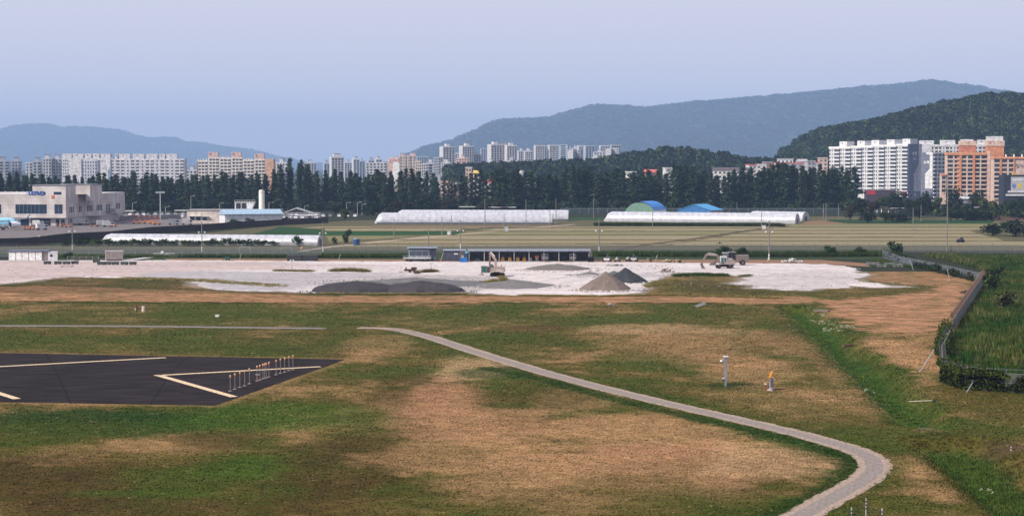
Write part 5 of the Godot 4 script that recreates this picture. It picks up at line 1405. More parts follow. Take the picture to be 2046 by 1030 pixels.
func build_farm():
	rng.seed = 111
	var PADDY := Color(0.32, 0.265, 0.15)
	var PALE := Color(0.345, 0.295, 0.18)
	var GRN := Color(0.25, 0.235, 0.11)
	# ground tones of the farmland, then its strips
	field("farmland", [Vector2(-184.38,-587.4),Vector2(184.98,-587.4),Vector2(296.67,-942.79),Vector2(157.54,-979.81),Vector2(-75.26,-908.46),Vector2(-98.88,-832.66),Vector2(-117.4,-734.56),Vector2(-133.5,-632.11),Vector2(-186.57,-594.41)], 0.012, Color(0.13, 0.12, 0.06))
	var rows := [[[Vector2(-60.22,-612.68),Vector2(47.57,-624.19),Vector2(52.23,-632.11),Vector2(-54.02,-632.11)],PALE],[[Vector2(-54.19,-634.12),Vector2(53.21,-634.12),Vector2(64.63,-668.11),Vector2(-45.09,-668.11)],PADDY],[[Vector2(-43.52,-670.36),Vector2(65.19,-670.36),Vector2(77.89,-710.99),Vector2(-31.56,-710.99)],PALE],[[Vector2(-29.84,-713.53),Vector2(78.53,-713.53),Vector2(92.61,-756.85),Vector2(-18.06,-756.85)],GRN],[[Vector2(-16.18,-759.73),Vector2(93.94,-759.73),Vector2(102.72,-789.81),Vector2(-6.69,-789.81)],PALE],[[Vector2(-4.68,-792.95),Vector2(104.14,-792.95),Vector2(113.39,-815.64),Vector2(7.74,-815.64)],PADDY],[[Vector2(50.78,-624.19),Vector2(166.11,-624.19),Vector2(174.28,-654.95),Vector2(58.32,-654.95)],PALE],[[Vector2(59.35,-657.11),Vector2(166.42,-657.11),Vector2(171.51,-691.27),Vector2(68.64,-691.27)],PADDY],[[Vector2(69.23,-693.68),Vector2(171.21,-693.68),Vector2(174.65,-726.53),Vector2(79.59,-726.53)],PALE],[[Vector2(80.81,-729.18),Vector2(174.35,-729.18),Vector2(180.09,-765.56),Vector2(94.66,-765.56)],PADDY],[[Vector2(95.62,-768.51),Vector2(188.67,-768.51),Vector2(198.26,-799.3),Vector2(107.03,-799.3)],PALE],[[Vector2(108.48,-802.52),Vector2(201.12,-802.52),Vector2(216.2,-854.04),Vector2(124.2,-854.04)],GRN],[[Vector2(-74.65,-759.73),Vector2(-23.97,-759.73),Vector2(-19.85,-789.81),Vector2(-75.57,-789.81)],PALE],[[Vector2(-86.18,-794.21),Vector2(-16.91,-794.21),Vector2(-4.83,-818.99),Vector2(-80.46,-818.99)],PADDY],[[Vector2(-60.41,-648.56),Vector2(-45.85,-679.5),Vector2(-35.08,-708.46),Vector2(-67.8,-708.46)],GRN]]
	for r in rows: field("paddy", ragged(r[0], 0.5, 9.0), 0.02, r[1])
	field("rice_strip", [Vector2(-70.11,-713.53),Vector2(-22.52,-713.53),Vector2(-17.06,-755.7),Vector2(-72.31,-755.7)], 0.026, Color(0.02, 0.085, 0.018))
	field("rice_strip", [Vector2(-97.13,-723.89),Vector2(-70.11,-713.53),Vector2(-74.1,-774.48),Vector2(-97.26,-818.99),Vector2(-96.71,-780.54)], 0.026, Color(0.025, 0.075, 0.02))
	field("green_field", [Vector2(136.32,-861.41),Vector2(210.53,-857.71),Vector2(226.33,-912.62),Vector2(150.47,-921.04)], 0.03, Color(0.022, 0.07, 0.016))
	field("green_field", [Vector2(22.6,-908.46),Vector2(44.73,-908.46),Vector2(47.31,-960.95),Vector2(31.3,-960.95)], 0.03, Color(0.03, 0.08, 0.02))
	field("bare_plot", [Vector2(-58.73,-809.03),Vector2(22.2,-809.03),Vector2(25.09,-836.15),Vector2(-58.98,-836.15)], 0.026, Color(0.22, 0.15, 0.10))
	field("bare_plot", [Vector2(124.27,-839.67),Vector2(148.3,-854.04),Vector2(143.75,-908.46),Vector2(134.32,-892.22)], 0.032, Color(0.28, 0.17, 0.10))
	var bank := B.new()
	bank.col = Color(0.13, 0.11, 0.065)
	for l in [[Vector2(-61.31,-632.11),Vector2(49.8,-632.11)],[Vector2(-55.45,-669.01),Vector2(63,-669.01)],[Vector2(-44.39,-712),Vector2(77.09,-712)],[Vector2(-29.75,-758),Vector2(92.75,-758)],[Vector2(-12.79,-791.69),Vector2(106.01,-791.69)],[Vector2(55.03,-655.81),Vector2(174.5,-655.81)],[Vector2(67,-692.72),Vector2(171.87,-692.72)],[Vector2(77.84,-727.59),Vector2(174.9,-727.59)],[Vector2(91.85,-766.74),Vector2(186.27,-766.74)],[Vector2(106.17,-800.59),Vector2(200.64,-800.59)],[Vector2(-77.84,-792.32),Vector2(-7.72,-792.32)],[Vector2(-74.36,-756.85),Vector2(-17.09,-756.85)]]:
		levee(l[0], l[1], 1.0, 0.34, bank)
	structure("paddy_bank", bank, mats.stone)
	var road := B.new()
	road.col = Color(0.40, 0.33, 0.27)
	ribbon([Vector2(-63.03,-580.56),Vector2(-56.9,-610.8),Vector2(-48.14,-640.23),Vector2(-33.76,-681.82),Vector2(-17.33,-726.53),Vector2(1.4,-777.5),Vector2(16.18,-818.99),Vector2(27.58,-846.79)], 2.6, 0.05, road, 0.2)
	structure("farm_track", road, mats.concrete_road)
	road = B.new()
	road.col = Color(0.12, 0.085, 0.07)
	ribbon([Vector2(31.39,-590.88),Vector2(43.04,-628.12),Vector2(59.69,-670.36),Vector2(76.89,-718.68),Vector2(97.13,-777.5),Vector2(115.96,-818.99)], 3.2, 0.05, road, 0.3)
	structure("ditch_track", road, mats.stone)
	# tall crop strip in front of the right greenhouse
	var crop := []
	var ctint := []
	var shape := tuft(12, 0.5, 0.3)
	for i in 5200:
		var a := rng.randf()
		var p: Vector2 = Vector2(35.52,-829.2).lerp(Vector2(114.33,-822.36), a) + Vector2(0, rf(-14, 4))
		crop.append(Transform3D(Basis(Vector3.UP, rf(0, TAU)).scaled(Vector3(1.3, rf(1.0, 1.5), 1.3)), Vector3(p.x, 0, p.y)))
		ctint.append(DEEP.lerp(GREEN, rng.randf()) * rf(0.9, 1.5))
	stuff("crop", shape, mats.leaf, crop, ctint, "strip of dark green crop in front of the right greenhouse", "crop")
	# greenhouses
	var g := Vector3(-134.39,0,-640.23)
	var e := Vector3(-61.35,0,-624.19)
	var o := thing("greenhouse", "long plastic tunnel greenhouse behind the hedge on the left", "greenhouse", g, -atan2(e.z - g.z, e.x - g.x))
	tunnel(o, g.distance_to(e), 6.4, 3.3, 3.0, Color(0.3, 0.3, 0.32))
	g = Vector3(-59.8,0,-854.04)
	e = Vector3(17.67,0,-850.4)
	o = thing("greenhouse", "long bright greenhouse in the middle of the paddies", "greenhouse", g, -atan2(e.z - g.z, e.x - g.x))
	tunnel(o, g.distance_to(e), 9.0, 5.0, 3.4, Color(0.10, 0.11, 0.13))
	g = Vector3(-54.29,0,-908.46)
	e = Vector3(26.21,0,-904.35)
	o = thing("greenhouse", "second greenhouse just behind the long bright one, its end showing at the right", "greenhouse", g, -atan2(e.z - g.z, e.x - g.x))
	tunnel(o, g.distance_to(e), 9.0, 5.0, 3.4, Color(0.10, 0.11, 0.13))
	g = Vector3(43.02,0,-892.22)
	e = Vector3(125.61,0,-857.71)
	o = thing("greenhouse", "long ribbed greenhouse in front of the blue roofed sheds", "greenhouse", g, -atan2(e.z - g.z, e.x - g.x))
	tunnel(o, g.distance_to(e), 8.4, 4.6, 3.4, Color(0.36, 0.36, 0.38))
	g = Vector3(112.67,0,-921.04)
	e = Vector3(135.76,0,-900.27)
	o = thing("greenhouse", "short greenhouse end peeping out behind the ribbed one", "greenhouse", g, -atan2(e.z - g.z, e.x - g.x))
	tunnel(o, g.distance_to(e), 6.0, 4.2, 2.0, Color(0.36, 0.36, 0.38))
	# round-roofed barn
	o = thing("barn", "green fronted arched barn with a bright blue top sheet", "barn", Vector3(61.63,0,-940), deg_to_rad(-24))
	var b := B.new()
	var bu := B.new()
	var fr := B.new()
	b.col = Color(0.62, 0.66, 0.68)
	bu.col = Color(0.02, 0.20, 0.62)
	fr.col = Color(0.13, 0.25, 0.19)
	for j in 12:
		var a := PI * j / 12
		var c := PI * (j + 1) / 12
		var p := Vector3(cos(a) * 8.4, sin(a) * 7.9, 0)
		var q := Vector3(cos(c) * 8.4, sin(c) * 7.9, 0)
		b.quad(p, p - Vector3(0, 0, 17), q - Vector3(0, 0, 17), q)
		fr.tri(Vector3(0, 0, 0.02), p + Vector3(0, 0, 0.02), q + Vector3(0, 0, 0.02))
		if j >= 2 and j <= 6: bu.quad(p * 1.015 + Vector3(0, 0.25, 0.6), p * 1.015 + Vector3(0, 0.25, -17.3), q * 1.015 + Vector3(0, 0.25, -17.3), q * 1.015 + Vector3(0, 0.25, 0.6))
	part("arched_roof", b, mats.paint, o)
	part("blue_sheet", bu, mats.paint, o)
	part("front_wall", fr, mats.paint, o)
	# blue gabled shed
	o = thing("shed", "blue gabled shed with a light blue roof right of the arched barn", "shed", Vector3(85.54,0,-915), deg_to_rad(-30))
	b = B.new()
	b.col = Color(0.02, 0.14, 0.38)
	b.prism([Vector2(-8.4, 0), Vector2(8.4, 0), Vector2(8.4, 4.6), Vector2(0, 7.2), Vector2(-8.4, 4.6)], -0.2, 0)
	part("front_wall", b, mats.paint, o)
	b = B.new()
	b.col = Color(0.42, 0.36, 0.30)
	b.bx(-8.3, 8.3, 0, 4.6, -13.6, -0.22)
	part("side_wall", b, mats.paint, o)
	b = B.new()
	b.col = Color(0.05, 0.28, 0.58)
	b.prism([Vector2(-8.9, 4.45), Vector2(0, 7.2), Vector2(8.9, 4.45), Vector2(8.9, 4.65), Vector2(0, 7.42), Vector2(-8.9, 4.65)], -14.0, 0.3)
	part("roof", b, mats.paint, o)
	# poles
	var PL := [[Vector3(-40.32,0,-665.88),7.35,0,"bare pole beside the farm track left of the green strip"],[Vector3(-26.26,0,-612.68),5.98,0,"short bare pole behind the glass fronted cabin"],[Vector3(-25.45,0,-708.46),7.09,0,"left of two close poles by the white box on the track"],[Vector3(-22.31,0,-718.68),7.19,0,"right of two close poles by the white box on the track"],[Vector3(-15.81,0,-597.98),8.9,5.68,"lamp pole behind the small shed with blue tanks"],[Vector3(-10.48,0,-756.85),12.81,0,"tall pole in front of the middle of the long greenhouse"],[Vector3(-3.11,0,-756.85),7.18,0,"pole by the grey box on the farm track"],[Vector3(5.74,0,-799.3),11.68,0,"tall pole crossing the right half of the long greenhouse"],[Vector3(16.1,0,-825.77),7.2,0,"shorter pole at the dark greenhouse mouth"],[Vector3(18.95,0,-839.67),11.2,0,"tall pole at the right end of the long greenhouse"],[Vector3(39.41,0,-942.79),9.91,0,"pole in the green gap between the greenhouses"],[Vector3(25.78,0,-577.19),9.78,6.37,"lamp pole behind the right end of the open shed"],[Vector3(54.53,0,-1063.3),4.36,0,"thin pole left of the green fronted barn"],[Vector3(66.11,0,-1135.88),9.61,0,"tall thin pole above the green fronted barn"],[Vector3(57.16,0,-792.95),7.73,0,"pole before the ribbed greenhouse under the arched barn"],[Vector3(83.98,0,-1063.3),4.09,0,"thin pole right of the blue barn sheet"],[Vector3(126.74,0,-1098.4),5.07,0,"thin pole right of the blue gabled shed"],[Vector3(100.7,0,-786.7),7.87,0,"pole by the white box before the ribbed greenhouse"],[Vector3(69.7,0,-528.23),10.71,7.73,"lamp pole at the yard fence behind the white rubble"],[Vector3(146.48,0,-916.81),7.76,0,"left of the pole pair right of the greenhouse ends"],[Vector3(137.56,0,-854.04),8.98,0,"right of the pole pair right of the greenhouse ends"],[Vector3(154.96,0,-925.31),7.83,0,"single pole before the brownish tree"],[Vector3(127.41,0,-570.58),23.41,0,"very tall concrete pole rising in front of the orange block"],[Vector3(158.11,0,-768.51),8.87,0,"leaning pole in the pale paddies at the right"],[Vector3(187.18,0,-892.22),7.78,0,"pole in the green field below the lower white block"],[Vector3(-91.85,0,-577.19),9.04,5.93,"lamp pole in front of the left greenhouse hedge"],[Vector3(-56,0,-577.19),8.89,5.63,"lamp pole at the mouth of the left greenhouse"],[Vector3(-132.52,0,-587.4),8.44,5.88,"lamp pole in front of the boundary wall"]]
	for p in PL: lamp_pole(p[0], p[1], p[3], p[2])
	# small things by the tracks
	var S := [[Vector3(-23.07,0,-713.53),1.19,1.46,Color(0.7,0.7,0.7),"meter_box","white meter box by the farm track near two poles"],[Vector3(-2.14,0,-756.85),1.36,1.65,Color(0.5,0.52,0.58),"meter_box","pale grey meter box by the farm track under the greenhouse"],[Vector3(100.91,0,-780.54),1.4,1.5,Color(0.62,0.62,0.62),"meter_box","pale meter box at the dark ditch track"]]
	for s in S:
		o = thing(s[4], s[5], "cabinet", s[0])
		box_part("body", o, s[3], mats.paint, -s[1] / 2, s[1] / 2, 0.1, s[2], -0.5, 0.5)
		box_part("door", o, s[3] * 0.9, mats.paint, -s[1] / 2 + 0.1, s[1] / 2 - 0.1, 0.3, s[2] - 0.2, 0.5, 0.53)
		box_part("cap", o, s[3], mats.paint, -s[1] / 2 - 0.1, s[1] / 2 + 0.1, s[2], s[2] + 0.12, -0.6, 0.6)
	o = thing("barrel", "big blue plastic water tank beside the farm track", "tank", Vector3(-49.97,0,-626.15))
	b = B.new()
	b.col = Color(0.01, 0.05, 0.20)
	b.cyl(Vector3(0, 0, 0), Vector3(0, 1.95, 0), 1.0, 1.0, 20)
	part("body", b, mats.paint, o)
	b = B.new()
	b.col = Color(0.30, 0.36, 0.45)
	b.cyl(Vector3(0, 1.95, 0), Vector3(0, 2.2, 0), 1.02, 0.85, 20)
	part("lid", b, mats.paint, o)
	for k in 2:
		b = B.new()
		b.col = Color(0.01, 0.06, 0.22)
		b.cyl(Vector3(0, 0.6 + k * 0.7, 0), Vector3(0, 0.7 + k * 0.7, 0), 1.03, 1.03, 20)
		part("band", b, mats.paint, o)
	o = thing("scarecrow", "dark scarecrow-like bird kite on a pole above the fence behind the excavators", "scarecrow", Vector3(62.64,0,-587.4))
	box_part("pole", o, Color(0.05, 0.05, 0.05), mats.paint, -0.04, 0.04, 0, 2.0, -0.04, 0.04)
	box_part("wings", o, Color(0.03, 0.03, 0.035), mats.paint, -0.8, 0.8, 2.0, 2.2, -0.1, 0.1)
	box_part("body", o, Color(0.03, 0.03, 0.035), mats.paint, -0.18, 0.18, 2.21, 2.6, -0.15, 0.15)
	var tr := make_tractor()
	tr.position = Vector3(149.28,0,-648.56)
	# low fence of dark netting in front of the conifers
	var nf := thing("net_fence", "low dark green net fence in front of the conifer row", "fence", Vector3(25.84,0,-1040))
	var L := 149.33
	box_part("net", nf, Color(0.025, 0.04, 0.045), mats.paint, 0, L, 0, 2.6, -0.05, 0.05)
	box_part("rail", nf, Color(0.3, 0.34, 0.38), mats.paint, 0, L, 2.6, 2.72, -0.06, 0.06)
	for k in int(L / 5.0): box_part("post", nf, Color(0.25, 0.3, 0.34), mats.paint, k * 5.0, k * 5.0 + 0.15, 0, 2.75, 0.06, 0.2)

func make_tractor() -> Node3D:
	var o := thing("tractor", "small dark blue tractor at the edge of the pale paddies", "tractor", Vector3.ZERO, 0.3)
	box_part("body", o, Color(0.03, 0.04, 0.10), mats.paint, -1.2, 1.0, 0.6, 1.2, -0.45, 0.45)
	box_part("seat", o, Color(0.02, 0.02, 0.03), mats.paint, 0.1, 0.7, 1.2, 1.7, -0.3, 0.3)
	for x in [-0.9, 0.7]:
		for z in [-0.55, 0.55]:
			var b := B.new()
			b.cyl(Vector3(x, 0.5 if x > 0 else 0.35, z - 0.15), Vector3(x, 0.5 if x > 0 else 0.35, z + 0.15), 0.5 if x > 0 else 0.35, 0.5 if x > 0 else 0.35, 12)
			part("wheel", b, mats.rubber, o)
	return o

# ---------------------------------------------------------------- the terminal, its apron and the service buildings
func build_terminal():
	rng.seed = 222
	field("apron", [Vector2(-223.07,-657.11),Vector2(-177.15,-674.9),Vector2(-161.07,-710.99),Vector2(-144.2,-777.5),Vector2(-128.78,-832.66),Vector2(-106.9,-900.27),Vector2(-90.89,-925.31),Vector2(-104.42,-1063.3),Vector2(-204.77,-1019.85),Vector2(-319.88,-942.79)], 0.02, Color(0.24, 0.215, 0.22))
	var CL := Color(0.56, 0.515, 0.51)
	var th := deg_to_rad(-4.2)
	var o := thing("terminal_building", "pale tiled airport terminal with a dark window band at the left edge", "building", Vector3(-188.7, 0, -825), th)
	var H := 13.1
	box_part("upper_floors", o, CL, mats.tile, -62, 0, 3.4, H, -92, 0)
	box_part("ground_floor", o, CL, mats.tile, -62, -0.6, 0, 3.4, -91.6, -1.6)
	# joints of the facing
	var j := B.new()
	j.col = Color(0.30, 0.27, 0.27)
	for k in 6: j.bx(-62, 0.0, 4.4 + k * 1.5, 4.45 + k * 1.5, -0.02, 0.012)
	for k in 24: j.bx(-60 + k * 2.5, -59.95 + k * 2.5, 3.4, H, -0.02, 0.010)
	for k in 6: j.bx(-0.02, 0.012, 4.4 + k * 1.5, 4.45 + k * 1.5, -92, 0)
	part("facing_joints", j, mats.paint, o)
	var win := B.new()
	for e in [[-21.8, -8.3], [-4.9, -1.5], [-34, -28]]: 
		var f := pane("window", o, mats.dark_glass, e[0], e[1], 5.2, 9.1, 0.03, 0.1)
		var n := int((e[1] - e[0]) / 1.7)
		for k in range(1, n): pane("mullion", o, mats.metal, e[0] + k * 1.7 - 0.04, e[0] + k * 1.7 + 0.04, 5.2, 9.1, 0.09, 0.06)
	for e in [[-20.2, -16.6], [-15.6, -7.2]]: pane("entrance", o, mats.dark_glass, e[0], e[1], 0.1, 3.1, -1.55, 0.1)
	for e in [[-4.9, -3.4], [-2.6, -1.1]]: pane("ground_window", o, mats.dark_glass, e[0], e[1], 0.2, 2.8, -1.55, 0.1)
	box_part("canopy_beam", o, Color(0.55, 0.53, 0.54), mats.paint, -15.8, -6.8, 1.7, 1.85, -1.5, -1.2)
	# slit windows of the long side
	for g in [[-5.69,3],[-19.44,2],[-31.39,4],[-46.02,4],[-61.15,3],[-77.66,3]]:
		for k in g[1]:
			var s := pane("slit_window", o, mats.dark_glass, -0.9 + 0.0, 0.9, 5.4, 8.0, 0, 0.1)
			s.rotation.y = PI / 2
			s.position = Vector3(0.03, 6.7, g[0] - k * 2.3)
			s.scale = Vector3(1.1, 2.6, 0.1)
	for k in 3:
		var s := pane("slit_window", o, mats.dark_glass, -0.5, 0.5, 0.6, 2.6, 0, 0.1)
		s.rotation.y = PI / 2
		s.position = Vector3(-0.56, 1.8, -5.69 - k * 2.0)
	# roof blocks
	var z1 := -14.32
	var top := 17.1
	box_part("roof_block", o, CL, mats.tile, -14.4, -0.02, H, top, z1, -0.05)
	box_part("roof_block_edge", o, Color(0.2, 0.2, 0.22), mats.paint, -14.7, 0.2, top, top + 0.3, z1, 0.2)
	box_part("rear_roof_block", o, CL, mats.tile, -10, 3.6, H + 0.01, top, z1 - 22, z1 - 3.0)
	box_part("rear_block_edge", o, Color(0.2, 0.2, 0.22), mats.paint, -10.2, 5.7, top, top + 0.3, z1 - 22.2, z1 - 2.8)
	box_part("hanging_block", o, CL, mats.tile, 3.62, 5.4, 10.4, top, z1 - 21, z1 - 2.9)
	pane("roof_window", o, mats.dark_glass, -5.2, -2.0, H + 0.2, H + 1.3, 0.02, 0.1)
	pane("roof_window", o, mats.dark_glass, -9.6, -8.8, H + 0.1, H + 1.3, 0.02, 0.1)
	box_part("emblem", o, Color(0.55, 0.13, 0.06), mats.paint, -6.2, -4.9, 11.6, 13.0, 0.02, 0.12)
	var roof := box_part("parapet", o, Color(0.62, 0.6, 0.6), mats.paint, -62, -14.9, H, H + 0.35, -1.2, 0.1)
	for k in 6:
		var b := B.new()
		b.col = Color(0.7, 0.7, 0.72)
		b.cyl(Vector3(-30.5 + k * 2.6, H, -1.5), Vector3(-29.2 + k * 2.6, H + 1.6, -1.5), 0.08, 0.08, 5)
		part("roof_strut", b, mats.paint, o)
	# blue roof letters
	for k in 6:
		var b := B.new()
		b.col = Color(0.03, 0.12, 0.42)
		var x := -16.8 + k * 1.22
		strokes(b, [[[Vector2(0, 1), Vector2(0.8, 1), Vector2(0.8, 0)], [Vector2(0, 0.4), Vector2(0.8, 0.5)]], [[Vector2(0, 1), Vector2(0, 0.2), Vector2(0.8, 0.2)], [Vector2(0.8, 1), Vector2(0.8, 0)], [Vector2(0.4, 0.6), Vector2(0.8, 0.6)]], [[Vector2(0, 0), Vector2(0, 1), Vector2(0.8, 1), Vector2(0.8, 0), Vector2(0, 0)]]][k % 3], Vector3(x, H + 0.1, 0.2), 1.3, 0.34)
		part("roof_letter", b, mats.paint, o)
	# outside stair on the long side
	var sz := -66.04
	var st := B.new()
	st.col = Color(0.16, 0.17, 0.20)
	for k in 14: st.box(Vector3(1.0, 4.6 - k * 0.34, sz - 2 - k * 1.0), Vector3(1.6, 0.12, 1.0))
	st.bx(0.1, 1.9, 4.7, 4.85, sz - 2, sz + 6)
	st.bx(1.75, 1.85, 4.85, 5.9, sz - 2, sz + 6)
	part("outside_stair", st, mats.paint, o)
	box_part("porch_roof", o, Color(0.42, 0.39, 0.39), mats.paint, 0.02, 2.6, 3.2, 3.5, -54.72, -32.91)
	# boundary wall, in panels
	var wl := [Vector2(-177.54,-605.24),Vector2(-162.34,-618.38),Vector2(-154.89,-624.19),Vector2(-151.73,-663.67),Vector2(-140.96,-684.16),Vector2(-135.75,-731.86),Vector2(-121.56,-765.56),Vector2(-113.38,-799.3),Vector2(-100.25,-832.66),Vector2(-82.01,-868.91)]
	var w := thing("boundary_wall", "long dark brown concrete boundary wall in front of the apron", "wall", Vector3(wl[0].x, 0, wl[0].y))
	for i in wl.size() - 1:
		var d: Vector2 = wl[i + 1] - wl[i]
		var n := int(d.length() / 7.0) + 1
		for k in n:
			var p: Vector2 = wl[i] + d * k / n
			var b := B.new()
			var v := rf(0.85, 1.15)
			b.col = Color(0.085 * v, 0.072 * v, 0.075 * v)
			b.bx(0.04, d.length() / n - 0.04, 0, 2.5, -0.12, 0.12)
			part("panel", b, mats.stone, w, Vector3(p.x - wl[0].x, 0, p.y - wl[0].y), -atan2(d.y, d.x))
	# inner wall behind the apron
	w = thing("apron_wall", "pale low concrete wall behind the apron right of the terminal", "wall", Vector3(-198.82,0,-896.23))
	var a := Vector3(42.9,0,-37.74)
	w.rotation.y = -atan2(a.z, a.x)
	for k in int(a.length() / 6.0): box_part("panel", w, Color(0.34, 0.31, 0.31) * rf(0.93, 1.07), mats.stone, k * 6.0 + 0.03, k * 6.0 + 5.97, 0, 2.1, -0.12, 0.12)
	# plant building with the chimney
	o = thing("plant_building", "cream plant building with a flat roof behind the metal shed", "building", Vector3(-143.39,0,-860), deg_to_rad(-2))
	var Lx := 40.38
	box_part("wall", o, Color(0.58, 0.51, 0.48), mats.wall, 0, Lx, 0, 5.67, -14, 0)
	box_part("roof_edge", o, Color(0.30, 0.29, 0.30), mats.paint, -0.3, Lx + 0.3, 5.67, 6.11, -14.3, 0.3)
	for k in 3: pane("window", o, mats.dark_glass, 1.4 + k * 2.8, 3.2 + k * 2.8, 1.4, 3.0, 0.03, 0.1)
	box_part("awning", o, Color(0.72, 0.69, 0.66), mats.paint, 0.8, 6.5, 3.2, 3.4, 0.02, 1.2)
	box_part("awning", o, Color(0.72, 0.69, 0.66), mats.paint, 7.2, 9.6, 3.1, 3.3, 0.02, 1.2)
	o = thing("cooling_unit", "white cooling unit with dark louvres standing on the plant roof", "cooling unit", Vector3(-123.95,6.15,-872))
	var cw := 8.94
	box_part("housing", o, Color(0.66, 0.68, 0.72), mats.paint, 0, cw * 0.8, 0, 3.0, -4, 0)
	for k in 2: box_part("louvre", o, Color(0.015, 0.015, 0.025), mats.paint, cw * (0.06 + 0.28 * k), cw * (0.30 + 0.28 * k), 0.2, 2.6, 0.01, 0.1)
	var b := B.new()
	b.col = Color(0.66, 0.68, 0.72)
	b.prism([Vector2(cw * 0.8, 0), Vector2(cw * 0.86, 0), Vector2(cw, 3.0), Vector2(cw * 0.8, 3.0)], -4, 0)
	part("sloped_side", b, mats.paint, o)
	box_part("deck", o, Color(0.4, 0.38, 0.38), mats.paint, -0.2, cw + 0.2, 3.0, 3.2, -4.2, 0.2)
	box_part("handrail", o, Color(0.55, 0.48, 0.45), mats.paint, -0.2, cw + 0.2, 3.9, 4.0, 0.12, 0.2)
	for k in 9: box_part("rail_post", o, Color(0.55, 0.5, 0.48), mats.paint, cw * k / 8.0 - 0.05, cw * k / 8.0 + 0.05, 3.2, 3.9, 0.1, 0.2)
	o = thing("chimney", "tall white round chimney behind the metal shed", "chimney", Vector3(-111.38,0,-868))
	b = B.new()
	b.col = Color(0.76, 0.75, 0.70)
	b.cyl(Vector3(0, 0, 0), Vector3(0, 14.2, 0), 1.28, 1.28, 18)
	part("shaft", b, mats.wall, o)
	b = B.new()
	b.col = Color(0.78, 0.77, 0.72)
	b.cyl(Vector3(0, 14.2, 0), Vector3(0, 14.8, 0), 1.28, 0.85, 18)
	part("cap", b, mats.wall, o)
	b = B.new()
	b.col = Color(0.2, 0.2, 0.22)
	b.cyl(Vector3(1.3, 6.6, 0), Vector3(2.6, 4.6, 0.6), 0.22, 0.22, 8)
	part("flue", b, mats.paint, o)
	o = thing("metal_shed", "white metal shed with a pale blue roof along the boundary wall", "shed", Vector3(-124,0,-842), deg_to_rad(22))
	var ml := 25.5
	var hh := 4.3
	box_part("front_wall", o, Color(0.66, 0.68, 0.72), mats.paint, 0, ml, 0, hh, -10, 0)
	for k in 5: box_part("seam", o, Color(0.34, 0.36, 0.42), mats.paint, 2.0 + k * 5.2, 2.12 + k * 5.2, 0, hh, 0.0, 0.05)
	for k in 5: box_part("vent", o, Color(0.1, 0.1, 0.12), mats.paint, 0.8 + k * 4.6, 1.1 + k * 4.6, 2.2, 2.6, 0.0, 0.06)
	b = B.new()
	b.col = Color(0.30, 0.42, 0.56)
	b.prism([Vector2(0.5, hh), Vector2(0.5, hh + 0.25), Vector2(-5, hh + 2.2), Vector2(-10.6, hh + 0.25), Vector2(-10.6, hh)], -0.4, ml + 0.4)
	var roof_m := part("roof", b, mats.paint, o)
	roof_m.transform = Transform3D(Basis(Vector3(0, 0, 1), Vector3(0, 1, 0), Vector3(1, 0, 0)), Vector3.ZERO)
	# light mast
	o = thing("light_mast", "tall grey floodlight mast with a flat lamp platform over the orange steps", "mast", Vector3(-153.26,0,-850))
	b = B.new()
	b.col = Color(0.42, 0.44, 0.48)
	b.cyl(Vector3(0, 0, 0), Vector3(0, 14.0, 0), 0.28, 0.2, 10)
	part("shaft", b, mats.paint, o)
	for k in 2: box_part("lamp_beam", o, Color(0.4, 0.42, 0.45), mats.paint, -2.0, 2.0, 13.4 + k * 0.7, 13.5 + k * 0.7, -0.1, 0.1)
	for k in 6: box_part("floodlight", o, Color(0.6, 0.6, 0.62), mats.paint, -1.9 + k * 0.68, -1.5 + k * 0.68, 13.55, 14.0, 0.1, 0.4)
	# car park
	var shades := ["white", "white", "silver", "white", "grey", "black", "white", "silver", "red", "white"]
	var line_no := -1
	for row in [[Vector3(-191.91,0,-965.59),Vector3(-161.2,0,-965.59),9],[Vector3(-196.83,0,-999.43),Vector3(-166.84,0,-999.43),9],[Vector3(-111.94,0,-942.79),Vector3(-92.6,0,-942.79),6],[Vector3(-116.22,0,-989.52),Vector3(-97.19,0,-989.52),6],[Vector3(-95.3,0,-970.29),Vector3(-75.39,0,-970.29),5],[Vector3(-185.15,0,-933.97),Vector3(-173.17,0,-933.97),3]]:
		line_no += 1
		for k in row[2]:
			var p: Vector3 = row[0].lerp(row[1], (k + rf(0.2, 0.5)) / row[2])
			var tone: String = shades[rng.randi() % shades.size()]
			var spot := "behind the orange steps" if p.x < -135 else "beside the grey gabled roof" if p.x < -90 else "near the pale green tree"
			place_car(p, tone, PI / 2 + rf(-0.15, 0.15), "%s car in the car park %s, %s in its %s line" % [tone, spot, NTH[k], ["front", "rear", "front", "rear", "far", "nearest"][line_no]], "cars in the car park")
	# car park shelters
	for e in [[Vector3(-191.96,0,-979.81),4.77,"white flat shelter roof at the corner of the terminal"],[Vector3(-167.98,0,-989.52),6.09,"white flat shelter roof left of the plant building"],[Vector3(-94.05,0,-892.22),10.07,"grey tilted shelter roof below the gabled roof"],[Vector3(-6.27,0,-1063.3),16.9,"pale long shelter roof under the conifers behind the greenhouse"],[Vector3(-24.25,0,-1074.75),18.19,"thin pale shelter roof behind the left half of the greenhouse"]]:
		o = thing("shelter", e[2], "shelter", e[0], 0.0, "flat shelters")
		box_part("roof", o, Color(0.66, 0.65, 0.66), mats.paint, -e[1] / 2, e[1] / 2, 2.7, 2.95, -2.5, 2.5)
		for s in [-1, 1]: box_part("post", o, Color(0.3, 0.3, 0.32), mats.paint, s * e[1] * 0.4 - 0.1, s * e[1] * 0.4 + 0.1, 0, 2.7, -0.1, 0.1)
	# grey gabled roof on posts
	o = thing("gabled_shelter", "grey gabled open roof behind the car park right of the chimney", "shelter", Vector3(-105.48,0,-960), 0.0)
	b = B.new()
	b.col = Color(0.36, 0.37, 0.40)
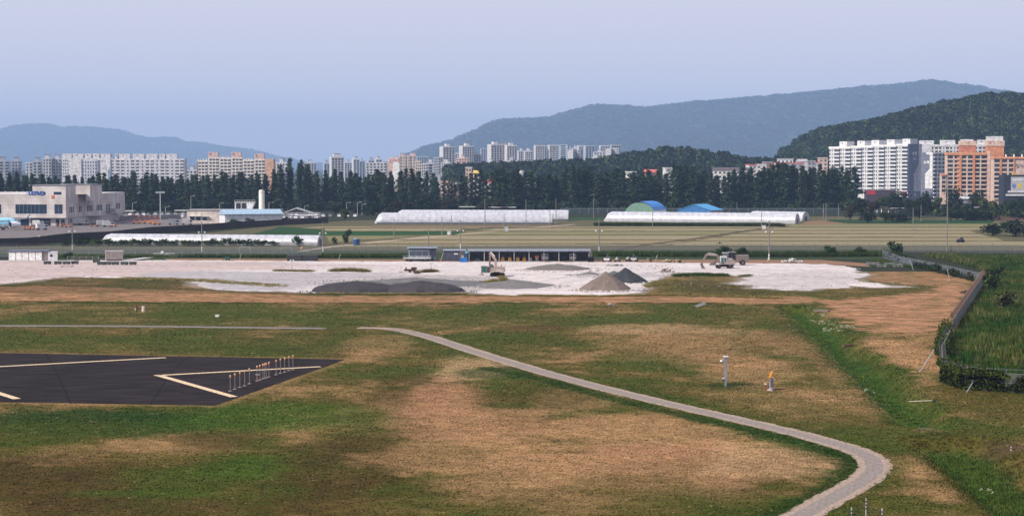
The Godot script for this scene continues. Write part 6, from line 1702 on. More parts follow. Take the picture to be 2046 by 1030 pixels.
	b.prism([Vector2(-8.2, 2.0), Vector2(-7.6, 1.9), Vector2(-0.8, 4.3), Vector2(7.6, 1.9), Vector2(8.2, 2.0), Vector2(-0.8, 4.9)], -6, 0)
	part("roof", b, mats.paint, o)
	for s in [-6.5, 0.0, 6.0]: box_part("post", o, Color(0.3, 0.3, 0.32), mats.paint, s - 0.12, s + 0.12, 0, 2.4, -3.1, -2.9)
	# car park lamps
	for e in [[Vector3(-198.49,0,-1019.85),6.28,"lamp at the terminal corner behind the white shelter"],[Vector3(-177.61,0,-999.43),4.61,"lamp right of the floodlight mast"],[Vector3(-173.2,0,-1052.1),9.17,"lamp over the dark tree left of the plant building"],[Vector3(-157.82,0,-1052.1),5.39,"lamp behind the cooling unit"],[Vector3(-131.11,0,-1052.1),5.66,"lamp right of the white chimney"],[Vector3(-111.96,0,-1052.1),4.05,"lamp above the grey gabled roof"],[Vector3(-84.83,0,-999.43),6.66,"tall double lamp above the pale green tree"],[Vector3(-79.19,0,-999.43),6.92,"left arm lamp of the pair over dark trees"],[Vector3(-76.89,0,-999.43),5.89,"right arm lamp of the pair over dark trees"]]:
		o = thing("street_lamp", e[2], "street lamp", e[0], 0.0, "car park lamps")
		b = B.new()
		b.col = Color(0.5, 0.5, 0.52)
		b.cyl(Vector3(0, 0, 0), Vector3(0, e[1] - 0.3, 0), 0.12, 0.08, 6)
		part("shaft", b, mats.paint, o)
		b = B.new()
		b.col = Color(0.55, 0.55, 0.57)
		b.cyl(Vector3(0, e[1] - 0.3, 0), Vector3(1.6, e[1], 0), 0.06, 0.05, 5)
		part("arm", b, mats.paint, o)
		box_part("lantern", o, Color(0.7, 0.7, 0.7), mats.paint, 1.5, 2.3, e[1] - 0.05, e[1] + 0.1, -0.15, 0.15)
	apron_things()

func apron_things():
	# boarding steps
	for e in [[Vector3(-164.51,0,-854.04),"orange boarding steps, leftmost of the row on the apron"],[Vector3(-162.79,0,-857.71),"orange boarding steps, second of the row on the apron"],[Vector3(-161.06,0,-861.41),"orange boarding steps, third of the row on the apron"],[Vector3(-157.28,0,-854.04),"orange boarding steps with a yellow base nearest the mast"],[Vector3(-152.91,0,-839.67),"low bright orange loader at the foot of the mast"]]:
		var o := thing("boarding_steps", e[1], "steps", e[0], rf(-0.4, 0.4), "boarding steps on the apron")
		var OC := Color(0.52, 0.13, 0.06)
		box_part("chassis", o, Color(0.6, 0.22, 0.04), mats.paint, -1.6, 1.6, 0.5, 0.9, -0.7, 0.7)
		for s in [-1.4, 1.2]:
			for z in [-0.6, 0.6]: box_part("upright", o, OC, mats.paint, s, s + 0.12, 0.9, 3.6 if s > 0 else 2.0, z - 0.06, z + 0.06)
		var b := B.new()
		b.col = OC
		for k in 8: b.box(Vector3(-1.4 + k * 0.36, 1.0 + k * 0.32, 0), Vector3(0.4, 0.1, 1.2))
		part("treads", b, mats.paint, o)
		box_part("handrail", o, Color(0.7, 0.7, 0.7), mats.paint, 0.4, 1.5, 3.6, 3.7, 0.6, 0.68)
		for x in [-1.1, 1.1]:
			for z in [-0.7, 0.7]:
				b = B.new()
				b.cyl(Vector3(x, 0.35, z - 0.1), Vector3(x, 0.35, z + 0.1), 0.35, 0.35, 10)
				part("wheel", b, mats.rubber, o)
	# trucks and vans
	for e in [[Vector3(-172.68,0,-818.99),0.1,Color(0.30,0.32,0.36),"grey box truck on the apron before the pale wall"],[Vector3(-168.57,0,-812.32),0.3,Color(0.5,0.5,0.52),"pale truck cab right of the grey box truck"],[Vector3(-187.59,0,-839.67),0.4,Color(0.72,0.72,0.72),"white van at the terminal corner"],[Vector3(-185.22,0,-839.67),0.2,Color(0.6,0.6,0.6),"second white van at the terminal corner"],[Vector3(-146.02,0,-839.67),0.2,Color(0.25,0.26,0.29),"grey service truck right of the mast"],[Vector3(-140.2,0,-839.67),0.1,Color(0.4,0.4,0.42),"pale service truck beside the cream plant building"],[Vector3(-187.15,0,-774.48),0.6,Color(0.62,0.62,0.64),"small white tug truck on the apron behind the engine"],[Vector3(-199.57,0,-818.99),0.2,Color(0.7,0.7,0.7),"white van under the terminal overhang"]]:
		var o := thing("service_truck", e[3], "truck", e[0], e[1], "service trucks on the apron")
		box_part("box_body", o, e[2], mats.paint, -1.9, 1.1, 0.7, 2.6, -1.0, 1.0)
		box_part("cab", o, e[2] * 1.1, mats.paint, 1.15, 2.6, 0.6, 2.1, -0.95, 0.95)
		pane("windscreen", o, mats.dark_glass, 1.4, 2.4, 1.3, 2.0, 0.97, 0.06)
		for x in [-1.3, 1.8]:
			for z in [-0.95, 0.95]:
				var b := B.new()
				b.cyl(Vector3(x, 0.4, z - 0.1), Vector3(x, 0.4, z + 0.1), 0.4, 0.4, 10)
				part("wheel", b, mats.rubber, o)
	for e in [[Vector3(-192.51,0,-774.48),"orange baggage cart beside the aircraft engine"],[Vector3(-191.12,0,-774.48),"second orange baggage cart beside the engine"],[Vector3(-188.36,0,-812.32),"orange baggage cart before the terminal door"],[Vector3(-186.69,0,-812.32),"orange baggage cart at the terminal corner"],[Vector3(-183.33,0,-805.76),"dark flat baggage cart at the terminal corner"],[Vector3(-174.19,0,-812.32),"dark red baggage cart left of the grey box truck"],[Vector3(-166.27,0,-812.32),"orange frame cart right of the truck cab"]]:
		var o := thing("baggage_cart", e[1], "cart", e[0], rf(-0.3, 0.3), "baggage carts on the apron")
		box_part("deck", o, Color(0.5, 0.17, 0.06), mats.paint, -1.4, 1.4, 0.5, 0.65, -0.75, 0.75)
		for s in [-1, 1]: box_part("end_rack", o, Color(0.55, 0.2, 0.07), mats.paint, s * 1.32 - 0.05, s * 1.32 + 0.05, 0.65, 1.7, -0.7, 0.7)
		for s in [-1, 1]:
			var b := B.new()
			b.cyl(Vector3(s * 1.0, 0.27, -0.7), Vector3(s * 1.0, 0.27, 0.7), 0.27, 0.27, 8)
			part("axle_wheels", b, mats.rubber, o)
	for e in [[Vector3(-165.32,0,-681.82),"white rounded tarpaulin heap by the boundary wall, left one"],[Vector3(-163.81,0,-686.52),"white rounded tarpaulin heap by the boundary wall, right one"]]:
		var b := B.new()
		b.col = Color(0.66, 0.64, 0.6)
		b.ball(Vector3(0, 0.1, 0), Vector3(1.3, 0.9, 0.8), 10, 5, 0.0, 0.55)
		single("covered_heap", b, mats.stone, e[1], "heap", e[0], 0.0, "covered heaps")
	# blue airliner, nose to the right
	var o := thing("airliner", "light blue and white airliner nose in front of the terminal, cut by the left edge", "aircraft", Vector3(-202.13,0,-800), deg_to_rad(6))
	var r := 2.05
	var cy := 2.13
	var up := B.new()
	var dn := B.new()
	up.col = Color(0.22, 0.52, 0.72)
	dn.col = Color(0.72, 0.74, 0.78)
	var prof := [[0.0, 0.08], [-0.5, 0.5], [-1.4, 0.78], [-2.8, 0.95], [-4.5, 1.0], [-32.0, 1.0]]
	for i in prof.size() - 1:
		for k in 16:
			var a := TAU * k / 16
			var c := TAU * (k + 1) / 16
			var r0: float = prof[i][1] * r
			var r1: float = prof[i + 1][1] * r
			var y0: float = cy - (1.0 - prof[i][1]) * 0.5
			var y1: float = cy - (1.0 - prof[i + 1][1]) * 0.5
			var t: B = up if sin((a + c) / 2) > -0.35 else dn
			t.quad(Vector3(prof[i][0], y0 + sin(a) * r0, cos(a) * r0), Vector3(prof[i][0], y0 + sin(c) * r0, cos(c) * r0), Vector3(prof[i + 1][0], y1 + sin(c) * r1, cos(c) * r1), Vector3(prof[i + 1][0], y1 + sin(a) * r1, cos(a) * r1))
	part("upper_fuselage", up, mats.gloss, o)
	part("lower_fuselage", dn, mats.gloss, o)
	pane("cockpit_window", o, mats.dark_glass, -1.9, -1.1, cy + 0.8, cy + 1.25, 1.1, 0.3)
	var txt := TextMesh.new()
	txt.text = "KOREAN AIR"
	var fnt := SystemFont.new()
	fnt.font_names = PackedStringArray(["Droid Sans"])
	fnt.font_weight = 700
	txt.font = fnt
	txt.font_size = 64
	txt.pixel_size = 0.0135
	txt.depth = 0.04
	var tx := part("lettering", txt, mats.navy, o, Vector3(-6.2, cy + 0.75, 1.95))
	tx.rotation.x = -0.35
	var b := B.new()
	b.cyl(Vector3(-5.2, 0, 0), Vector3(-5.2, cy - 1.4, 0), 0.14, 0.18, 8)
	part("nose_gear", b, mats.metal, o)
	b = B.new()
	b.cyl(Vector3(-5.2, 0.45, -0.35), Vector3(-5.2, 0.45, 0.35), 0.45, 0.45, 12)
	part("nose_wheel", b, mats.rubber, o)
	# second airliner: its wing and engine reach into the picture
	o = thing("airliner", "white airliner wing with engine and blue winglet in front of the blue fuselage, left edge", "aircraft", Vector3(-212.19,0,-775), 0.0)
	b = B.new()
	b.col = Color(0.72, 0.73, 0.76)
	var wy := 3.6
	b.cyl(Vector3(-2, 3.9, 18), Vector3(-2, 3.9, -14), 2.0, 2.0, 18)
	part("fuselage", b, mats.gloss, o)
	b = B.new()
	b.col = Color(0.62, 0.64, 0.68)
	var q := [Vector3(-1, wy - 0.4, 5.0), Vector3(18.2, wy + 0.9, -4.0), Vector3(18.4, wy + 0.9, -5.8), Vector3(-1, wy - 0.4, -3.0)]
	b.quad(q[0], q[1], q[2], q[3])
	var dnv := Vector3(0, -0.45, 0)
	b.quad(q[3] + dnv, q[2] + dnv * 0.3, q[1] + dnv * 0.3, q[0] + dnv)
	b.quad(q[0] + dnv, q[1] + dnv * 0.3, q[1], q[0])
	b.quad(q[2] + dnv * 0.3, q[3] + dnv, q[3], q[2])
	part("wing", b, mats.gloss, o)
	b = B.new()
	b.col = Color(0.05, 0.14, 0.32)
	b.prism([Vector2(18.2, wy + 0.8), Vector2(19.4, wy + 2.4), Vector2(19.2, wy + 2.4), Vector2(17.9, wy + 0.85)], -5.8, -4.4)
	part("winglet", b, mats.gloss, o)
	b = B.new()
	b.col = Color(0.72, 0.72, 0.74)
	b.t = Transform3D(Basis(Vector3.UP, -0.75), Vector3(14.6, 2.2, 2.5))
	b.cyl(Vector3(0, 0, 1.6), Vector3(0, 0, -1.4), 1.22, 1.15, 18, false)
	b.cyl(Vector3(0, 0, -1.4), Vector3(0, 0, -3.0), 1.15, 0.6, 18)
	part("engine_cowl", b, mats.gloss, o)
	b = B.new()
	b.t = Transform3D(Basis(Vector3.UP, -0.75), Vector3(14.6, 2.2, 2.5))
	b.cyl(Vector3(0, 0, 1.2), Vector3(0, 0, 1.25), 1.1, 1.1, 18)
	part("engine_fan", b, mats.dark, o)
	b = B.new()
	b.cyl(Vector3(10.5, 0.55, 2.1), Vector3(10.5, 0.55, 2.9), 0.55, 0.55, 12)
	part("main_wheel", b, mats.rubber, o)
	b = B.new()
	b.cyl(Vector3(10.5, 0.5, 2.5), Vector3(10.5, 3.2, 1.5), 0.14, 0.16, 8)
	part("main_gear", b, mats.metal, o)

# ---------------------------------------------------------------- the works yard
const YARD := [Vector2(-146.47,-526.83),Vector2(-93.72,-526.83),Vector2(-62.13,-522.68),Vector2(-29.77,-519.96),Vector2(20.85,-517.26),Vector2(49.55,-511.94),Vector2(70.22,-509.32),Vector2(80.27,-506.73),Vector2(85.05,-496.62),Vector2(86.13,-479.87),Vector2(82.99,-466.38),Vector2(84.06,-457.8),Vector2(78.47,-441.55),Vector2(76.89,-428.25),Vector2(80.84,-415.72),Vector2(83.53,-410.57),Vector2(76.05,-407.21),Vector2(71.99,-413.99),Vector2(69.49,-405.55),Vector2(64.28,-405.55),Vector2(59.94,-397.45),Vector2(55.05,-399.04),Vector2(54.7,-405.55),Vector2(49.49,-403.91),Vector2(51.26,-413.99),Vector2(46.59,-422.79),Vector2(52.04,-433.85),Vector2(51.6,-441.55),Vector2(55.07,-449.53),Vector2(48.8,-455.7),Vector2(42.16,-459.91),Vector2(35.44,-449.53),Vector2(30.6,-430.1),Vector2(27.93,-407.21),Vector2(25.83,-391.2),Vector2(21.39,-383.65),Vector2(2.66,-383.65),Vector2(-9.31,-389.66),Vector2(-38.42,-390.43),Vector2(-46.9,-394.3),Vector2(-58.74,-399.04),Vector2(-67.04,-412.28),Vector2(-71.65,-433.85),Vector2(-81.99,-441.55),Vector2(-88.05,-443.52),Vector2(-102.63,-447.51),Vector2(-106.38,-430.1),Vector2(-114.22,-410.57)]

func boxes(o: Node3D, list: Array, m: Material):
	for e in list: box_part(e[0], o, e[1], m, e[2], e[3], e[4], e[5], e[6], e[7])

func wheel_part(o: Node3D, x: float, y: float, z: float, r: float, w: float, hub: Color):
	var b := B.new()
	b.cyl(Vector3(x, y, z - w / 2), Vector3(x, y, z + w / 2), r, r, 14)
	var t := part("wheel", b, mats.rubber, o)
	b = B.new()
	b.col = hub
	b.cyl(Vector3(x, y, z - w / 2 - 0.02), Vector3(x, y, z + w / 2 + 0.02), r * 0.55, r * 0.55, 10)
	part("hub", b, mats.muddy, t)

func bar(called: String, o: Node3D, c: Color, p: Vector3, q: Vector3, w: float, d: float, m: Material):
	# a box beam from p to q
	var b := B.new()
	b.col = c
	var y := (q - p).normalized()
	var z := Vector3(0, 0, 1)
	if absf(y.z) > 0.9: z = Vector3(1, 0, 0)
	var x := y.cross(z).normalized()
	z = x.cross(y)
	b.t = Transform3D(Basis(x, y, z), (p + q) / 2)
	b.box(Vector3.ZERO, Vector3(w, p.distance_to(q), d))
	return part(called, b, m, o)

func mound(called: String, label: String, at: Vector3, rx: float, rz: float, h: float, c: Color, sharp := 1.0, turn := 0.0):
	var b := B.new()
	var rings := 12
	var seg := 30
	var pt := []
	for i in rings + 1:
		var ring := []
		for k in seg:
			var a := TAU * k / seg
			var f := float(i) / rings
			var n := 1.0 + 0.22 * warp2.get_noise_2d(at.x + cos(a) * 9, at.z + sin(a) * 9)
			var y := h * pow(1.0 - f, sharp) * (1.0 + 0.10 * fine.get_noise_2d(at.x + cos(a) * f * 6, at.z + sin(a) * f * 6)) + 0.18 * fine.get_noise_2d(cos(a) * f * 14, at.x + sin(a) * f * 14) * (1.0 - f)
			ring.append(Vector3(cos(a) * rx * f * n, y - 0.02 * f, sin(a) * rz * f * n))
		pt.append(ring)
	for i in rings:
		for k in seg:
			var v := rf(0.88, 1.12)
			b.col = Color(c.r * v, c.g * v, c.b * v)
			var k2 := (k + 1) % seg
			b.tri(pt[i][k], pt[i + 1][k2], pt[i + 1][k])
			if i > 0: b.tri(pt[i][k], pt[i][k2], pt[i + 1][k2])
	return single(called, b, mats.gravel, label, "heap", at, turn, "heaps of gravel and sand")

func rubble(called: String, label: String, at: Vector3, n: int, wide: float, tall: float, c: Color, size: float):
	# a heap of broken slabs, each a piece of its own
	var o := thing(called, label, "rubble", at, 0.0, "heaps of rubble")
	for i in n:
		var b := B.new()
		var v := rf(0.75, 1.15)
		b.col = Color(c.r * v, c.g * v, c.b * v)
		var f := rng.randf()
		var r := wide * f
		b.t = Transform3D(Basis.from_euler(Vector3(rf(-0.7, 0.7), rf(0, TAU), rf(-0.7, 0.7))), Vector3(rf(-1, 1) * r, 0.1 + tall * (1.0 - f) * rf(0.3, 1.0), rf(-0.5, 0.5) * r))
		b.box(Vector3.ZERO, Vector3(rf(0.5, 1.2), rf(0.12, 0.4), rf(0.4, 0.9)) * size)
		part("piece", b, mats.stone, o)

func build_yard():
	rng.seed = 333
	var PALE := Color(0.57, 0.535, 0.535)
	var patches := []
	for p in [[[Vector2(-145.32,-522.68),Vector2(-61.48,-517.26),Vector2(-49.08,-499.11),Vector2(-57.05,-479.87),Vector2(-78.1,-473.03),Vector2(-88.08,-449.53),Vector2(-103.09,-449.53),Vector2(-107.31,-433.85),Vector2(-115.65,-415.72)],Color(0.46,0.38,0.365)],[[Vector2(-86.99,-468.57),Vector2(-73.24,-473.03),Vector2(-55.71,-468.57),Vector2(-31.35,-464.2),Vector2(-21.71,-462.05),Vector2(-36.63,-441.55),Vector2(-41.24,-419.23),Vector2(-47.09,-395.87),Vector2(-58.98,-400.65),Vector2(-66.78,-413.99),Vector2(-71.09,-433.85),Vector2(-81.99,-441.55),Vector2(-88.05,-443.52)],Color(0.37,0.36,0.38)],[[Vector2(-41.24,-419.23),Vector2(-34.82,-447.51),Vector2(-19.16,-457.8),Vector2(-7.27,-449.53),Vector2(4.09,-430.1),Vector2(4.98,-412.28),Vector2(-6.46,-399.04),Vector2(-10.39,-392.74),Vector2(-38.49,-391.2)],Color(0.36,0.34,0.34)],[[Vector2(12.58,-457.8),Vector2(23.7,-468.57),Vector2(32.57,-457.8),Vector2(47.1,-462.05),Vector2(43.92,-453.62),Vector2(35.44,-449.53),Vector2(25.74,-441.55),Vector2(17.8,-441.55)],Color(0.40,0.38,0.40)],[[Vector2(51.6,-449.53),Vector2(64.01,-464.2),Vector2(76.02,-479.87),Vector2(81.94,-457.8),Vector2(77.89,-433.85),Vector2(70.64,-412.28),Vector2(59.39,-400.65),Vector2(52.2,-408.89),Vector2(47.11,-424.59)],Color(0.46,0.43,0.44)],[[Vector2(-67.7,-504.16),Vector2(-50.08,-509.32),Vector2(-28.58,-499.11),Vector2(-33.04,-489.3),Vector2(-53.14,-489.3)],Color(0.50,0.43,0.44)]]: patches.append([PackedVector2Array(p[0]), p[1]])
	# the yard: one sheet, its chalky, pinkish and gravelly parts mingling along ragged edges
	var flat := PackedVector2Array(YARD)
	var lo := Vector2(1e9, 1e9)
	var hi := Vector2(-1e9, -1e9)
	for q in flat:
		lo = lo.min(q)
		hi = hi.max(q)
	lo.x = maxf(lo.x, -150.0)
	var sx := 0.55
	var sz := 0.9
	var nx := int((hi.x - lo.x) / sx) + 6
	var nz := int((hi.y - lo.y) / sz) + 6
	var tone := PackedColorArray()
	tone.resize(nx * nz)
	var keep := PackedByteArray()
	keep.resize(nx * nz)
	for j in nz:
		for i in nx:
			var q := Vector2(lo.x - 2 + i * sx, lo.y - 2 + j * sz)
			var w := Vector2(warp2.get_noise_2d(q.x * 1.5, q.y * 1.5), warp2.get_noise_2d(q.y * 1.5 + 90, q.x * 1.5)) * 3.0
			var f := Vector2(fine.get_noise_2d(q.x, q.y), fine.get_noise_2d(q.y + 40, q.x))
			keep[j * nx + i] = 1 if Geometry2D.is_point_in_polygon(q + w * 0.8 + f * 1.8, flat) else 0
			var c := PALE
			for e in patches:
				var hits := 0.0
				for k in 3:
					if Geometry2D.is_point_in_polygon(q + w * (0.8 + 0.5 * k) + f * (2.0 + k * 2.5), e[0]): hits += 0.333
				c = c.lerp(e[1], hits * 0.9)
			var track := 0.9 + 0.16 * warp.get_noise_2d(q.x * 0.6 + 400, q.y * 3.0) + 0.14 * fine.get_noise_2d(q.x * 0.4, q.y * 1.2)
			tone[j * nx + i] = c * track
	var yb := B.new()
	for j in nz - 1:
		for i in nx - 1:
			var k := j * nx + i
			if keep[k] + keep[k + 1] + keep[k + nx] + keep[k + nx + 1] < 3: continue
			yb.col = tone[k]
			var x := lo.x - 2 + i * sx
			var z := lo.y - 2 + j * sz
			yb.quad(Vector3(x, 0.03, z + sz), Vector3(x + sx, 0.03, z + sz), Vector3(x + sx, 0.03, z), Vector3(x, 0.03, z))
	structure("yard", yb, mats.yard)
	# ruts left by the machines
	var rut := B.new()
	for l in [[Vector2(-92.19,-496.62),Vector2(-64.78,-501.62),Vector2(-32.72,-484.54),Vector2(-11.09,-464.2),Vector2(6.7,-457.8)],[Vector2(-69.93,-451.57),Vector2(-45.23,-459.91),Vector2(-19.89,-475.28),Vector2(4.72,-496.62),Vector2(20.42,-506.73)],[Vector2(7.47,-433.85),Vector2(18.46,-457.8),Vector2(34.13,-479.87),Vector2(48.45,-475.28),Vector2(63.13,-457.8),Vector2(70.98,-433.85)],[Vector2(-0.31,-399.04),Vector2(9.29,-415.72),Vector2(18.12,-449.53),Vector2(22.13,-486.91)],[Vector2(50.62,-496.62),Vector2(58.21,-475.28),Vector2(66.61,-449.53),Vector2(75.64,-441.55)],[Vector2(-119.4,-473.03),Vector2(-102.39,-484.54),Vector2(-80.64,-504.16),Vector2(-55.31,-509.32)]]:
		for k in 2:
			var side := []
			for q in l: side.append(q + Vector2(0.3, 1.0) * (k * 2.0 - 1.0))
			rut.col = Color(0.42, 0.385, 0.375) * rf(0.9, 1.15)
			ribbon(side, 0.5, 0.036 + 0.002 * k, rut, 0.7)
	structure("wheel_ruts", rut, mats.yard)
	# loose stones
	var st := B.new()
	st.t = Transform3D(Basis.from_euler(Vector3(0.5, 0.3, 0.4)), Vector3.ZERO)
	st.box(Vector3.ZERO, Vector3(1, 0.7, 0.85))
	st.t = Transform3D(Basis.from_euler(Vector3(-0.6, 0.9, 0.2)), Vector3.ZERO)
	st.box(Vector3.ZERO, Vector3(0.9, 0.75, 0.8))
	var sw := []
	var stt := []
	for e in [[Vector2(-31.5,-394.3),12,420,0],[Vector2(-18.23,-394.3),12,420,0],[Vector2(-20.96,-422.79),24,500,1],[Vector2(0.21,-412.28),12,320,1],[Vector2(24.86,-426.41),7.5,260,0],[Vector2(19.27,-399.04),8,260,2],[Vector2(10.86,-475.28),11,200,2],[Vector2(36.43,-462.05),6,140,3],[Vector2(18.29,-453.62),6,120,1],[Vector2(59.84,-433.85),40,260,3],[Vector2(-15.01,-475.28),60,260,3],[Vector2(-74.26,-464.2),60,240,3],[Vector2(24.87,-491.71),20,120,1]]:
		for i in e[2]:
			var a := rf(0, TAU)
			var r: float = e[1] * (0.35 + 0.65 * pow(rng.randf(), 0.7))
			var s := rf(0.06, 0.22)
			sw.append(Transform3D(Basis(Vector3.UP, a).scaled(Vector3.ONE * s), Vector3(e[0].x + cos(a) * r, 0.03 + s * 0.25, e[0].y + sin(a) * r * 0.8)))
			stt.append([Color(0.10, 0.095, 0.105), Color(0.27, 0.26, 0.26), Color(0.32, 0.26, 0.22), Color(0.48, 0.44, 0.43)][e[3]] * rf(0.75, 1.25))
	stuff("loose_stones", st.mesh(), mats.stone, sw, stt, "loose stones scattered over the yard and around its heaps", "stones")
	# strip of earth behind the yard
	field("earth_strip", ([Vector2(-92.99,-522.68),Vector2(-61.96,-521.32),Vector2(-29.61,-517.26),Vector2(20.79,-515.92),Vector2(49.42,-510.63),Vector2(80.27,-506.73),Vector2(90.52,-491.71),Vector2(93.93,-506.73),Vector2(83.67,-528.23),Vector2(51.26,-529.63),Vector2(22.71,-529.63),Vector2(-30.4,-531.04),Vector2(-63.46,-533.89),Vector2(-95.23,-535.33)]), 0.026, Color(0.33, 0.19, 0.12))
	field("verge", [Vector2(-146.86,-528.23),Vector2(103.2,-531.04),Vector2(117.01,-594.41),Vector2(-161.37,-580.56)], 0.016, Color(0.045, 0.07, 0.025))
	# heaps
	var DK := Color(0.092, 0.084, 0.094)
	mound("gravel_heap", "long low heap of dark gravel at the front of the yard, left half", Vector3(-31.76,0,-397.45), 9.4, 7.0, 2.0, DK, 0.42)
	mound("gravel_heap", "dark gravel heap at the front of the yard, right half with sloping end", Vector3(-18.38,0,-397.45), 9.0, 7.5, 2.1, DK * 1.1, 0.45)
	mound("gravel_heap", "low spread of grey gravel behind the dark heap", Vector3(-20.96,0,-422.79), 20.0, 14.0, 1.3, Color(0.26, 0.25, 0.255), 1.2)
	mound("gravel_heap", "grey gravel bank around the weedy hollow below the crawler excavator", Vector3(0.21,0,-415.72), 9.0, 12.0, 1.2, Color(0.30, 0.28, 0.28), 1.0)
	mound("gravel_heap", "sharp dark grey gravel cone beside the sand cone", Vector3(25.08,0,-430.1), 5.2, 5.5, 3.0, Color(0.085, 0.09, 0.10), 0.95)
	mound("gravel_heap", "small greenish grey cone behind the dark gravel cone", Vector3(22.72,0,-435.75), 4.0, 4.0, 2.1, Color(0.20, 0.215, 0.20), 0.95)
	mound("sand_heap", "tan sand cone at the front of the yard", Vector3(19.51,0,-403.91), 5.3, 6.2, 3.5, Color(0.30, 0.235, 0.205), 0.9)
	mound("gravel_heap", "long low grey heap in front of the open shed", Vector3(10.97,0,-479.87), 8.2, 5.0, 1.35, Color(0.27, 0.245, 0.23), 0.55)
	mound("gravel_heap", "low grey scrap heap left of the greenish cone", Vector3(18.22,0,-457.8), 2.6, 2.2, 0.7, Color(0.30, 0.28, 0.28), 0.8)
	mound("gravel_heap", "tiny grey heap right of the sand cone", Vector3(26.95,0,-395.87), 0.9, 0.9, 0.6, Color(0.3, 0.29, 0.31), 0.8)
	rubble("rubble_heap", "heap of broken pale slabs behind the grass island", Vector3(36.77,0,-466.38), 26, 2.2, 1.1, Color(0.55, 0.48, 0.47), 0.9)
	rubble("rubble_heap", "scatter of white rubble at the edge of the grass island", Vector3(39.26,0,-453.62), 14, 1.6, 0.25, Color(0.6, 0.57, 0.56), 0.7)
	rubble("rubble_heap", "bright white rubble heap below the fence on the right", Vector3(74.24,0,-514.58), 34, 3.0, 0.9, Color(0.72, 0.7, 0.72), 0.9)
	rubble("rubble_heap", "small white rubble heap beside the drain", Vector3(17.79,0,-354.89), 12, 0.9, 0.4, Color(0.6, 0.57, 0.55), 0.5)
	rubble("rubble_heap", "pale brushwood and boards piled behind the yard", Vector3(41.88,0,-514.58), 22, 3.6, 0.8, Color(0.42, 0.34, 0.20), 0.9)
	rubble("rubble_heap", "bits of dark scrap scattered before the machines", Vector3(26.39,0,-496.62), 10, 6.0, 0.0, Color(0.2, 0.2, 0.18), 0.8)
	rubble("rubble_heap", "dark rubbish by the corner of the right fence", Vector3(91.16,0,-391.2), 16, 1.6, 0.3, Color(0.12, 0.10, 0.09), 0.7)
	# green netted slabs at the right end
	var o := thing("slab_stack", "scattered concrete slabs and green netting at the right end of the yard", "slabs", Vector3(94.94,0,-491.71))
	for i in 17:
		var v := rf(0.8, 1.2)
		var x := -4.4 + (i % 9) * 1.05 + rf(-0.3, 0.3)
		var bb := box_part("slab", o, Color(0.24, 0.25, 0.24) * v if i % 4 else Color(0.06, 0.09, 0.05), mats.stone, x, x + rf(0.7, 1.1), 0, rf(0.35, 0.7) + (0.4 if i > 8 else 0.0), -4.0 * int(i / 9.0) - rf(0, 3.0), -4.0 * int(i / 9.0) + 1.2)
	open_shed()
	site_cabins()
	machines()
	# barrier troughs
	var TG := Color(0.035, 0.042, 0.040)
	var T := [Vector3(-120.25,0,-504.16),Vector3(-117.53,0,-504.16),Vector3(-115.33,0,-504.16),Vector3(-113.42,0,-505.44),Vector3(-109.5,0,-513.26),Vector3(-105.86,0,-501.62),Vector3(-104.19,0,-501.62),Vector3(-102.13,0,-501.62),Vector3(-99.81,0,-501.62),Vector3(-97.62,0,-501.62)]
	var tl := ["first from the left, standing apart", "second from the left", "third from the left, touching the fourth", "fourth from the left, right end of the left group", "half hidden behind the right group", "leftmost of the right group", "second of the right group", "third of the right group", "fourth of the right group", "rightmost of the right group"]
	for i in T.size():
		o = thing("barrier_trough", "dark barrier trough on the yard, " + tl[i], "barrier", T[i], rf(-0.1, 0.1), "dark barrier troughs on the yard")
		var b := B.new()
		b.col = TG
		b.prism([Vector2(-0.86, 0.18), Vector2(0.86, 0.18), Vector2(0.96, 0.85), Vector2(-0.96, 0.85)], -0.5, 0.5)
		part("body", b, mats.paint, o)
		for s in [-0.55, 0.55]: box_part("foot", o, TG, mats.paint, s - 0.25, s + 0.25, 0, 0.18, -0.45, 0.45)
	o = thing("trolley", "long low flat trolley lying before the left troughs", "trolley", Vector3(-112.36,0,-491.71))
	boxes(o, [["deck", Color(0.25, 0.22, 0.18), -1.7, 1.7, 0.15, 0.3, -0.4, 0.4], ["axle", Color(0.06, 0.06, 0.06), -1.4, -1.1, 0.0, 0.15, -0.4, 0.4], ["axle", Color(0.06, 0.06, 0.06), 1.1, 1.4, 0.0, 0.15, -0.4, 0.4]], mats.paint)
	# black crates
	o = thing("black_crate", "black ribbed crate, left of the two at the back of the yard", "crate", Vector3(-58.37,0,-522.68), 0.0, "black crates at the back of the yard")
	boxes(o, [["body", Color(0.02, 0.02, 0.026), -1.9, 1.9, 0.1, 1.45, -1.0, 1.0], ["lid", Color(0.05, 0.05, 0.065), -2.0, 2.0, 1.45, 1.6, -1.1, 1.1], ["skid", Color(0.03, 0.03, 0.03), -1.8, 1.8, 0, 0.1, -0.9, 0.9]], mats.paint)
	o = thing("black_crate", "black ribbed crate, right of the two at the back of the yard", "crate", Vector3(-54.21,0,-522.68), 0.0, "black crates at the back of the yard")
	boxes(o, [["body", Color(0.02, 0.02, 0.026), -2.1, 2.1, 0.1, 0.75, -1.0, 1.1], ["upper_body", Color(0.025, 0.025, 0.03), -2.0, 2.1, 0.76, 1.5, -1.0, 0.8], ["lid", Color(0.05, 0.05, 0.065), -2.1, 2.2, 1.5, 1.64, -1.1, 0.9]], mats.paint)
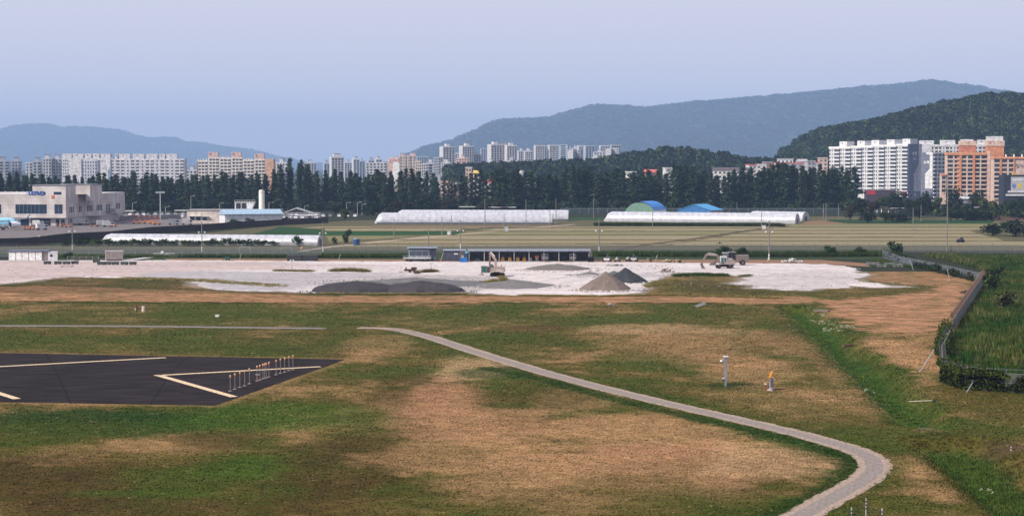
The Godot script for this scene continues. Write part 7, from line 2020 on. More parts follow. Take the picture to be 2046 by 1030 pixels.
	# drums
	for k in 2:
		var b := B.new()
		b.col = Color(0.01, 0.09, 0.10)
		b.cyl(Vector3(0, 0, 0), Vector3(0, 0.85, 0), 0.3, 0.3, 14)
		o = thing("drum", ["left teal oil drum at the back edge of the yard", "right teal oil drum at the back edge of the yard"][k], "drum", [Vector3(-77.29,0,-526.83), Vector3(-76.62,0,-526.83)][k], 0.0, "teal drums")
		part("body", b, mats.paint, o)
		b = B.new()
		b.col = Color(0.02, 0.14, 0.15)
		b.cyl(Vector3(0, 0.85, 0), Vector3(0, 0.9, 0), 0.31, 0.31, 14)
		part("rim", b, mats.paint, o)
	# twin lamp posts in the yard
	for e in [[Vector3(-54.21,0,-479.87),"short twin-headed lamp post in the weeds left of the yard centre"],[Vector3(-19.49,0,-468.57),"short twin-headed lamp post in the weeds beside the scrap axle"]]:
		o = thing("lamp_post", e[1], "lamp", e[0], 0.0, "twin lamps in the yard")
		var b := B.new()
		b.col = Color(0.2, 0.2, 0.21)
		b.cyl(Vector3(0, 0, 0), Vector3(0, 2.0, 0), 0.06, 0.05, 8)
		part("shaft", b, mats.paint, o)
		box_part("crossarm", o, Color(0.2, 0.2, 0.2), mats.paint, -0.35, 0.35, 2.0, 2.06, -0.03, 0.03)
		for s in [-1, 1]:
			b = B.new()
			b.col = Color(0.8, 0.8, 0.8)
			b.ball(Vector3(s * 0.32, 2.22, 0), Vector3(0.2, 0.18, 0.2), 8, 5)
			part("lamp", b, mats.paint, o)
	# scrap axle and a rusty machine frame
	o = thing("scrap_machine", "rusty scrap engine frame with wheels in the middle of the yard", "machine", Vector3(-24.31,0,-466.38))
	boxes(o, [["frame", Color(0.10, 0.05, 0.04), -1.5, 1.3, 0.35, 0.8, -0.5, 0.5], ["engine", Color(0.13, 0.06, 0.05), 0.2, 1.5, 0.8, 1.25, -0.4, 0.4], ["stub", Color(0.16, 0.10, 0.08), -1.2, -0.9, 0.8, 1.3, -0.1, 0.1]], mats.muddy)
	wheel_part(o, -0.1, 0.35, 0.55, 0.35, 0.2, Color(0.15, 0.1, 0.08))
	wheel_part(o, 1.0, 0.3, 0.55, 0.3, 0.2, Color(0.15, 0.1, 0.08))
	o = thing("hand_pump", "small white and brown valve stand left of the scrap engine", "valve", Vector3(-26.52,0,-465.29))
	boxes(o, [["base", Color(0.3, 0.25, 0.22), -0.5, 0.4, 0, 0.3, -0.3, 0.3], ["stem", Color(0.6, 0.58, 0.58), -0.08, 0.08, 0.3, 1.3, -0.08, 0.08], ["handle", Color(0.5, 0.48, 0.46), -0.3, 0.3, 1.3, 1.38, -0.05, 0.05]], mats.paint)

func open_shed():
	var x0 := -11.39
	var o := thing("open_shed", "long open-fronted grey shed of eight bays at the back of the yard", "shed", Vector3(-11.39,0,-520))
	var L := 31.87
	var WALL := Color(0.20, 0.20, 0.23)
	var EDGE := Color(0.30, 0.36, 0.46)
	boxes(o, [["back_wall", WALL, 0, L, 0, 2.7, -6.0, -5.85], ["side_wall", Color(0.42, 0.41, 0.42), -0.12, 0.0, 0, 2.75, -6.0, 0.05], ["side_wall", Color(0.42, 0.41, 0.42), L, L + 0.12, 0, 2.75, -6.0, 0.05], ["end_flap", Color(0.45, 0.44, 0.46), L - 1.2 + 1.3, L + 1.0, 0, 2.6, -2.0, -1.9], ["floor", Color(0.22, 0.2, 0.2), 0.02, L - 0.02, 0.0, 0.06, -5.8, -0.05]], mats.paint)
	boxes(o, [["roof", Color(0.22, 0.25, 0.30), -0.5, L + 0.6, 2.95, 3.05, -6.4, 0.5], ["eave_beam", EDGE, -0.5, L + 0.6, 2.7, 2.94, 0.2, 0.42]], mats.paint)
	for k in range(1, 8): box_part("post", o, Color(0.40, 0.40, 0.43), mats.paint, L * k / 8.0 - 0.09, L * k / 8.0 + 0.09, 0, 2.7, -0.1, 0.08)
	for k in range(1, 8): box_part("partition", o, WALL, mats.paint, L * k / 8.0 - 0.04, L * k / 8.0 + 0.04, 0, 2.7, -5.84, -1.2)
	# closed shed beside it
	o = thing("tool_shed", "small dark blue metal shed left of the blue tanks", "shed", Vector3(-18.32,0,-522))
	L = 4.02
	boxes(o, [["wall", Color(0.055, 0.06, 0.10), 0, L, 0, 2.75, -5, 0], ["roof", Color(0.24, 0.30, 0.38), -0.2, 6.02, 2.76, 2.95, -5.2, 0.3], ["side_bay", Color(0.40, 0.40, 0.42), L + 0.02, 5.35, 0, 2.6, -5, -0.5], ["sign", Color(0.72, 0.72, 0.74), L - 1.2, L - 0.2, 1.75, 2.1, 0.02, 0.06]], mats.paint)
	for k in 5: box_part("rib", o, Color(0.045, 0.05, 0.085), mats.paint, 0.3 + k * 0.75, 0.42 + k * 0.75, 0, 2.7, 0.0, 0.06)
	var b := B.new()
	b.col = Color(0.62, 0.6, 0.55)
	b.cyl(Vector3(-0.9, 0, 0.3), Vector3(0.0, 2.3, 0.05), 0.05, 0.05, 5)
	single("leaning_pole", b, mats.paint, "pale pole leaning on the dark blue tool shed", "pole", Vector3(-18.32,0,-522))
	# blue tanks
	o = thing("water_tank", "bright blue low plastic tank between the tool shed and the open shed", "tank", Vector3(-12.85,0,-515.92))
	b = B.new()
	b.col = Color(0.01, 0.13, 0.50)
	b.prism([Vector2(-0.85, 0), Vector2(0.85, 0), Vector2(0.95, 1.0), Vector2(-0.95, 1.0)], -0.8, 0.8)
	part("body", b, mats.paint, o)
	box_part("rim", o, Color(0.02, 0.17, 0.55), mats.paint, -1.02, 1.02, 1.0, 1.12, -0.9, 0.9)
	o = thing("water_tank", "tall dark blue round tank with a pale cap behind the low blue tank", "tank", Vector3(-12.04,0,-521.32))
	b = B.new()
	b.col = Color(0.015, 0.04, 0.13)
	b.cyl(Vector3(0, 0, 0), Vector3(0, 2.2, 0), 0.62, 0.62, 16)
	part("body", b, mats.paint, o)
	b = B.new()
	b.col = Color(0.12, 0.3, 0.5)
	b.ball(Vector3(0, 2.2, 0), Vector3(0.6, 0.4, 0.6), 12, 6, 0, 0.5)
	part("cap", b, mats.paint, o)
	# machines in the bays
	for i in 4:
		o = thing("compactor", "yellow plate compactor in the open shed, %s" % ["first from the left", "second from the left", "third from the left", "fourth from the left"][i], "machine", [Vector3(-2.47,0.06,-521.6),Vector3(-0.6,0.06,-521.6),Vector3(1.53,0.06,-521.6),Vector3(3.27,0.06,-521.6)][i], 0.0, "yellow compactors in the shed")
		b = B.new()
		b.col = Color(0.60, 0.29, 0.03)
		b.prism([Vector2(-0.52, 0.1), Vector2(0.52, 0.1), Vector2(0.40, 0.95), Vector2(-0.40, 0.95)], -0.5, 0.5)
		part("body", b, mats.paint, o)
		boxes(o, [["base_plate", Color(0.02, 0.02, 0.02), -0.6, 0.6, 0, 0.1, -0.7, 0.7], ["engine", Color(0.18, 0.18, 0.18), -0.15, 0.15, 0.95, 1.35, -0.2, 0.2], ["handlebar", Color(0.05, 0.05, 0.05), -0.5, 0.5, 1.5, 1.58, -0.6, -0.5], ["handle_stay", Color(0.05, 0.05, 0.05), -0.04, 0.04, 0.9, 1.5, -0.6, -0.5]], mats.paint)
	for i in 2:
		o = thing("mixer", ["small white concrete mixer in the fifth bay", "white mixer with an orange hopper in the fifth bay"][i], "machine", [Vector3(4.94,0.06,-521.6),Vector3(6.67,0.06,-521.6)][i], 0.0, "mixers in the shed")
		b = B.new()
		b.col = Color(0.48, 0.45, 0.42)
		b.ball(Vector3(0, 0.55, 0), Vector3(0.5, 0.45, 0.5), 10, 6)
		part("drum", b, mats.paint, o)
		boxes(o, [["frame", Color(0.2, 0.15, 0.12), -0.5, 0.5, 0.0, 0.2, -0.4, 0.4]], mats.paint)
		if i == 1: box_part("hopper", o, Color(0.6, 0.14, 0.03), mats.paint, -0.6, 0.6, 0.9, 1.45, -0.3, 0.3)
	for i in 2:
		o = thing("small_truck", ["white small truck parked nose out in the sixth bay", "white small truck parked nose out in the eighth bay"][i], "truck", [Vector3(8.81,0.06,-522),Vector3(16.28,0.06,-522)][i], 0.0, "white trucks in the shed")
		boxes(o, [["cab", Color(0.52, 0.49, 0.47), -0.9, 0.9, 0.4, 1.75, -1.2, 0.6], ["roof", Color(0.6, 0.57, 0.55), -0.85, 0.85, 1.76, 1.9, -1.2, 0.45], ["bumper", Color(0.35, 0.33, 0.32), -0.92, 0.92, 0.3, 0.55, 0.6, 0.72], ["load_bed", Color(0.06, 0.06, 0.08), -0.95, 0.95, 0.6, 1.3, -4.0, -1.25]], mats.paint)
		pane("windscreen", o, mats.dark_glass, -0.75, 0.75, 1.2, 1.65, 0.62, 0.05)
		for s in [-1, 1]:
			box_part("headlight", o, Color(0.75, 0.75, 0.75), mats.paint, s * 0.62 - 0.15, s * 0.62 + 0.15, 0.7, 0.85, 0.61, 0.66)
			wheel_part(o, s * 0.78, 0.32, 0.2, 0.32, 0.2, Color(0.3, 0.3, 0.3))
			wheel_part(o, s * 0.78, 0.32, -3.2, 0.32, 0.2, Color(0.3, 0.3, 0.3))
	o = thing("tarp_bundle", "dark tarpaulin bundle in the first bay", "bundle", Vector3(-10.01,0.06,-521.5))
	for k in 3: 
		b = B.new()
		b.col = Color(0.05, 0.055, 0.075)
		b.ball(Vector3(-0.8 + k * 0.9, 0.3, 0), Vector3(0.7, 0.42, 0.7), 8, 5)
		part("fold", b, mats.paint, o)
	o = thing("hand_cart", "dark cart in the seventh bay", "cart", Vector3(14.01,0.06,-522))
	boxes(o, [["tray", Color(0.03, 0.035, 0.06), -0.7, 0.7, 0.4, 0.9, -0.5, 0.5], ["hood", Color(0.02, 0.02, 0.03), -0.3, 0.4, 0.9, 1.2, -0.3, 0.3]], mats.paint)
	wheel_part(o, -0.5, 0.3, 0.5, 0.3, 0.12, Color(0.1, 0.1, 0.1))
	wheel_part(o, 0.5, 0.3, 0.5, 0.3, 0.12, Color(0.1, 0.1, 0.1))

func site_cabins():
	# cabin with a glazed front
	var o := thing("site_cabin", "glass fronted site cabin on a low deck at the back of the yard", "cabin", Vector3(-27.68,0,-522))
	var L := 5.49
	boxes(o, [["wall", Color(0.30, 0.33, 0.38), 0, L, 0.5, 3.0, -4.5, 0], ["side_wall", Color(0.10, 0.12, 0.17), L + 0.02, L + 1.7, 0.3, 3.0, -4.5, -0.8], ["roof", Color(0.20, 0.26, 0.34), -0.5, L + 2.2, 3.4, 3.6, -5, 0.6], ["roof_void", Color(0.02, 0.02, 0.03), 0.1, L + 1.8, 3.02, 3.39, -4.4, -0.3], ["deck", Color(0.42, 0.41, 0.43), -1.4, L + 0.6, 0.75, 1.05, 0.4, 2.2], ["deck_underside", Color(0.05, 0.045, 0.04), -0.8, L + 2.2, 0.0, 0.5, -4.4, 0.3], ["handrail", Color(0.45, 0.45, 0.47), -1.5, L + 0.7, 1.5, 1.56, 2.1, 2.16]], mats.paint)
	for k in 6: box_part("deck_leg", o, Color(0.2, 0.2, 0.2), mats.paint, -1.4 + k * 1.45, -1.3 + k * 1.45, 0, 1.5, 2.0, 2.1)
	for k in 3: pane("window", o, mats.window_glass, 0.25 + k * 1.72, 1.85 + k * 1.72, 1.35, 2.55, 0.03, 0.06)
	# white panelled store and booth on the left
	o = thing("panel_store", "long store with five white panels at the left end of the yard", "store", Vector3(-135.16,0,-523))
	L = 8.98
	boxes(o, [["wall", Color(0.40, 0.40, 0.42), 0, L, 0, 2.55, -4, -0.1], ["roof", Color(0.10, 0.13, 0.20), -0.2, L + 1.7, 2.56, 2.8, -4.2, 0.3], ["end_wall", Color(0.46, 0.41, 0.38), L + 0.02, L + 1.5, 0, 2.45, -4, -1.0]], mats.paint)
	for k in 5: box_part("panel", o, Color(0.72, 0.72, 0.74), mats.paint, 0.1 + L * k / 5.0, L * (k + 1) / 5.0 - 0.1, 0.15, 2.4, -0.1, 0.0)
	o = thing("booth", "small white booth with one dark window beside the panelled store", "booth", Vector3(-124.58,0,-523), 0.25)
	boxes(o, [["wall", Color(0.70, 0.70, 0.72), 0, 2.5, 0, 2.3, -1.9, 0], ["roof", Color(0.72, 0.72, 0.74), -0.1, 2.6, 2.31, 2.45, -2.0, 0.1]], mats.paint)
	pane("window", o, mats.dark_glass, 0.5, 1.2, 1.1, 1.7, 0.03, 0.05)
	o = thing("dark_bin", "low dark bin left of the panelled store", "bin", Vector3(-138.64,0,-531.04))
	boxes(o, [["body", Color(0.03, 0.03, 0.035), -0.8, 0.9, 0, 0.6, -0.5, 0.5], ["lid", Color(0.05, 0.05, 0.055), -0.85, 0.95, 0.6, 0.68, -0.55, 0.55]], mats.paint)
	o = thing("box_trailer", "grey brown box trailer standing on the left of the yard", "trailer", Vector3(-108.96,0,-522), 0.22)
	boxes(o, [["box", Color(0.34, 0.29, 0.28), 0, 4.6, 0.35, 2.6, -2.4, 0], ["roof", Color(0.5, 0.47, 0.46), -0.06, 4.66, 2.6, 2.72, -2.46, 0.06], ["underframe", Color(0.03, 0.03, 0.03), 0.4, 4.3, 0.1, 0.34, -2.2, -0.2], ["corner_post", Color(0.62, 0.58, 0.57), -0.05, 0.05, 0.35, 2.6, 0.0, 0.06]], mats.paint)
	for k in 12: box_part("rib", o, Color(0.30, 0.26, 0.25), mats.paint, 0.25 + k * 0.36, 0.33 + k * 0.36, 0.4, 2.55, 0.0, 0.05)
	o = thing("steel_rack", "low rack of steel frames and timber behind the troughs", "rack", Vector3(-116.66,0,-529.63))
	for k in 6: box_part("frame", o, Color(0.26, 0.27, 0.25), mats.paint, -4.2 + k * 1.7, -4.1 + k * 1.7, 0, 0.8, -0.6, 0.6)
	boxes(o, [["top_bar", Color(0.28, 0.29, 0.27), -4.3, 4.5, 0.8, 0.88, -0.05, 0.05], ["timber", Color(0.08, 0.07, 0.06), -3.6, 6.4, 0.25, 0.45, -0.5, 0.5]], mats.paint)

func machines():
	var MC := Color(0.42, 0.34, 0.32)
	# crawler excavator seen from behind
	var o := thing("crawler_excavator", "muddy pale crawler excavator with folded boom in the middle of the yard", "excavator", Vector3(-3.81,0,-449.53), 0.0, "excavators and loader in the yard")
	for s in [-1, 1]:
		var b := B.new()
		b.col = Color(0.03, 0.03, 0.032)
		b.prism([Vector2(-1.3, 0.4), Vector2(-1.0, 0.05), Vector2(1.6, 0.0), Vector2(2.1, 0.2), Vector2(2.2, 0.55), Vector2(1.9, 0.8), Vector2(-1.1, 0.85)], s * 1.1 - 0.3, s * 1.1 + 0.3)
		part("track", b, mats.muddy, o)
	boxes(o, [["turntable", Color(0.06, 0.05, 0.05), -0.6, 1.0, 0.85, 1.1, -0.7, 0.7], ["engine_deck", MC, -1.2, 2.2, 1.1, 2.0, -1.3, 1.3], ["hood", Color(0.55, 0.48, 0.46), -0.3, 2.1, 2.0, 2.25, -1.2, 1.25], ["exhaust", Color(0.1, 0.08, 0.08), 1.3, 1.42, 2.25, 2.85, -0.2, -0.08]], mats.muddy)
	var b := B.new()
	b.col = Color(0.58, 0.48, 0.46)
	b.prism([Vector2(-1.1, 1.1), Vector2(2.25, 1.1), Vector2(2.3, 1.6), Vector2(2.1, 2.0), Vector2(-1.0, 2.0)], 1.31, 1.9)
	part("counterweight", b, mats.muddy, o)
	box_part("plate", o, Color(0.5, 0.46, 0.46), mats.paint, 0.2, 1.8, 1.3, 1.65, 1.9, 1.94)
	var cab := box_part("cab", o, Color(0.30, 0.29, 0.30), mats.muddy, -3.3, -1.9, 0.9, 2.3, -0.6, 1.0)
	pane("cab_window", cab, mats.teal_glass, -3.1, -2.2, 1.15, 2.1, 1.02, 0.05)
	box_part("cab_roof", cab, Color(0.34, 0.32, 0.33), mats.muddy, -3.4, -1.85, 2.3, 2.42, -0.7, 1.1)
	box_part("cab_frame", o, Color(0.20, 0.18, 0.18), mats.muddy, -1.88, -1.22, 0.9, 2.2, -0.6, 0.8)
	bar("boom", o, Color(0.44, 0.34, 0.32), Vector3(0.1, 2.1, 0.4), Vector3(0.0, 3.9, -0.6), 0.55, 0.5, mats.muddy)
	bar("boom_head", o, Color(0.48, 0.38, 0.36), Vector3(0.0, 3.8, -0.6), Vector3(-1.25, 5.5, -1.2), 0.55, 0.45, mats.muddy)
	bar("arm", o, Color(0.42, 0.33, 0.31), Vector3(-1.3, 5.5, -1.2), Vector3(-1.35, 2.0, -1.4), 0.42, 0.4, mats.muddy)
	bar("hydraulic_ram", o, Color(0.62, 0.6, 0.6), Vector3(-0.15, 4.6, -0.3), Vector3(-1.1, 5.65, -1.0), 0.14, 0.14, mats.paint)
	b = B.new()
	b.col = Color(0.22, 0.24, 0.25)
	b.prism([Vector2(-1.5, 2.0), Vector2(-0.6, 1.6), Vector2(-0.3, 2.2), Vector2(-0.7, 2.8), Vector2(-1.4, 2.7)], -1.9, -0.7)
	part("bucket", b, mats.muddy, o)
	rubble("stone_block", "pale stone blocks under the crawler excavator's cab", Vector3(-7.22,0,-453.62), 9, 1.0, 0.5, Color(0.62, 0.56, 0.55), 0.7)
	# wheeled excavator
	o = thing("wheeled_excavator", "muddy white wheeled excavator with its arm reaching down to the left", "excavator", Vector3(52.63,0,-484.54), 0.1, "excavators and loader in the yard")
	for x in [-1.35, 1.4]:
		for z in [-0.9, 0.9]: wheel_part(o, x, 0.48, z, 0.48, 0.4, Color(0.10, 0.10, 0.11))
	boxes(o, [["undercarriage", Color(0.035, 0.035, 0.04), -1.8, 2.1, 0.45, 0.85, -0.7, 0.7], ["outrigger", Color(0.3, 0.26, 0.25), 2.1, 2.4, 0.2, 1.0, -0.9, 0.9], ["turntable", Color(0.04, 0.04, 0.04), -0.9, 0.9, 0.85, 1.05, -0.7, 0.7]], mats.muddy)
	b = B.new()
	b.col = Color(0.50, 0.45, 0.42)
	b.prism([Vector2(-1.1, 1.05), Vector2(2.6, 1.05), Vector2(3.0, 1.4), Vector2(2.7, 1.9), Vector2(2.1, 2.35), Vector2(0.7, 2.25), Vector2(0.2, 1.6)], -1.1, 1.1)
	part("engine_house", b, mats.muddy, o)
	box_part("hood", o, Color(0.68, 0.65, 0.64), mats.muddy, 0.7, 2.1, 2.36, 2.5, -0.9, 0.9)
	cab = box_part("cab", o, Color(0.55, 0.56, 0.57), mats.paint, -0.95, 0.55, 1.62, 2.95, -0.2, 1.12)
	pane("cab_window", cab, mats.teal_glass, -0.85, -0.2, 1.3, 2.75, 1.14, 0.05)
	pane("cab_window", cab, mats.dark_glass, -0.05, 0.4, 1.7, 2.7, 1.14, 0.05)
	box_part("cab_roof", cab, Color(0.66, 0.67, 0.68), mats.paint, -1.0, 0.6, 2.95, 3.08, -0.25, 1.16)
	bar("boom", o, Color(0.34, 0.28, 0.27), Vector3(-0.9, 1.6, 0.2), Vector3(-1.7, 3.3, 0.2), 0.5, 0.45, mats.muddy)
	bar("boom_head", o, Color(0.46, 0.41, 0.40), Vector3(-1.6, 3.3, 0.2), Vector3(-4.3, 3.5, 0.2), 0.5, 0.42, mats.muddy)
	bar("arm", o, Color(0.36, 0.30, 0.28), Vector3(-4.3, 3.6, 0.2), Vector3(-5.6, 1.2, 0.2), 0.42, 0.38, mats.muddy)
	bar("hydraulic_ram", o, Color(0.6, 0.58, 0.58), Vector3(-2.0, 3.6, 0.2), Vector3(-4.0, 3.85, 0.2), 0.14, 0.14, mats.paint)
	b = B.new()
	b.col = Color(0.27, 0.23, 0.22)
	b.prism([Vector2(-5.9, 1.3), Vector2(-5.4, 1.25), Vector2(-5.1, 0.5), Vector2(-4.6, 0.05), Vector2(-5.5, 0.02)], -0.35, 0.75)
	part("bucket", b, mats.muddy, o)
	# wheel loader behind it
	o = thing("wheel_loader", "muddy wheel loader with dark open cab behind the wheeled excavator", "loader", Vector3(56.78,0,-500.36), 0.0, "excavators and loader in the yard")
	for x in [-2.2, 2.4]:
		for z in [-0.95, 0.95]: wheel_part(o, x, 0.7, z, 0.7, 0.5, Color(0.22, 0.18, 0.18))
	boxes(o, [["front_frame", Color(0.24, 0.20, 0.19), -3.0, 0.2, 0.6, 1.4, -0.7, 0.7], ["engine_house", Color(0.27, 0.23, 0.23), 0.6, 3.9, 1.0, 2.5, -1.0, 1.0], ["hood", Color(0.44, 0.42, 0.43), 0.55, 3.95, 2.5, 2.62, -1.05, 1.05], ["cab", Color(0.05, 0.05, 0.065), -1.0, 0.5, 1.4, 3.3, -0.8, 0.8], ["cab_roof", Color(0.42, 0.41, 0.41), -1.15, 0.65, 3.31, 3.45, -0.95, 0.95], ["second_cab_roof", Color(0.62, 0.63, 0.65), -2.8, -1.2, 3.15, 3.3, -0.9, 0.9], ["front_cab", Color(0.20, 0.23, 0.25), -2.6, -1.25, 1.5, 3.14, -0.8, 0.8]], mats.muddy)
	bar("lift_arm", o, Color(0.30, 0.25, 0.24), Vector3(-2.2, 1.5, 1.0), Vector3(-4.6, 0.9, 1.0), 0.35, 0.2, mats.muddy)
	b = B.new()
	b.col = Color(0.22, 0.20, 0.20)
	b.prism([Vector2(-6.1, 0.05), Vector2(-4.5, 0.05), Vector2(-4.4, 1.3), Vector2(-5.0, 1.2)], -1.2, 1.2)
	part("bucket", b, mats.muddy, o)
	# small machines right of the shed
	var S := [[Vector3(20.93,0,-515.92),0,"stack of black tyres at the right end of the open shed"],[Vector3(25.23,0,-517.26),1,"white and dark road roller right of the open shed"],[Vector3(28.02,0,-517.26),2,"dark trolley under a pale tarpaulin right of the road roller"],[Vector3(32.35,0,-518.6),1,"white and dark spraying machine before the green verge"],[Vector3(36.38,0,-517.26),3,"pale hand roller with wheels before the green verge"],[Vector3(43.75,0,-513.26),3,"small rusty hand roller beside the brushwood"],[Vector3(31.1,0,-519.96),2,"pale heaped trolley left of the spraying machine"]]
	for s in S:
		o = thing(["tyre_stack", "road_roller", "covered_trolley", "hand_roller"][s[1]], s[2], "machine", s[0], rf(-0.3, 0.3), "small machines along the verge")
		if s[1] == 0:
			for k in 4:
				b = B.new()
				b.cyl(Vector3(-0.5 + (k % 2) * 0.8, 0.5 if k < 2 else 1.0, -0.15), Vector3(-0.5 + (k % 2) * 0.8, 0.5 if k < 2 else 1.0, 0.2), 0.5, 0.5, 14)
				part("tyre", b, mats.rubber, o)
		elif s[1] == 1:
			boxes(o, [["body", Color(0.6, 0.6, 0.62), -0.8, 0.7, 0.5, 1.0, -0.5, 0.5], ["engine", Color(0.06, 0.07, 0.09), -0.2, 0.9, 1.0, 1.5, -0.4, 0.4], ["mast", Color(0.4, 0.4, 0.4), 0.0, 0.06, 1.5, 2.1, 0, 0.06]], mats.paint)
			wheel_part(o, -0.9, 0.45, 0, 0.45, 0.9, Color(0.15, 0.15, 0.17))
			wheel_part(o, 0.8, 0.4, 0, 0.4, 0.9, Color(0.15, 0.15, 0.17))
		elif s[1] == 2:
			boxes(o, [["tray", Color(0.05, 0.06, 0.09), -0.9, 0.9, 0.25, 0.6, -0.5, 0.5]], mats.paint)
			b = B.new()
			b.col = Color(0.62, 0.56, 0.52)
			b.cyl(Vector3(-0.1, 0.6, 0), Vector3(-0.05, 1.35, 0), 0.7, 0.1, 8)
			part("tarpaulin", b, mats.stone, o)
			wheel_part(o, -0.6, 0.25, 0.5, 0.25, 0.1, Color(0.1, 0.1, 0.1))
			wheel_part(o, 0.6, 0.25, 0.5, 0.25, 0.1, Color(0.1, 0.1, 0.1))
		else:
			boxes(o, [["drum", Color(0.45, 0.38, 0.28), -0.5, -0.1, 0.0, 1.0, -0.4, 0.4], ["handle", Color(0.12, 0.09, 0.08), -0.1, 0.7, 0.5, 0.6, -0.05, 0.05]], mats.muddy)
			wheel_part(o, 0.55, 0.35, 0, 0.35, 0.25, Color(0.25, 0.2, 0.12))

# ---------------------------------------------------------------- fences
var post_mesh: ArrayMesh
func fence(called: String, label: String, line: Array, h: float, gap: float, arms: bool, c: Color, strands: int) -> Node3D:
	# posts, rails, wire mesh and barbed strands between the arms
	var o := thing(called, label, "fence", Vector3(line[0].x, 0, line[0].y))
	var pb := B.new()
	pb.col = c
	pb.cyl(Vector3(0, -0.2, 0), Vector3(0, h, 0), 0.055, 0.055, 6)
	if arms:
		for s in [-1, 1]: pb.cyl(Vector3(0, h - 0.02, 0), Vector3(0.1, h + 0.45, s * 0.36), 0.04, 0.03, 5)
	var pm := pb.mesh()
	for i in line.size() - 1:
		var d: Vector2 = line[i + 1] - line[i]
		var n := int(d.length() / gap) + 1
		var turn := -atan2(d.y, d.x)
		for k in n + (1 if i == line.size() - 2 else 0):
			var p: Vector2 = line[i] + d * k / n
			part("post", pm, mats.paint, o, Vector3(p.x - line[0].x, 0, p.y - line[0].y), turn)
		var at := Vector3(line[i].x - line[0].x, 0, line[i].y - line[0].y)
		for y in [h - 0.03, h * 0.5]:
			var b := B.new()
			b.col = c
			b.bx(0, d.length(), y - 0.025, y + 0.025, -0.03, 0.03)
			part("rail", b, mats.paint, o, at, turn)
		var m := B.new()
		m.bx(0, d.length(), 0.05, h - 0.08, -0.004, 0.004)
		part("wire_mesh", m, mats.wire_mesh, o, at, turn)
		if arms:
			for s in strands:
				var b := B.new()
				b.col = c * 0.8
				var f := (s + 1.0) / strands
				for side in [-1, 1]: b.bx(0, d.length(), h + 0.44 * f - 0.01, h + 0.44 * f + 0.01, side * 0.36 * f - 0.01, side * 0.36 * f + 0.01)
				part("barbed_wire", b, mats.paint, o, at, turn)
	return o

func ivy(called: String, label: String, line: Array, n: int, y0: float, y1: float, thick: float, c: Color, leaf: float):
	var b := B.new()
	for i in n:
		var k := rng.randi() % (line.size() - 1)
		var p: Vector2 = line[k].lerp(line[k + 1], rng.randf())
		var bulge := 0.6 + 0.6 * warp2.get_noise_2d(p.x * 3, p.y * 3)
		var f := rng.randf()
		clump(b, Vector3(p.x - line[0].x + rf(-1, 1) * thick, y0 + (y1 - y0) * f * bulge + 0.2 * bulge, p.y - line[0].y + rf(-1, 1) * thick), Vector3(rf(-1, 1), 0.6, rf(-0.2, 1)), leaf * rf(0.7, 1.3), c)
	return single(called, b, mats.leaf, label, "creeper", Vector3(line[0].x, 0, line[0].y))

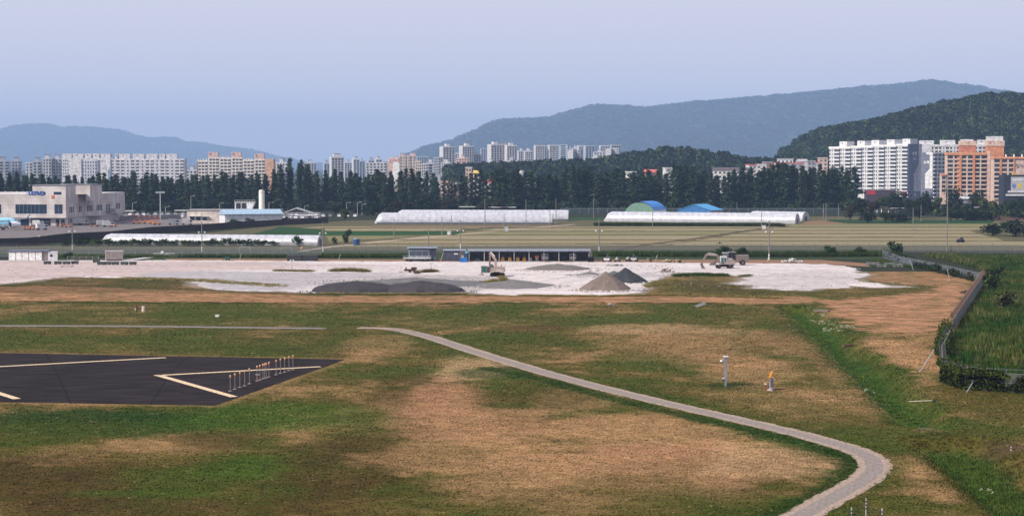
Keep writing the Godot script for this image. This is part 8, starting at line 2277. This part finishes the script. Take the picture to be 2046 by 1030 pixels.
func build_fences():
	rng.seed = 444
	fence("chain_link_fence", "long double-armed chain-link fence between the yard and the paddies", [Vector2(-161.07,-568.95),Vector2(-58.85,-568.95),Vector2(40.45,-568.95),Vector2(111.5,-573.87),Vector2(159.74,-567.33)], 2.3, 3.3, true, Color(0.16, 0.165, 0.18), 2)
	fence("chain_link_fence", "nearer chain-link fence with armed posts on the left", [Vector2(-154.47,-545.59),Vector2(-95.65,-545.59),Vector2(-53.49,-544.1)], 2.2, 3.3, true, Color(0.26, 0.27, 0.29), 2)
	var side := [Vector2(103.21,-542.62),Vector2(100.57,-504.16),Vector2(102.16,-464.2),Vector2(102.3,-422.79),Vector2(88.17,-372.16),Vector2(68.09,-300.19)]
	var o := fence("security_fence", "grey security fence enclosing the right corner of the yard", side, 2.1, 2.6, false, Color(0.20, 0.22, 0.25), 0)
	for i in side.size() - 1:
		var d: Vector2 = side[i + 1] - side[i]
		var n := int(d.length() / 2.6) + 1
		for k in n:
			var p: Vector2 = side[i] + d * k / n
			var b := B.new()
			b.col = Color(0.075, 0.09, 0.11) * rf(0.8, 1.25)
			b.bx(0.08, d.length() / n - 0.08, 0.1, 2.0, -0.012, 0.012)
			part("panel", b, mats.paint, o, Vector3(p.x - side[0].x, 0, p.y - side[0].y), -atan2(d.y, d.x))
	# rusty razor-wire coil along the nearer run
	var coil := B.new()
	coil.col = Color(0.13, 0.08, 0.065)
	for i in range(3, 5):
		var d: Vector2 = side[i + 1] - side[i]
		var u := Vector3(d.x, 0, d.y).normalized()
		var w := u.cross(Vector3.UP)
		var turns := int(d.length() / 0.5)
		var last := Vector3.ZERO
		for k in turns * 8:
			var f := float(k) / (turns * 8)
			var a := TAU * k / 8.0
			var p := Vector3(side[i].x - side[0].x, 2.45, side[i].y - side[0].y) + u * d.length() * f + (w * cos(a) + Vector3.UP * sin(a)) * 0.48
			if k > 0: coil.cyl(last, p, 0.022, 0.022, 3, false)
			last = p
	part("razor_wire", coil, mats.paint, o)
	for e in [[Vector2(98,-475.28),Vector2(100.5,-491.71)],[Vector2(96.77,-430.1),Vector2(100.89,-451.57)]]: bar("brace", o, Color(0.3, 0.31, 0.33), Vector3(e[0].x - side[0].x, 0, e[0].y - side[0].y), Vector3(e[1].x - side[0].x, 1.7, e[1].y - side[0].y), 0.07, 0.07, mats.paint)
	var near := [Vector2(62.22,-276.74),Vector2(55.73,-252.11),Vector2(50.96,-229.35),Vector2(51.89,-222.14),Vector2(55.72,-219.19),Vector2(61.12,-216.32)]
	o = fence("perimeter_fence", "overgrown dark perimeter fence around the reed bed corner on the right", near, 2.2, 3.0, true, Color(0.15, 0.16, 0.17), 1)
	for e in [[Vector2(50.57,-241.07),Vector2(56.37,-258.02)],[Vector2(51.31,-219.19),Vector2(53.56,-223.15)]]: bar("brace", o, Color(0.36, 0.37, 0.40), Vector3(e[0].x - near[0].x, 0.0, e[0].y - near[0].y), Vector3(e[1].x - near[0].x, 1.7, e[1].y - near[0].y), 0.09, 0.09, mats.paint)
	var IV := Color(0.042, 0.058, 0.012)
	ivy("creeper", "thick mossy green creeper over the top of the near perimeter fence", [Vector2(51.32,-231.49),Vector2(51.94,-222.39),Vector2(55.5,-219.44)], 8000, 1.6, 2.7, 0.8, IV * 1.5, 0.24)
	ivy("creeper", "rounded green creeper hump at the fence bend", [Vector2(65.2,-291.37),Vector2(59.71,-269.23),Vector2(56.16,-254.05)], 4200, 0.4, 3.0, 0.9, IV * 1.3, 0.26)
	ivy("creeper", "dark leafy growth hanging down the near perimeter fence", [Vector2(51.08,-229.35),Vector2(52,-222.64),Vector2(55.84,-219.68),Vector2(60.69,-216.79)], 9000, 0.0, 2.1, 0.55, IV * 0.7, 0.4)
	ivy("creeper", "green creeper climbing the start of the security fence", [Vector2(103.49,-542.62),Vector2(101.08,-506.73),Vector2(101.88,-491.71)], 700, 0.2, 3.0, 0.6, Color(0.025, 0.045, 0.015), 0.4)
	ivy("creeper", "creeper column on the security fence, middle one", [Vector2(101.68,-466.38),Vector2(101.68,-462.05)], 260, 0.0, 2.8, 0.4, Color(0.03, 0.045, 0.014), 0.35)
	ivy("creeper", "creeper column on the security fence, right one", [Vector2(101.94,-451.57),Vector2(101.71,-445.5)], 240, 0.0, 2.4, 0.35, Color(0.028, 0.042, 0.013), 0.35)
	ivy("creeper", "straggling creeper along the middle of the security fence", [Vector2(100.88,-489.3),Vector2(101.68,-466.38)], 700, 0.0, 2.4, 0.3, Color(0.03, 0.045, 0.014), 0.35)
	ivy("creeper", "straggling creeper along the far half of the security fence", [Vector2(101.45,-459.91),Vector2(102.62,-426.41)], 800, 0.0, 1.6, 0.3, Color(0.03, 0.045, 0.014), 0.35)
	ivy("creeper", "last creeper clump before the security fence corner", [Vector2(101.96,-435.75),Vector2(101.85,-430.1)], 240, 0.0, 2.2, 0.4, Color(0.05, 0.055, 0.016), 0.35)
	for e in [[Vector3(97.63,0,-395.87),3.2,1.3,1,"yellow green bush behind the fence corner"],[Vector3(103.38,0,-422.79),2.6,1.2,2,"olive bush on top of the fence corner"],[Vector3(88.94,0,-349.89),2.6,1.5,2,"olive bush in the reed bed"],[Vector3(111.64,0,-449.53),2.2,1.4,0,"dark green bush beyond the fence corner"],[Vector3(110.43,0,-560.95),3.6,1.6,0,"dark bush at the head of the security fence"],[Vector3(99.24,0,-554.7),2.4,1.2,0,"dark weed bush by the long fence, right of the rubble"],[Vector3(90.2,0,-551.63),2.8,1.3,0,"dark weed bush by the long fence above the rubble"],[Vector3(59.75,0,-551.63),2.8,1.4,0,"green bush behind the loader cab"],[Vector3(64.71,0,-551.63),2.4,1.3,0,"green bush right of the loader cab"],[Vector3(-122.36,0,-536.77),1.6,1,0,"round bush beside the white booth"]]:
		tree("bush", "shrub%d" % e[3], e[0], e[1], e[2], e[4], "bush", "")

func build_field_things():
	rng.seed = 555
	# approach light posts on the runway end
	var LT := [Vector3(-31.94,0,-220.17),Vector3(-31.69,0,-222.14),Vector3(-31.38,0,-224),Vector3(-31.06,0,-225.69),Vector3(-30.79,0,-227.77),Vector3(-30.27,0,-230.69),Vector3(-30.07,0,-231.71),Vector3(-29.86,0,-232.91),Vector3(-29.72,0,-233.46),Vector3(-29.6,0,-233.96),Vector3(-29.41,0,-235.07),Vector3(-28.84,0,-237.6),Vector3(-28.52,0,-239.33),Vector3(-28.13,0,-240.49),Vector3(-27.81,0,-242.25),Vector3(-27.46,0,-243.56)]
	var nth := NTH
	var proto: Node3D
	for i in 16:
		var label: String = "thin grey light post with an amber head on the runway end, %s from the left" % nth[i]
		if i == 15: label = "thin grey light post with an amber head on the runway end, rightmost of the row"
		if i > 0:
			copy(proto, LT[i], rf(-0.2, 0.2), label)
			continue
		proto = thing("light_post", label, "light post", LT[i], 0.0, "light posts on the runway end")
		var b := B.new()
		b.col = Color(0.24, 0.22, 0.24)
		b.cyl(Vector3(0, 0.1, 0), Vector3(0, 1.62, 0), 0.035, 0.03, 8)
		part("shaft", b, mats.paint, proto)
		b = B.new()
		b.col = Color(0.40, 0.34, 0.32)
		b.cyl(Vector3(0, 0.03, 0), Vector3(0, 0.1, 0), 0.24, 0.2, 12)
		part("foot", b, mats.stone, proto)
		b = B.new()
		b.col = Color(0.60, 0.22, 0.04)
		b.cyl(Vector3(0, 1.6, 0), Vector3(0, 1.72, 0), 0.07, 0.11, 10)
		b.cyl(Vector3(0, 1.72, 0), Vector3(0, 1.80, 0), 0.11, 0.10, 10)
		var hd := part("head", b, mats.paint, proto)
		b = B.new()
		b.col = Color(0.72, 0.62, 0.5)
		b.ball(Vector3(0, 1.8, 0), Vector3(0.085, 0.07, 0.085), 8, 4, 0, 0.5)
		part("lens", b, mats.gloss, hd)
	var o := thing("control_box", "dark red control box with a pale lid among the light posts", "cabinet", Vector3(-30.41,0,-232.04))
	boxes(o, [["body", Color(0.16, 0.04, 0.03), -0.16, 0.05, 0.05, 0.62, -0.12, 0.12], ["back_plate", Color(0.02, 0.02, 0.02), 0.07, 0.22, 0.05, 0.6, -0.12, 0.12], ["lid", Color(0.45, 0.38, 0.34), -0.22, 0.26, 0.62, 0.68, -0.18, 0.18]], mats.paint)
	# camera pole
	o = thing("camera_pole", "grey square camera pole with a white dome camera on a short arm", "camera pole", Vector3(24.82,0,-225.69))
	boxes(o, [["shaft", Color(0.20, 0.23, 0.31), -0.12, 0.12, 0, 3.25, -0.12, 0.12], ["top_plate", Color(0.72, 0.73, 0.76), -0.28, 0.28, 3.4, 3.5, -0.25, 0.25], ["top_neck", Color(0.30, 0.33, 0.40), -0.2, 0.2, 3.25, 3.4, -0.18, 0.18], ["arm", Color(0.5, 0.52, 0.56), -0.5, -0.12, 3.05, 3.12, -0.04, 0.04], ["control_box", Color(0.06, 0.06, 0.05), -0.4, -0.13, 0.55, 0.85, -0.15, 0.15], ["box_lid", Color(0.6, 0.57, 0.55), -0.43, -0.13, 0.86, 0.92, -0.18, 0.18]], mats.paint)
	var b := B.new()
	b.col = Color(0.78, 0.78, 0.8)
	b.ball(Vector3(-0.52, 2.88, 0), Vector3(0.14, 0.16, 0.14), 12, 6, 0, 0.55)
	var dome := part("camera_housing", b, mats.gloss, o)
	b = B.new()
	b.ball(Vector3(-0.52, 2.84, 0), Vector3(0.11, 0.14, 0.11), 12, 6, 0.45, 1.0)
	part("camera_dome", b, mats.dark_glass, dome)
	# edge-on sign with orange bars
	o = thing("guidance_sign", "grey guidance sign seen edge on with orange bars leaning over its top", "sign", Vector3(29.57,0,-221.65), deg_to_rad(74))
	boxes(o, [["panel", Color(0.24, 0.23, 0.28), -0.9, 0.9, 0.3, 1.35, -0.07, 0.07], ["panel_edge", Color(0.42, 0.40, 0.44), 0.91, 0.96, 0.2, 1.4, -0.14, 0.14], ["footing", Color(0.42, 0.33, 0.31), -1.1, 1.1, 0.0, 0.16, -0.3, 0.3]], mats.paint)
	for k in 4: box_part("orange_bar", o, Color(0.75, 0.30, 0.02), mats.paint, -0.8 + k * 0.42, -0.5 + k * 0.42, 1.5 + k * 0.13, 1.72 + k * 0.13, -0.12, 0.12)
	for k in 4: box_part("bar_stay", o, Color(0.3, 0.1, 0.03), mats.paint, -0.68 + k * 0.42, -0.62 + k * 0.42, 1.35, 1.5 + k * 0.13, -0.05, 0.05)
	o = thing("marker_post", "short red marker post with a pale cap left of the guidance sign", "marker", Vector3(29,0,-222.14))
	boxes(o, [["post", Color(0.24, 0.06, 0.04), -0.09, 0.09, 0.0, 0.6, -0.09, 0.09], ["cap", Color(0.7, 0.6, 0.55), -0.16, 0.13, 0.6, 0.7, -0.13, 0.13]], mats.paint)
	# marker barrel and hydrant-like valve on the left lawn
	o = thing("marker_barrel", "pale pink and white banded barrel on the lawn at the left", "barrel", Vector3(-64.47,0,-340.3))
	for k in 4:
		b = B.new()
		b.col = [Color(0.62, 0.42, 0.38), Color(0.72, 0.66, 0.64)][k % 2]
		b.cyl(Vector3(0, k * 0.25, 0), Vector3(0, k * 0.25 + 0.25, 0), 0.29, 0.29, 14, k == 3)
		part("band", b, mats.paint, o)
	o = thing("valve_stand", "dark red valve stand left of the banded barrel", "valve", Vector3(-65.6,0,-340.3))
	boxes(o, [["stem", Color(0.03, 0.02, 0.02), -0.08, 0.08, 0, 0.7, -0.08, 0.08], ["head", Color(0.14, 0.015, 0.02), -0.2, 0.25, 0.7, 1.05, -0.12, 0.12], ["wheel", Color(0.12, 0.02, 0.02), -0.12, 0.08, 1.06, 1.25, -0.05, 0.05], ["paper", Color(0.5, 0.48, 0.46), -0.42, -0.2, 0.35, 0.7, -0.02, 0.02]], mats.paint)
	o = thing("ground_sign", "small white ground sign on the lawn beside the service path", "sign", Vector3(-49.74,0,-327.95))
	boxes(o, [["board", Color(0.75, 0.75, 0.76), -0.3, 0.35, 0.15, 0.5, -0.05, 0.05], ["foot", Color(0.3, 0.28, 0.26), -0.2, 0.25, 0.0, 0.15, -0.08, 0.08]], mats.paint)
	# fallen grating by the drain
	o = thing("fallen_grating", "grey white metal grating lying tilted beside the drain", "grating", Vector3(34.59,0,-352.37), 0.42)
	for k in 2:
		bar("side_bar", o, Color(0.6, 0.6, 0.62), Vector3(-1.5, 0.05 + k * 0.12, 0.3 - k * 0.6), Vector3(1.2, 0.5 + k * 0.2, -1.0 - k * 0.6), 0.12, 0.08, mats.paint)
	for k in 7: bar("rung", o, Color(0.35, 0.36, 0.38), Vector3(-1.3 + k * 0.38, 0.1 + k * 0.07, 0.2 - k * 0.19), Vector3(-1.3 + k * 0.38, 0.22 + k * 0.08, -0.4 - k * 0.19), 0.05, 0.05, mats.paint)
	# culvert slabs at the head of the ditch
	o = thing("culvert_slab", "grey concrete slab tilted at the head of the green ditch", "slab", Vector3(54.33,0,-341.47), -0.5)
	o.position.y = ground_y(o.position.x, o.position.z)
	boxes(o, [["slab", Color(0.30, 0.24, 0.24), -1.2, 1.4, 0.05, 0.3, -0.6, 0.6], ["lip", Color(0.42, 0.32, 0.30), -1.25, 1.45, 0.3, 0.36, 0.4, 0.65]], mats.stone)
	o = thing("timber_edge", "pale timber board edging the bank above the green ditch", "board", Vector3(49.73,0,-283.06), 0.7)
	o.position.y = ground_y(o.position.x, o.position.z)
	boxes(o, [["board", Color(0.36, 0.20, 0.14), -2.4, 2.2, -0.1, 0.28, -0.06, 0.06], ["stake", Color(0.25, 0.15, 0.1), -2.2, -2.1, -0.2, 0.4, 0.06, 0.14], ["stake", Color(0.25, 0.15, 0.1), 1.9, 2.0, -0.2, 0.4, 0.06, 0.14]], mats.stone)
	# pipe across the ditch, and a timber trestle
	o = thing("pipe", "long white pipe lying across the ditch with a dark reel at its end", "pipe", Vector3(44.15,0,-209.01))
	b = B.new()
	b.col = Color(0.55, 0.52, 0.42)
	b.cyl(Vector3(-1.45, 0.22, 0), Vector3(1.1, 0.34, 0), 0.045, 0.045, 8)
	part("tube", b, mats.paint, o)
	b = B.new()
	b.col = Color(0.03, 0.035, 0.025)
	b.cyl(Vector3(1.3, 0.3, -0.06), Vector3(1.3, 0.3, 0.06), 0.2, 0.2, 12)
	part("reel", b, mats.paint, o)
	o = thing("trestle", "low weathered timber trestle by the ditch crossing", "trestle", Vector3(39.59,0,-185.47), -0.12)
	bar("beam", o, Color(0.24, 0.20, 0.13), Vector3(-0.85, 0.55, 0), Vector3(0.8, 0.48, 0), 0.09, 0.09, mats.stone)
	for s in [-1, 1]:
		bar("leg", o, Color(0.16, 0.12, 0.08), Vector3(s * 0.7, 0.52, 0), Vector3(s * 0.85, -0.05, 0.15), 0.08, 0.08, mats.stone)
		bar("leg", o, Color(0.16, 0.12, 0.08), Vector3(s * 0.7, 0.52, 0), Vector3(s * 0.62, -0.05, -0.2), 0.08, 0.08, mats.stone)
	# barbed wire posts at the bottom edge
	o = thing("wire_fence", "three white barbed wire posts with sagging dark wires at the bottom edge", "fence", Vector3(23.64,0,-134.74))
	var PP := [Vector3(23.64,0,-134.74),Vector3(25.34,0,-138.54),Vector3(25.7,0,-134.37)]
	for k in 3:
		var p: Vector3 = PP[k] - PP[0]
		b = B.new()
		b.col = Color(0.42, 0.42, 0.42)
		b.cyl(p, p + Vector3(0, 1.85, 0), 0.05, 0.045, 8)
		var ps := part("post", b, mats.paint, o)
		for j in 3: box_part("insulator", ps, Color(0.02, 0.02, 0.02), mats.paint, p.x - 0.08, p.x + 0.08, 1.1 + j * 0.25, 1.16 + j * 0.25, p.z - 0.08, p.z + 0.08)
	for j in 3:
		b = B.new()
		b.col = Color(0.05, 0.035, 0.02)
		for k in 2:
			var last: Vector3 = PP[k] - PP[0] + Vector3(0, 1.12 + j * 0.25, 0)
			for s in 8:
				var f := (s + 1) / 8.0
				var q: Vector3 = (PP[k] - PP[0]).lerp(PP[k + 1] - PP[0], f) + Vector3(0, 1.12 + j * 0.25 - 0.1 * sin(f * PI) + 0.03 * sin(f * 20.0 + j), 0)
				b.cyl(last, q, 0.016, 0.016, 4, false)
				last = q
		part("wire", b, mats.paint, o)
	# goal-like frame and bits beyond the fence
	for e in [[Vector3(-79.72,0,-580.56),"white goal frame behind the chain-link fence on the left"],[Vector3(-66.81,0,-577.19),"second pale goal frame beyond the fence, near the greenhouse"]]:
		o = thing("goal_frame", e[1], "frame", e[0], 0.0, "goal frames beyond the fence")
		boxes(o, [["crossbar", Color(0.6, 0.6, 0.62), -1.6, 1.6, 1.25, 1.33, -0.04, 0.04], ["upright", Color(0.6, 0.6, 0.62), -1.6, -1.52, 0, 1.25, -0.04, 0.04], ["upright", Color(0.6, 0.6, 0.62), 1.52, 1.6, 0, 1.25, -0.04, 0.04]], mats.paint)
	b = B.new()
	b.col = Color(0.55, 0.22, 0.04)
	b.ball(Vector3(0, 0.1, 0), Vector3(0.55, 0.55, 0.4), 10, 6, 0, 0.55)
	single("orange_cover", b, mats.paint, "small orange dome cover beside the left greenhouse end", "cover", Vector3(-64.46,0,-597.98))
	o = thing("platform", "white low concrete platform with a block at the left fence gate", "platform", Vector3(-100.21,0,-560.95))
	boxes(o, [["slab", Color(0.6, 0.59, 0.58), -3.2, 3.0, 0.0, 0.35, -0.8, 0.8], ["block", Color(0.66, 0.65, 0.64), -0.9, -0.1, 0.36, 0.95, -0.4, 0.4]], mats.paint)
	b = B.new()
	b.col = Color(0.45, 0.43, 0.45)
	ribbon([Vector2(-105.06,-522.68),Vector2(-101.55,-539.68),Vector2(-100.37,-556.25),Vector2(-99.62,-564.12)], 3.0, 0.045, b)
	structure("gate_path", b, mats.concrete_road)
	for e in [[Vector3(-73.9,0,-528.23),"leaning pale stay pole before the left fence"],[Vector3(-46.81,0,-525.44),"leaning pale stay pole before the middle fence"],[Vector3(38.51,0,-522.68),"leaning pale stay pole before the fence right of the machines"],[Vector3(67.72,0,-517.26),"leaning pale stay pole at the foot of the lamp pole"]]:
		b = B.new()
		b.col = Color(0.55, 0.54, 0.52)
		b.cyl(Vector3(0, 0, 0), Vector3(0.55, 1.75, 0.0), 0.05, 0.05, 6)
		single("stay_pole", b, mats.paint, e[1], "pole", e[0], 0.0, "stay poles by the fence")

# ---------------------------------------------------------------- grass, reeds and weeds
func tuft(n: int, wide: float, lean: float, blade := 1.0) -> ArrayMesh:
	var b := B.new()
	for i in n:
		var a := rf(0, TAU)
		var r := rf(0, wide)
		var p := Vector3(cos(a) * r, 0, sin(a) * r)
		var s := Vector3(-sin(a + rf(-1, 1)), 0, cos(a + rf(-1, 1))) * rf(0.03, 0.075) * blade
		var tip := p + Vector3(cos(a) * lean * rf(0.2, 1.2), rf(0.55, 1.1), sin(a) * lean * rf(0.2, 1.2))
		var m := Vector3(cos(a) * 0.4, 1, sin(a) * 0.4).normalized()
		var k := rf(0.75, 1.25)
		b.col = Color(k, k, k)
		b.trin(p - s, p + s, tip, m, m, m)
	return b.mesh()

func inside(p: Vector2, polys: Array) -> bool:
	for q in polys:
		if Geometry2D.is_point_in_polygon(p, q): return true
	return false

func build_grass():
	rng.seed = 808
	var bare := [PackedVector2Array([Vector2(-88.63,-268.5),Vector2(-70.1,-266.34),Vector2(-22.02,-257.02),Vector2(-24.12,-244.64),Vector2(-31.6,-206.82),Vector2(-55.31,-209.89),Vector2(-70.11,-212.14)]), PackedVector2Array(YARD)]
	var track := [Vector2(-24.29,-306.68),Vector2(-19.05,-304.79),Vector2(-13,-292.23),Vector2(-4.29,-264.92),Vector2(3.55,-241.66),Vector2(10.22,-224.16),Vector2(15.15,-212.37),Vector2(19.66,-202.38),Vector2(23.78,-193.46),Vector2(27.49,-184.78),Vector2(30.07,-177.47),Vector2(31.26,-171.91),Vector2(31.02,-165.84),Vector2(29.07,-158.89),Vector2(25.98,-152.02),Vector2(21.65,-142.76),Vector2(18.03,-134.93)]
	var path := [Vector2(-86.47,-310.51),Vector2(-72.1,-310.51),Vector2(-57.55,-309.55),Vector2(-41.31,-307.15),Vector2(-29.32,-305.73)]
	var shapes := [tuft(9, 0.30, 0.35), tuft(12, 0.42, 0.6)]
	var where := [[], []]
	var tints := [[], []]
	var zones := [[132.0, 175.0, 16.0], [175.0, 230.0, 10.0], [230.0, 300.0, 6.5], [300.0, 372.0, 4.0], [372.0, 420.0, 2.2]]
	for zo in zones:
		var half: float = zo[1] * 0.275
		var n := int(half * 2 * (zo[1] - zo[0]) * zo[2])
		for i in n:
			var p := Vector2(rf(-half, half), -rf(zo[0], zo[1]))
			var pw := p + Vector2(warp2.get_noise_2d(p.x * 1.5, p.y * 1.5), warp2.get_noise_2d(p.y * 1.5 + 90, p.x * 1.5)) * 2.7 + Vector2(fine.get_noise_2d(p.x, p.y), fine.get_noise_2d(p.y + 40, p.x)) * 2.6
			if Geometry2D.is_point_in_polygon(p + Vector2(fine.get_noise_2d(p.x * 0.7, p.y), fine.get_noise_2d(p.y, p.x)) * 0.5, bare[0]) or Geometry2D.is_point_in_polygon(pw, bare[1]) or (p.x > -45 and seg_dist(p, track) < 1.3 + 0.25 * fine.get_noise_2d(p.x * 0.5, p.y * 0.5)) or (p.y < -295 and p.x < -30 and seg_dist(p, path) < 1.25): continue
			var len := ground_blade(p.x, p.y)
			var g := ground_color(p.x, p.y)
			if len < 0.08 and rng.randf() < 0.6: continue
			var j := rf(0.7, 1.4)
			var mixed := fine.get_noise_2d(p.x * 0.6, p.y * 0.6)
			if rng.randf() < 0.03 + 1.2 * g.r * maxf(mixed + 0.2, 0): g = g.lerp(STRAW, 0.35)
			elif rng.randf() < 0.2: g = g.lerp(GREEN, 0.5)
			g = Color(g.r * j, g.g * j, g.b * j)
			var s := len * rf(0.35, 0.95)
			var w: float = lerpf(0.36, 0.85, clampf((-p.y - 130) / 250.0, 0, 1)) * (0.8 + len)
			var t := 1 if len < 0.2 else 0
			where[t].append(Transform3D(Basis(Vector3.UP, rf(0, TAU)).scaled(Vector3(w, s, w)), Vector3(p.x, ground_y(p.x, p.y) - 0.02, p.y)))
			tints[t].append(g)
	stuff("grass", shapes[0], mats.leaf, where[0], tints[0], "longer green grass in the ditches and along the track", "grass")
	stuff("grass", shapes[1], mats.leaf, where[1], tints[1], "mown airfield grass, partly dry and straw coloured", "grass")
	# reed bed behind the fence on the right
	var reed := PackedVector2Array([Vector2(66.1,-291.37),Vector2(101.66,-415.72),Vector2(113.68,-457.8),Vector2(117.06,-519.96),Vector2(116.46,-548.59),Vector2(120.51,-560.95),Vector2(131.95,-548.59),Vector2(158.37,-542.62),Vector2(113.62,-369.4),Vector2(65.27,-211.69),Vector2(56.46,-222.14),Vector2(51.73,-230.42),Vector2(54.55,-245.86)])
	var wr := []
	var tr := []
	var rshape := tuft(26, 0.6, 0.4, 0.5)
	var lo := Vector2(1e9, 1e9)
	var hi := Vector2(-1e9, -1e9)
	for q in reed:
		lo = lo.min(q)
		hi = hi.max(q)
	for i in 42000:
		var p := Vector2(rf(lo.x, hi.x), rf(lo.y, hi.y))
		if not Geometry2D.is_point_in_polygon(p, reed): continue
		var m := warp.get_noise_2d(p.x * 1.4, p.y * 0.8) + 0.5 * warp2.get_noise_2d(p.x, p.y)
		var c := (DEEP * 1.7).lerp(GREEN * 1.7, smoothstep(-0.35, 0.3, m))
		if m > 0.25: c = c.lerp(Color(0.20, 0.24, 0.09), 0.5)
		if rng.randf() < 0.05: c = c.lerp(STRAW, 0.5)
		var k := rf(0.65, 1.4)
		var s := rf(0.8, 1.5) * (0.8 + 0.5 * maxf(m, 0))
		wr.append(Transform3D(Basis(Vector3.UP, rf(0, TAU)).scaled(Vector3(1.0, s, 1.0)), Vector3(p.x, ground_y(p.x, p.y), p.y)))
		tr.append(Color(c.r * k, c.g * k, c.b * k))
	stuff("reeds", rshape, mats.leaf, wr, tr, "dense green reed bed behind the fence on the right", "reeds")
	# weeds along the yard's edges and its islands
	var ww := []
	var tw := []
	var bands := [[[Vector2(-93.36,-548.59),Vector2(-59.24,-545.59),Vector2(-28.43,-545.59)],5,1.1,2600,0],[[Vector2(22.35,-554.7),Vector2(56.21,-551.63),Vector2(81.7,-551.63),Vector2(107.78,-554.7)],7,1.4,4200,0],[[Vector2(-126.46,-545.59),Vector2(-97.59,-548.59)],6,1,900,0],[[Vector2(-57.45,-473.03),Vector2(-48.72,-470.79)],2,0.5,300,1],[[Vector2(-43.28,-470.79),Vector2(-39.23,-473.03),Vector2(-35.25,-468.57)],2.5,0.9,420,1],[[Vector2(-21.32,-466.38),Vector2(-18.41,-468.57)],1.2,0.9,120,1],[[Vector2(-22.56,-459.91),Vector2(-22.53,-464.2)],0.5,1,30,1],[[Vector2(-6.84,-422.79),Vector2(-2.56,-433.85),Vector2(1.85,-422.79)],2.4,0.6,220,1],[[Vector2(-2.66,-449.53),Vector2(-1.45,-433.85)],1.2,0.7,50,1],[[Vector2(1.68,-383.65),Vector2(17.31,-380.71),Vector2(30.38,-385.14),Vector2(51.74,-374.97)],1.6,0.35,900,1],[[Vector2(-38.19,-388.14),Vector2(-24.14,-386.63),Vector2(-9.27,-388.14)],1.4,0.4,500,1],[[Vector2(37.92,-451.57),Vector2(44.12,-455.7),Vector2(49.52,-451.57)],2.2,0.7,600,0],[[Vector2(29.34,-412.28),Vector2(35.32,-433.85)],3,0.5,500,1],[[Vector2(52.76,-449.53),Vector2(55.57,-453.62)],0.6,0.5,40,0],[[Vector2(98.06,-525.44),Vector2(99.57,-499.11),Vector2(100.89,-486.91)],3,0.7,300,0],[[Vector2(50.46,-346.23),Vector2(48.66,-306.68),Vector2(45.22,-252.11),Vector2(42.37,-211.69),Vector2(41.31,-194.99)],2.6,0.3,700,0],[[Vector2(40.83,-178.11),Vector2(40.36,-166.96),Vector2(39.13,-148.14)],3.4,0.35,900,0],[[Vector2(-87.66,-441.55),Vector2(-69.42,-433.85),Vector2(-49.03,-412.28)],4,0.4,700,1]]
	for e in bands:
		for i in e[3]:
			var k: int = rng.randi() % (e[0].size() - 1)
			var p: Vector2 = e[0][k].lerp(e[0][k + 1], rng.randf())
			p += Vector2(rf(-0.5, 0.5), rf(-1, 1)) * e[1]
			var c := (DEEP.lerp(GREEN, 0.3 + 0.7 * rng.randf()) if e[4] == 0 else OLIVE.lerp(GREEN, rng.randf() * 0.7).lerp(STRAW, 0.25 * rng.randf())) * rf(1.1, 2.0)
			var s: float = e[2] * rf(0.5, 1.2)
			ww.append(Transform3D(Basis(Vector3.UP, rf(0, TAU)).scaled(Vector3(1.0, s, 1.0)), Vector3(p.x, ground_y(p.x, p.y), p.y)))
			tw.append(c)
	stuff("weeds", rshape, mats.leaf, ww, tw, "tall green weeds along the yard, its fence and the ditch", "weeds")
	# pale flower heads in the ditch
	var fl := B.new()
	for k in 5: fl.ball(Vector3(rf(-0.2, 0.2), rf(0.6, 0.95), rf(-0.2, 0.2)), Vector3(0.05, 0.03, 0.05), 5, 3)
	var wf := []
	var tf := []
	for e in [[Vector2(51.84,-321.57),2,22],[Vector2(50.86,-306.68),2,26],[Vector2(51.8,-302.01),1.6,16],[Vector2(52.71,-332.33),1.2,8],[Vector2(41.76,-226.21),1,5],[Vector2(38.61,-157.12),0.8,3],[Vector2(44.88,-172.81),0.8,3]]:
		for i in e[2]:
			wf.append(Transform3D(Basis(Vector3.UP, rf(0, TAU)), Vector3(e[0].x + rf(-1, 1) * e[1], ground_y(e[0].x, e[0].y), e[0].y + rf(-2, 2) * e[1])))
			tf.append(Color(0.5, 0.5, 0.42))
	stuff("wild_flowers", fl.mesh(), mats.leaf, wf, tf, "pale wild flower heads along the green ditch", "flowers")
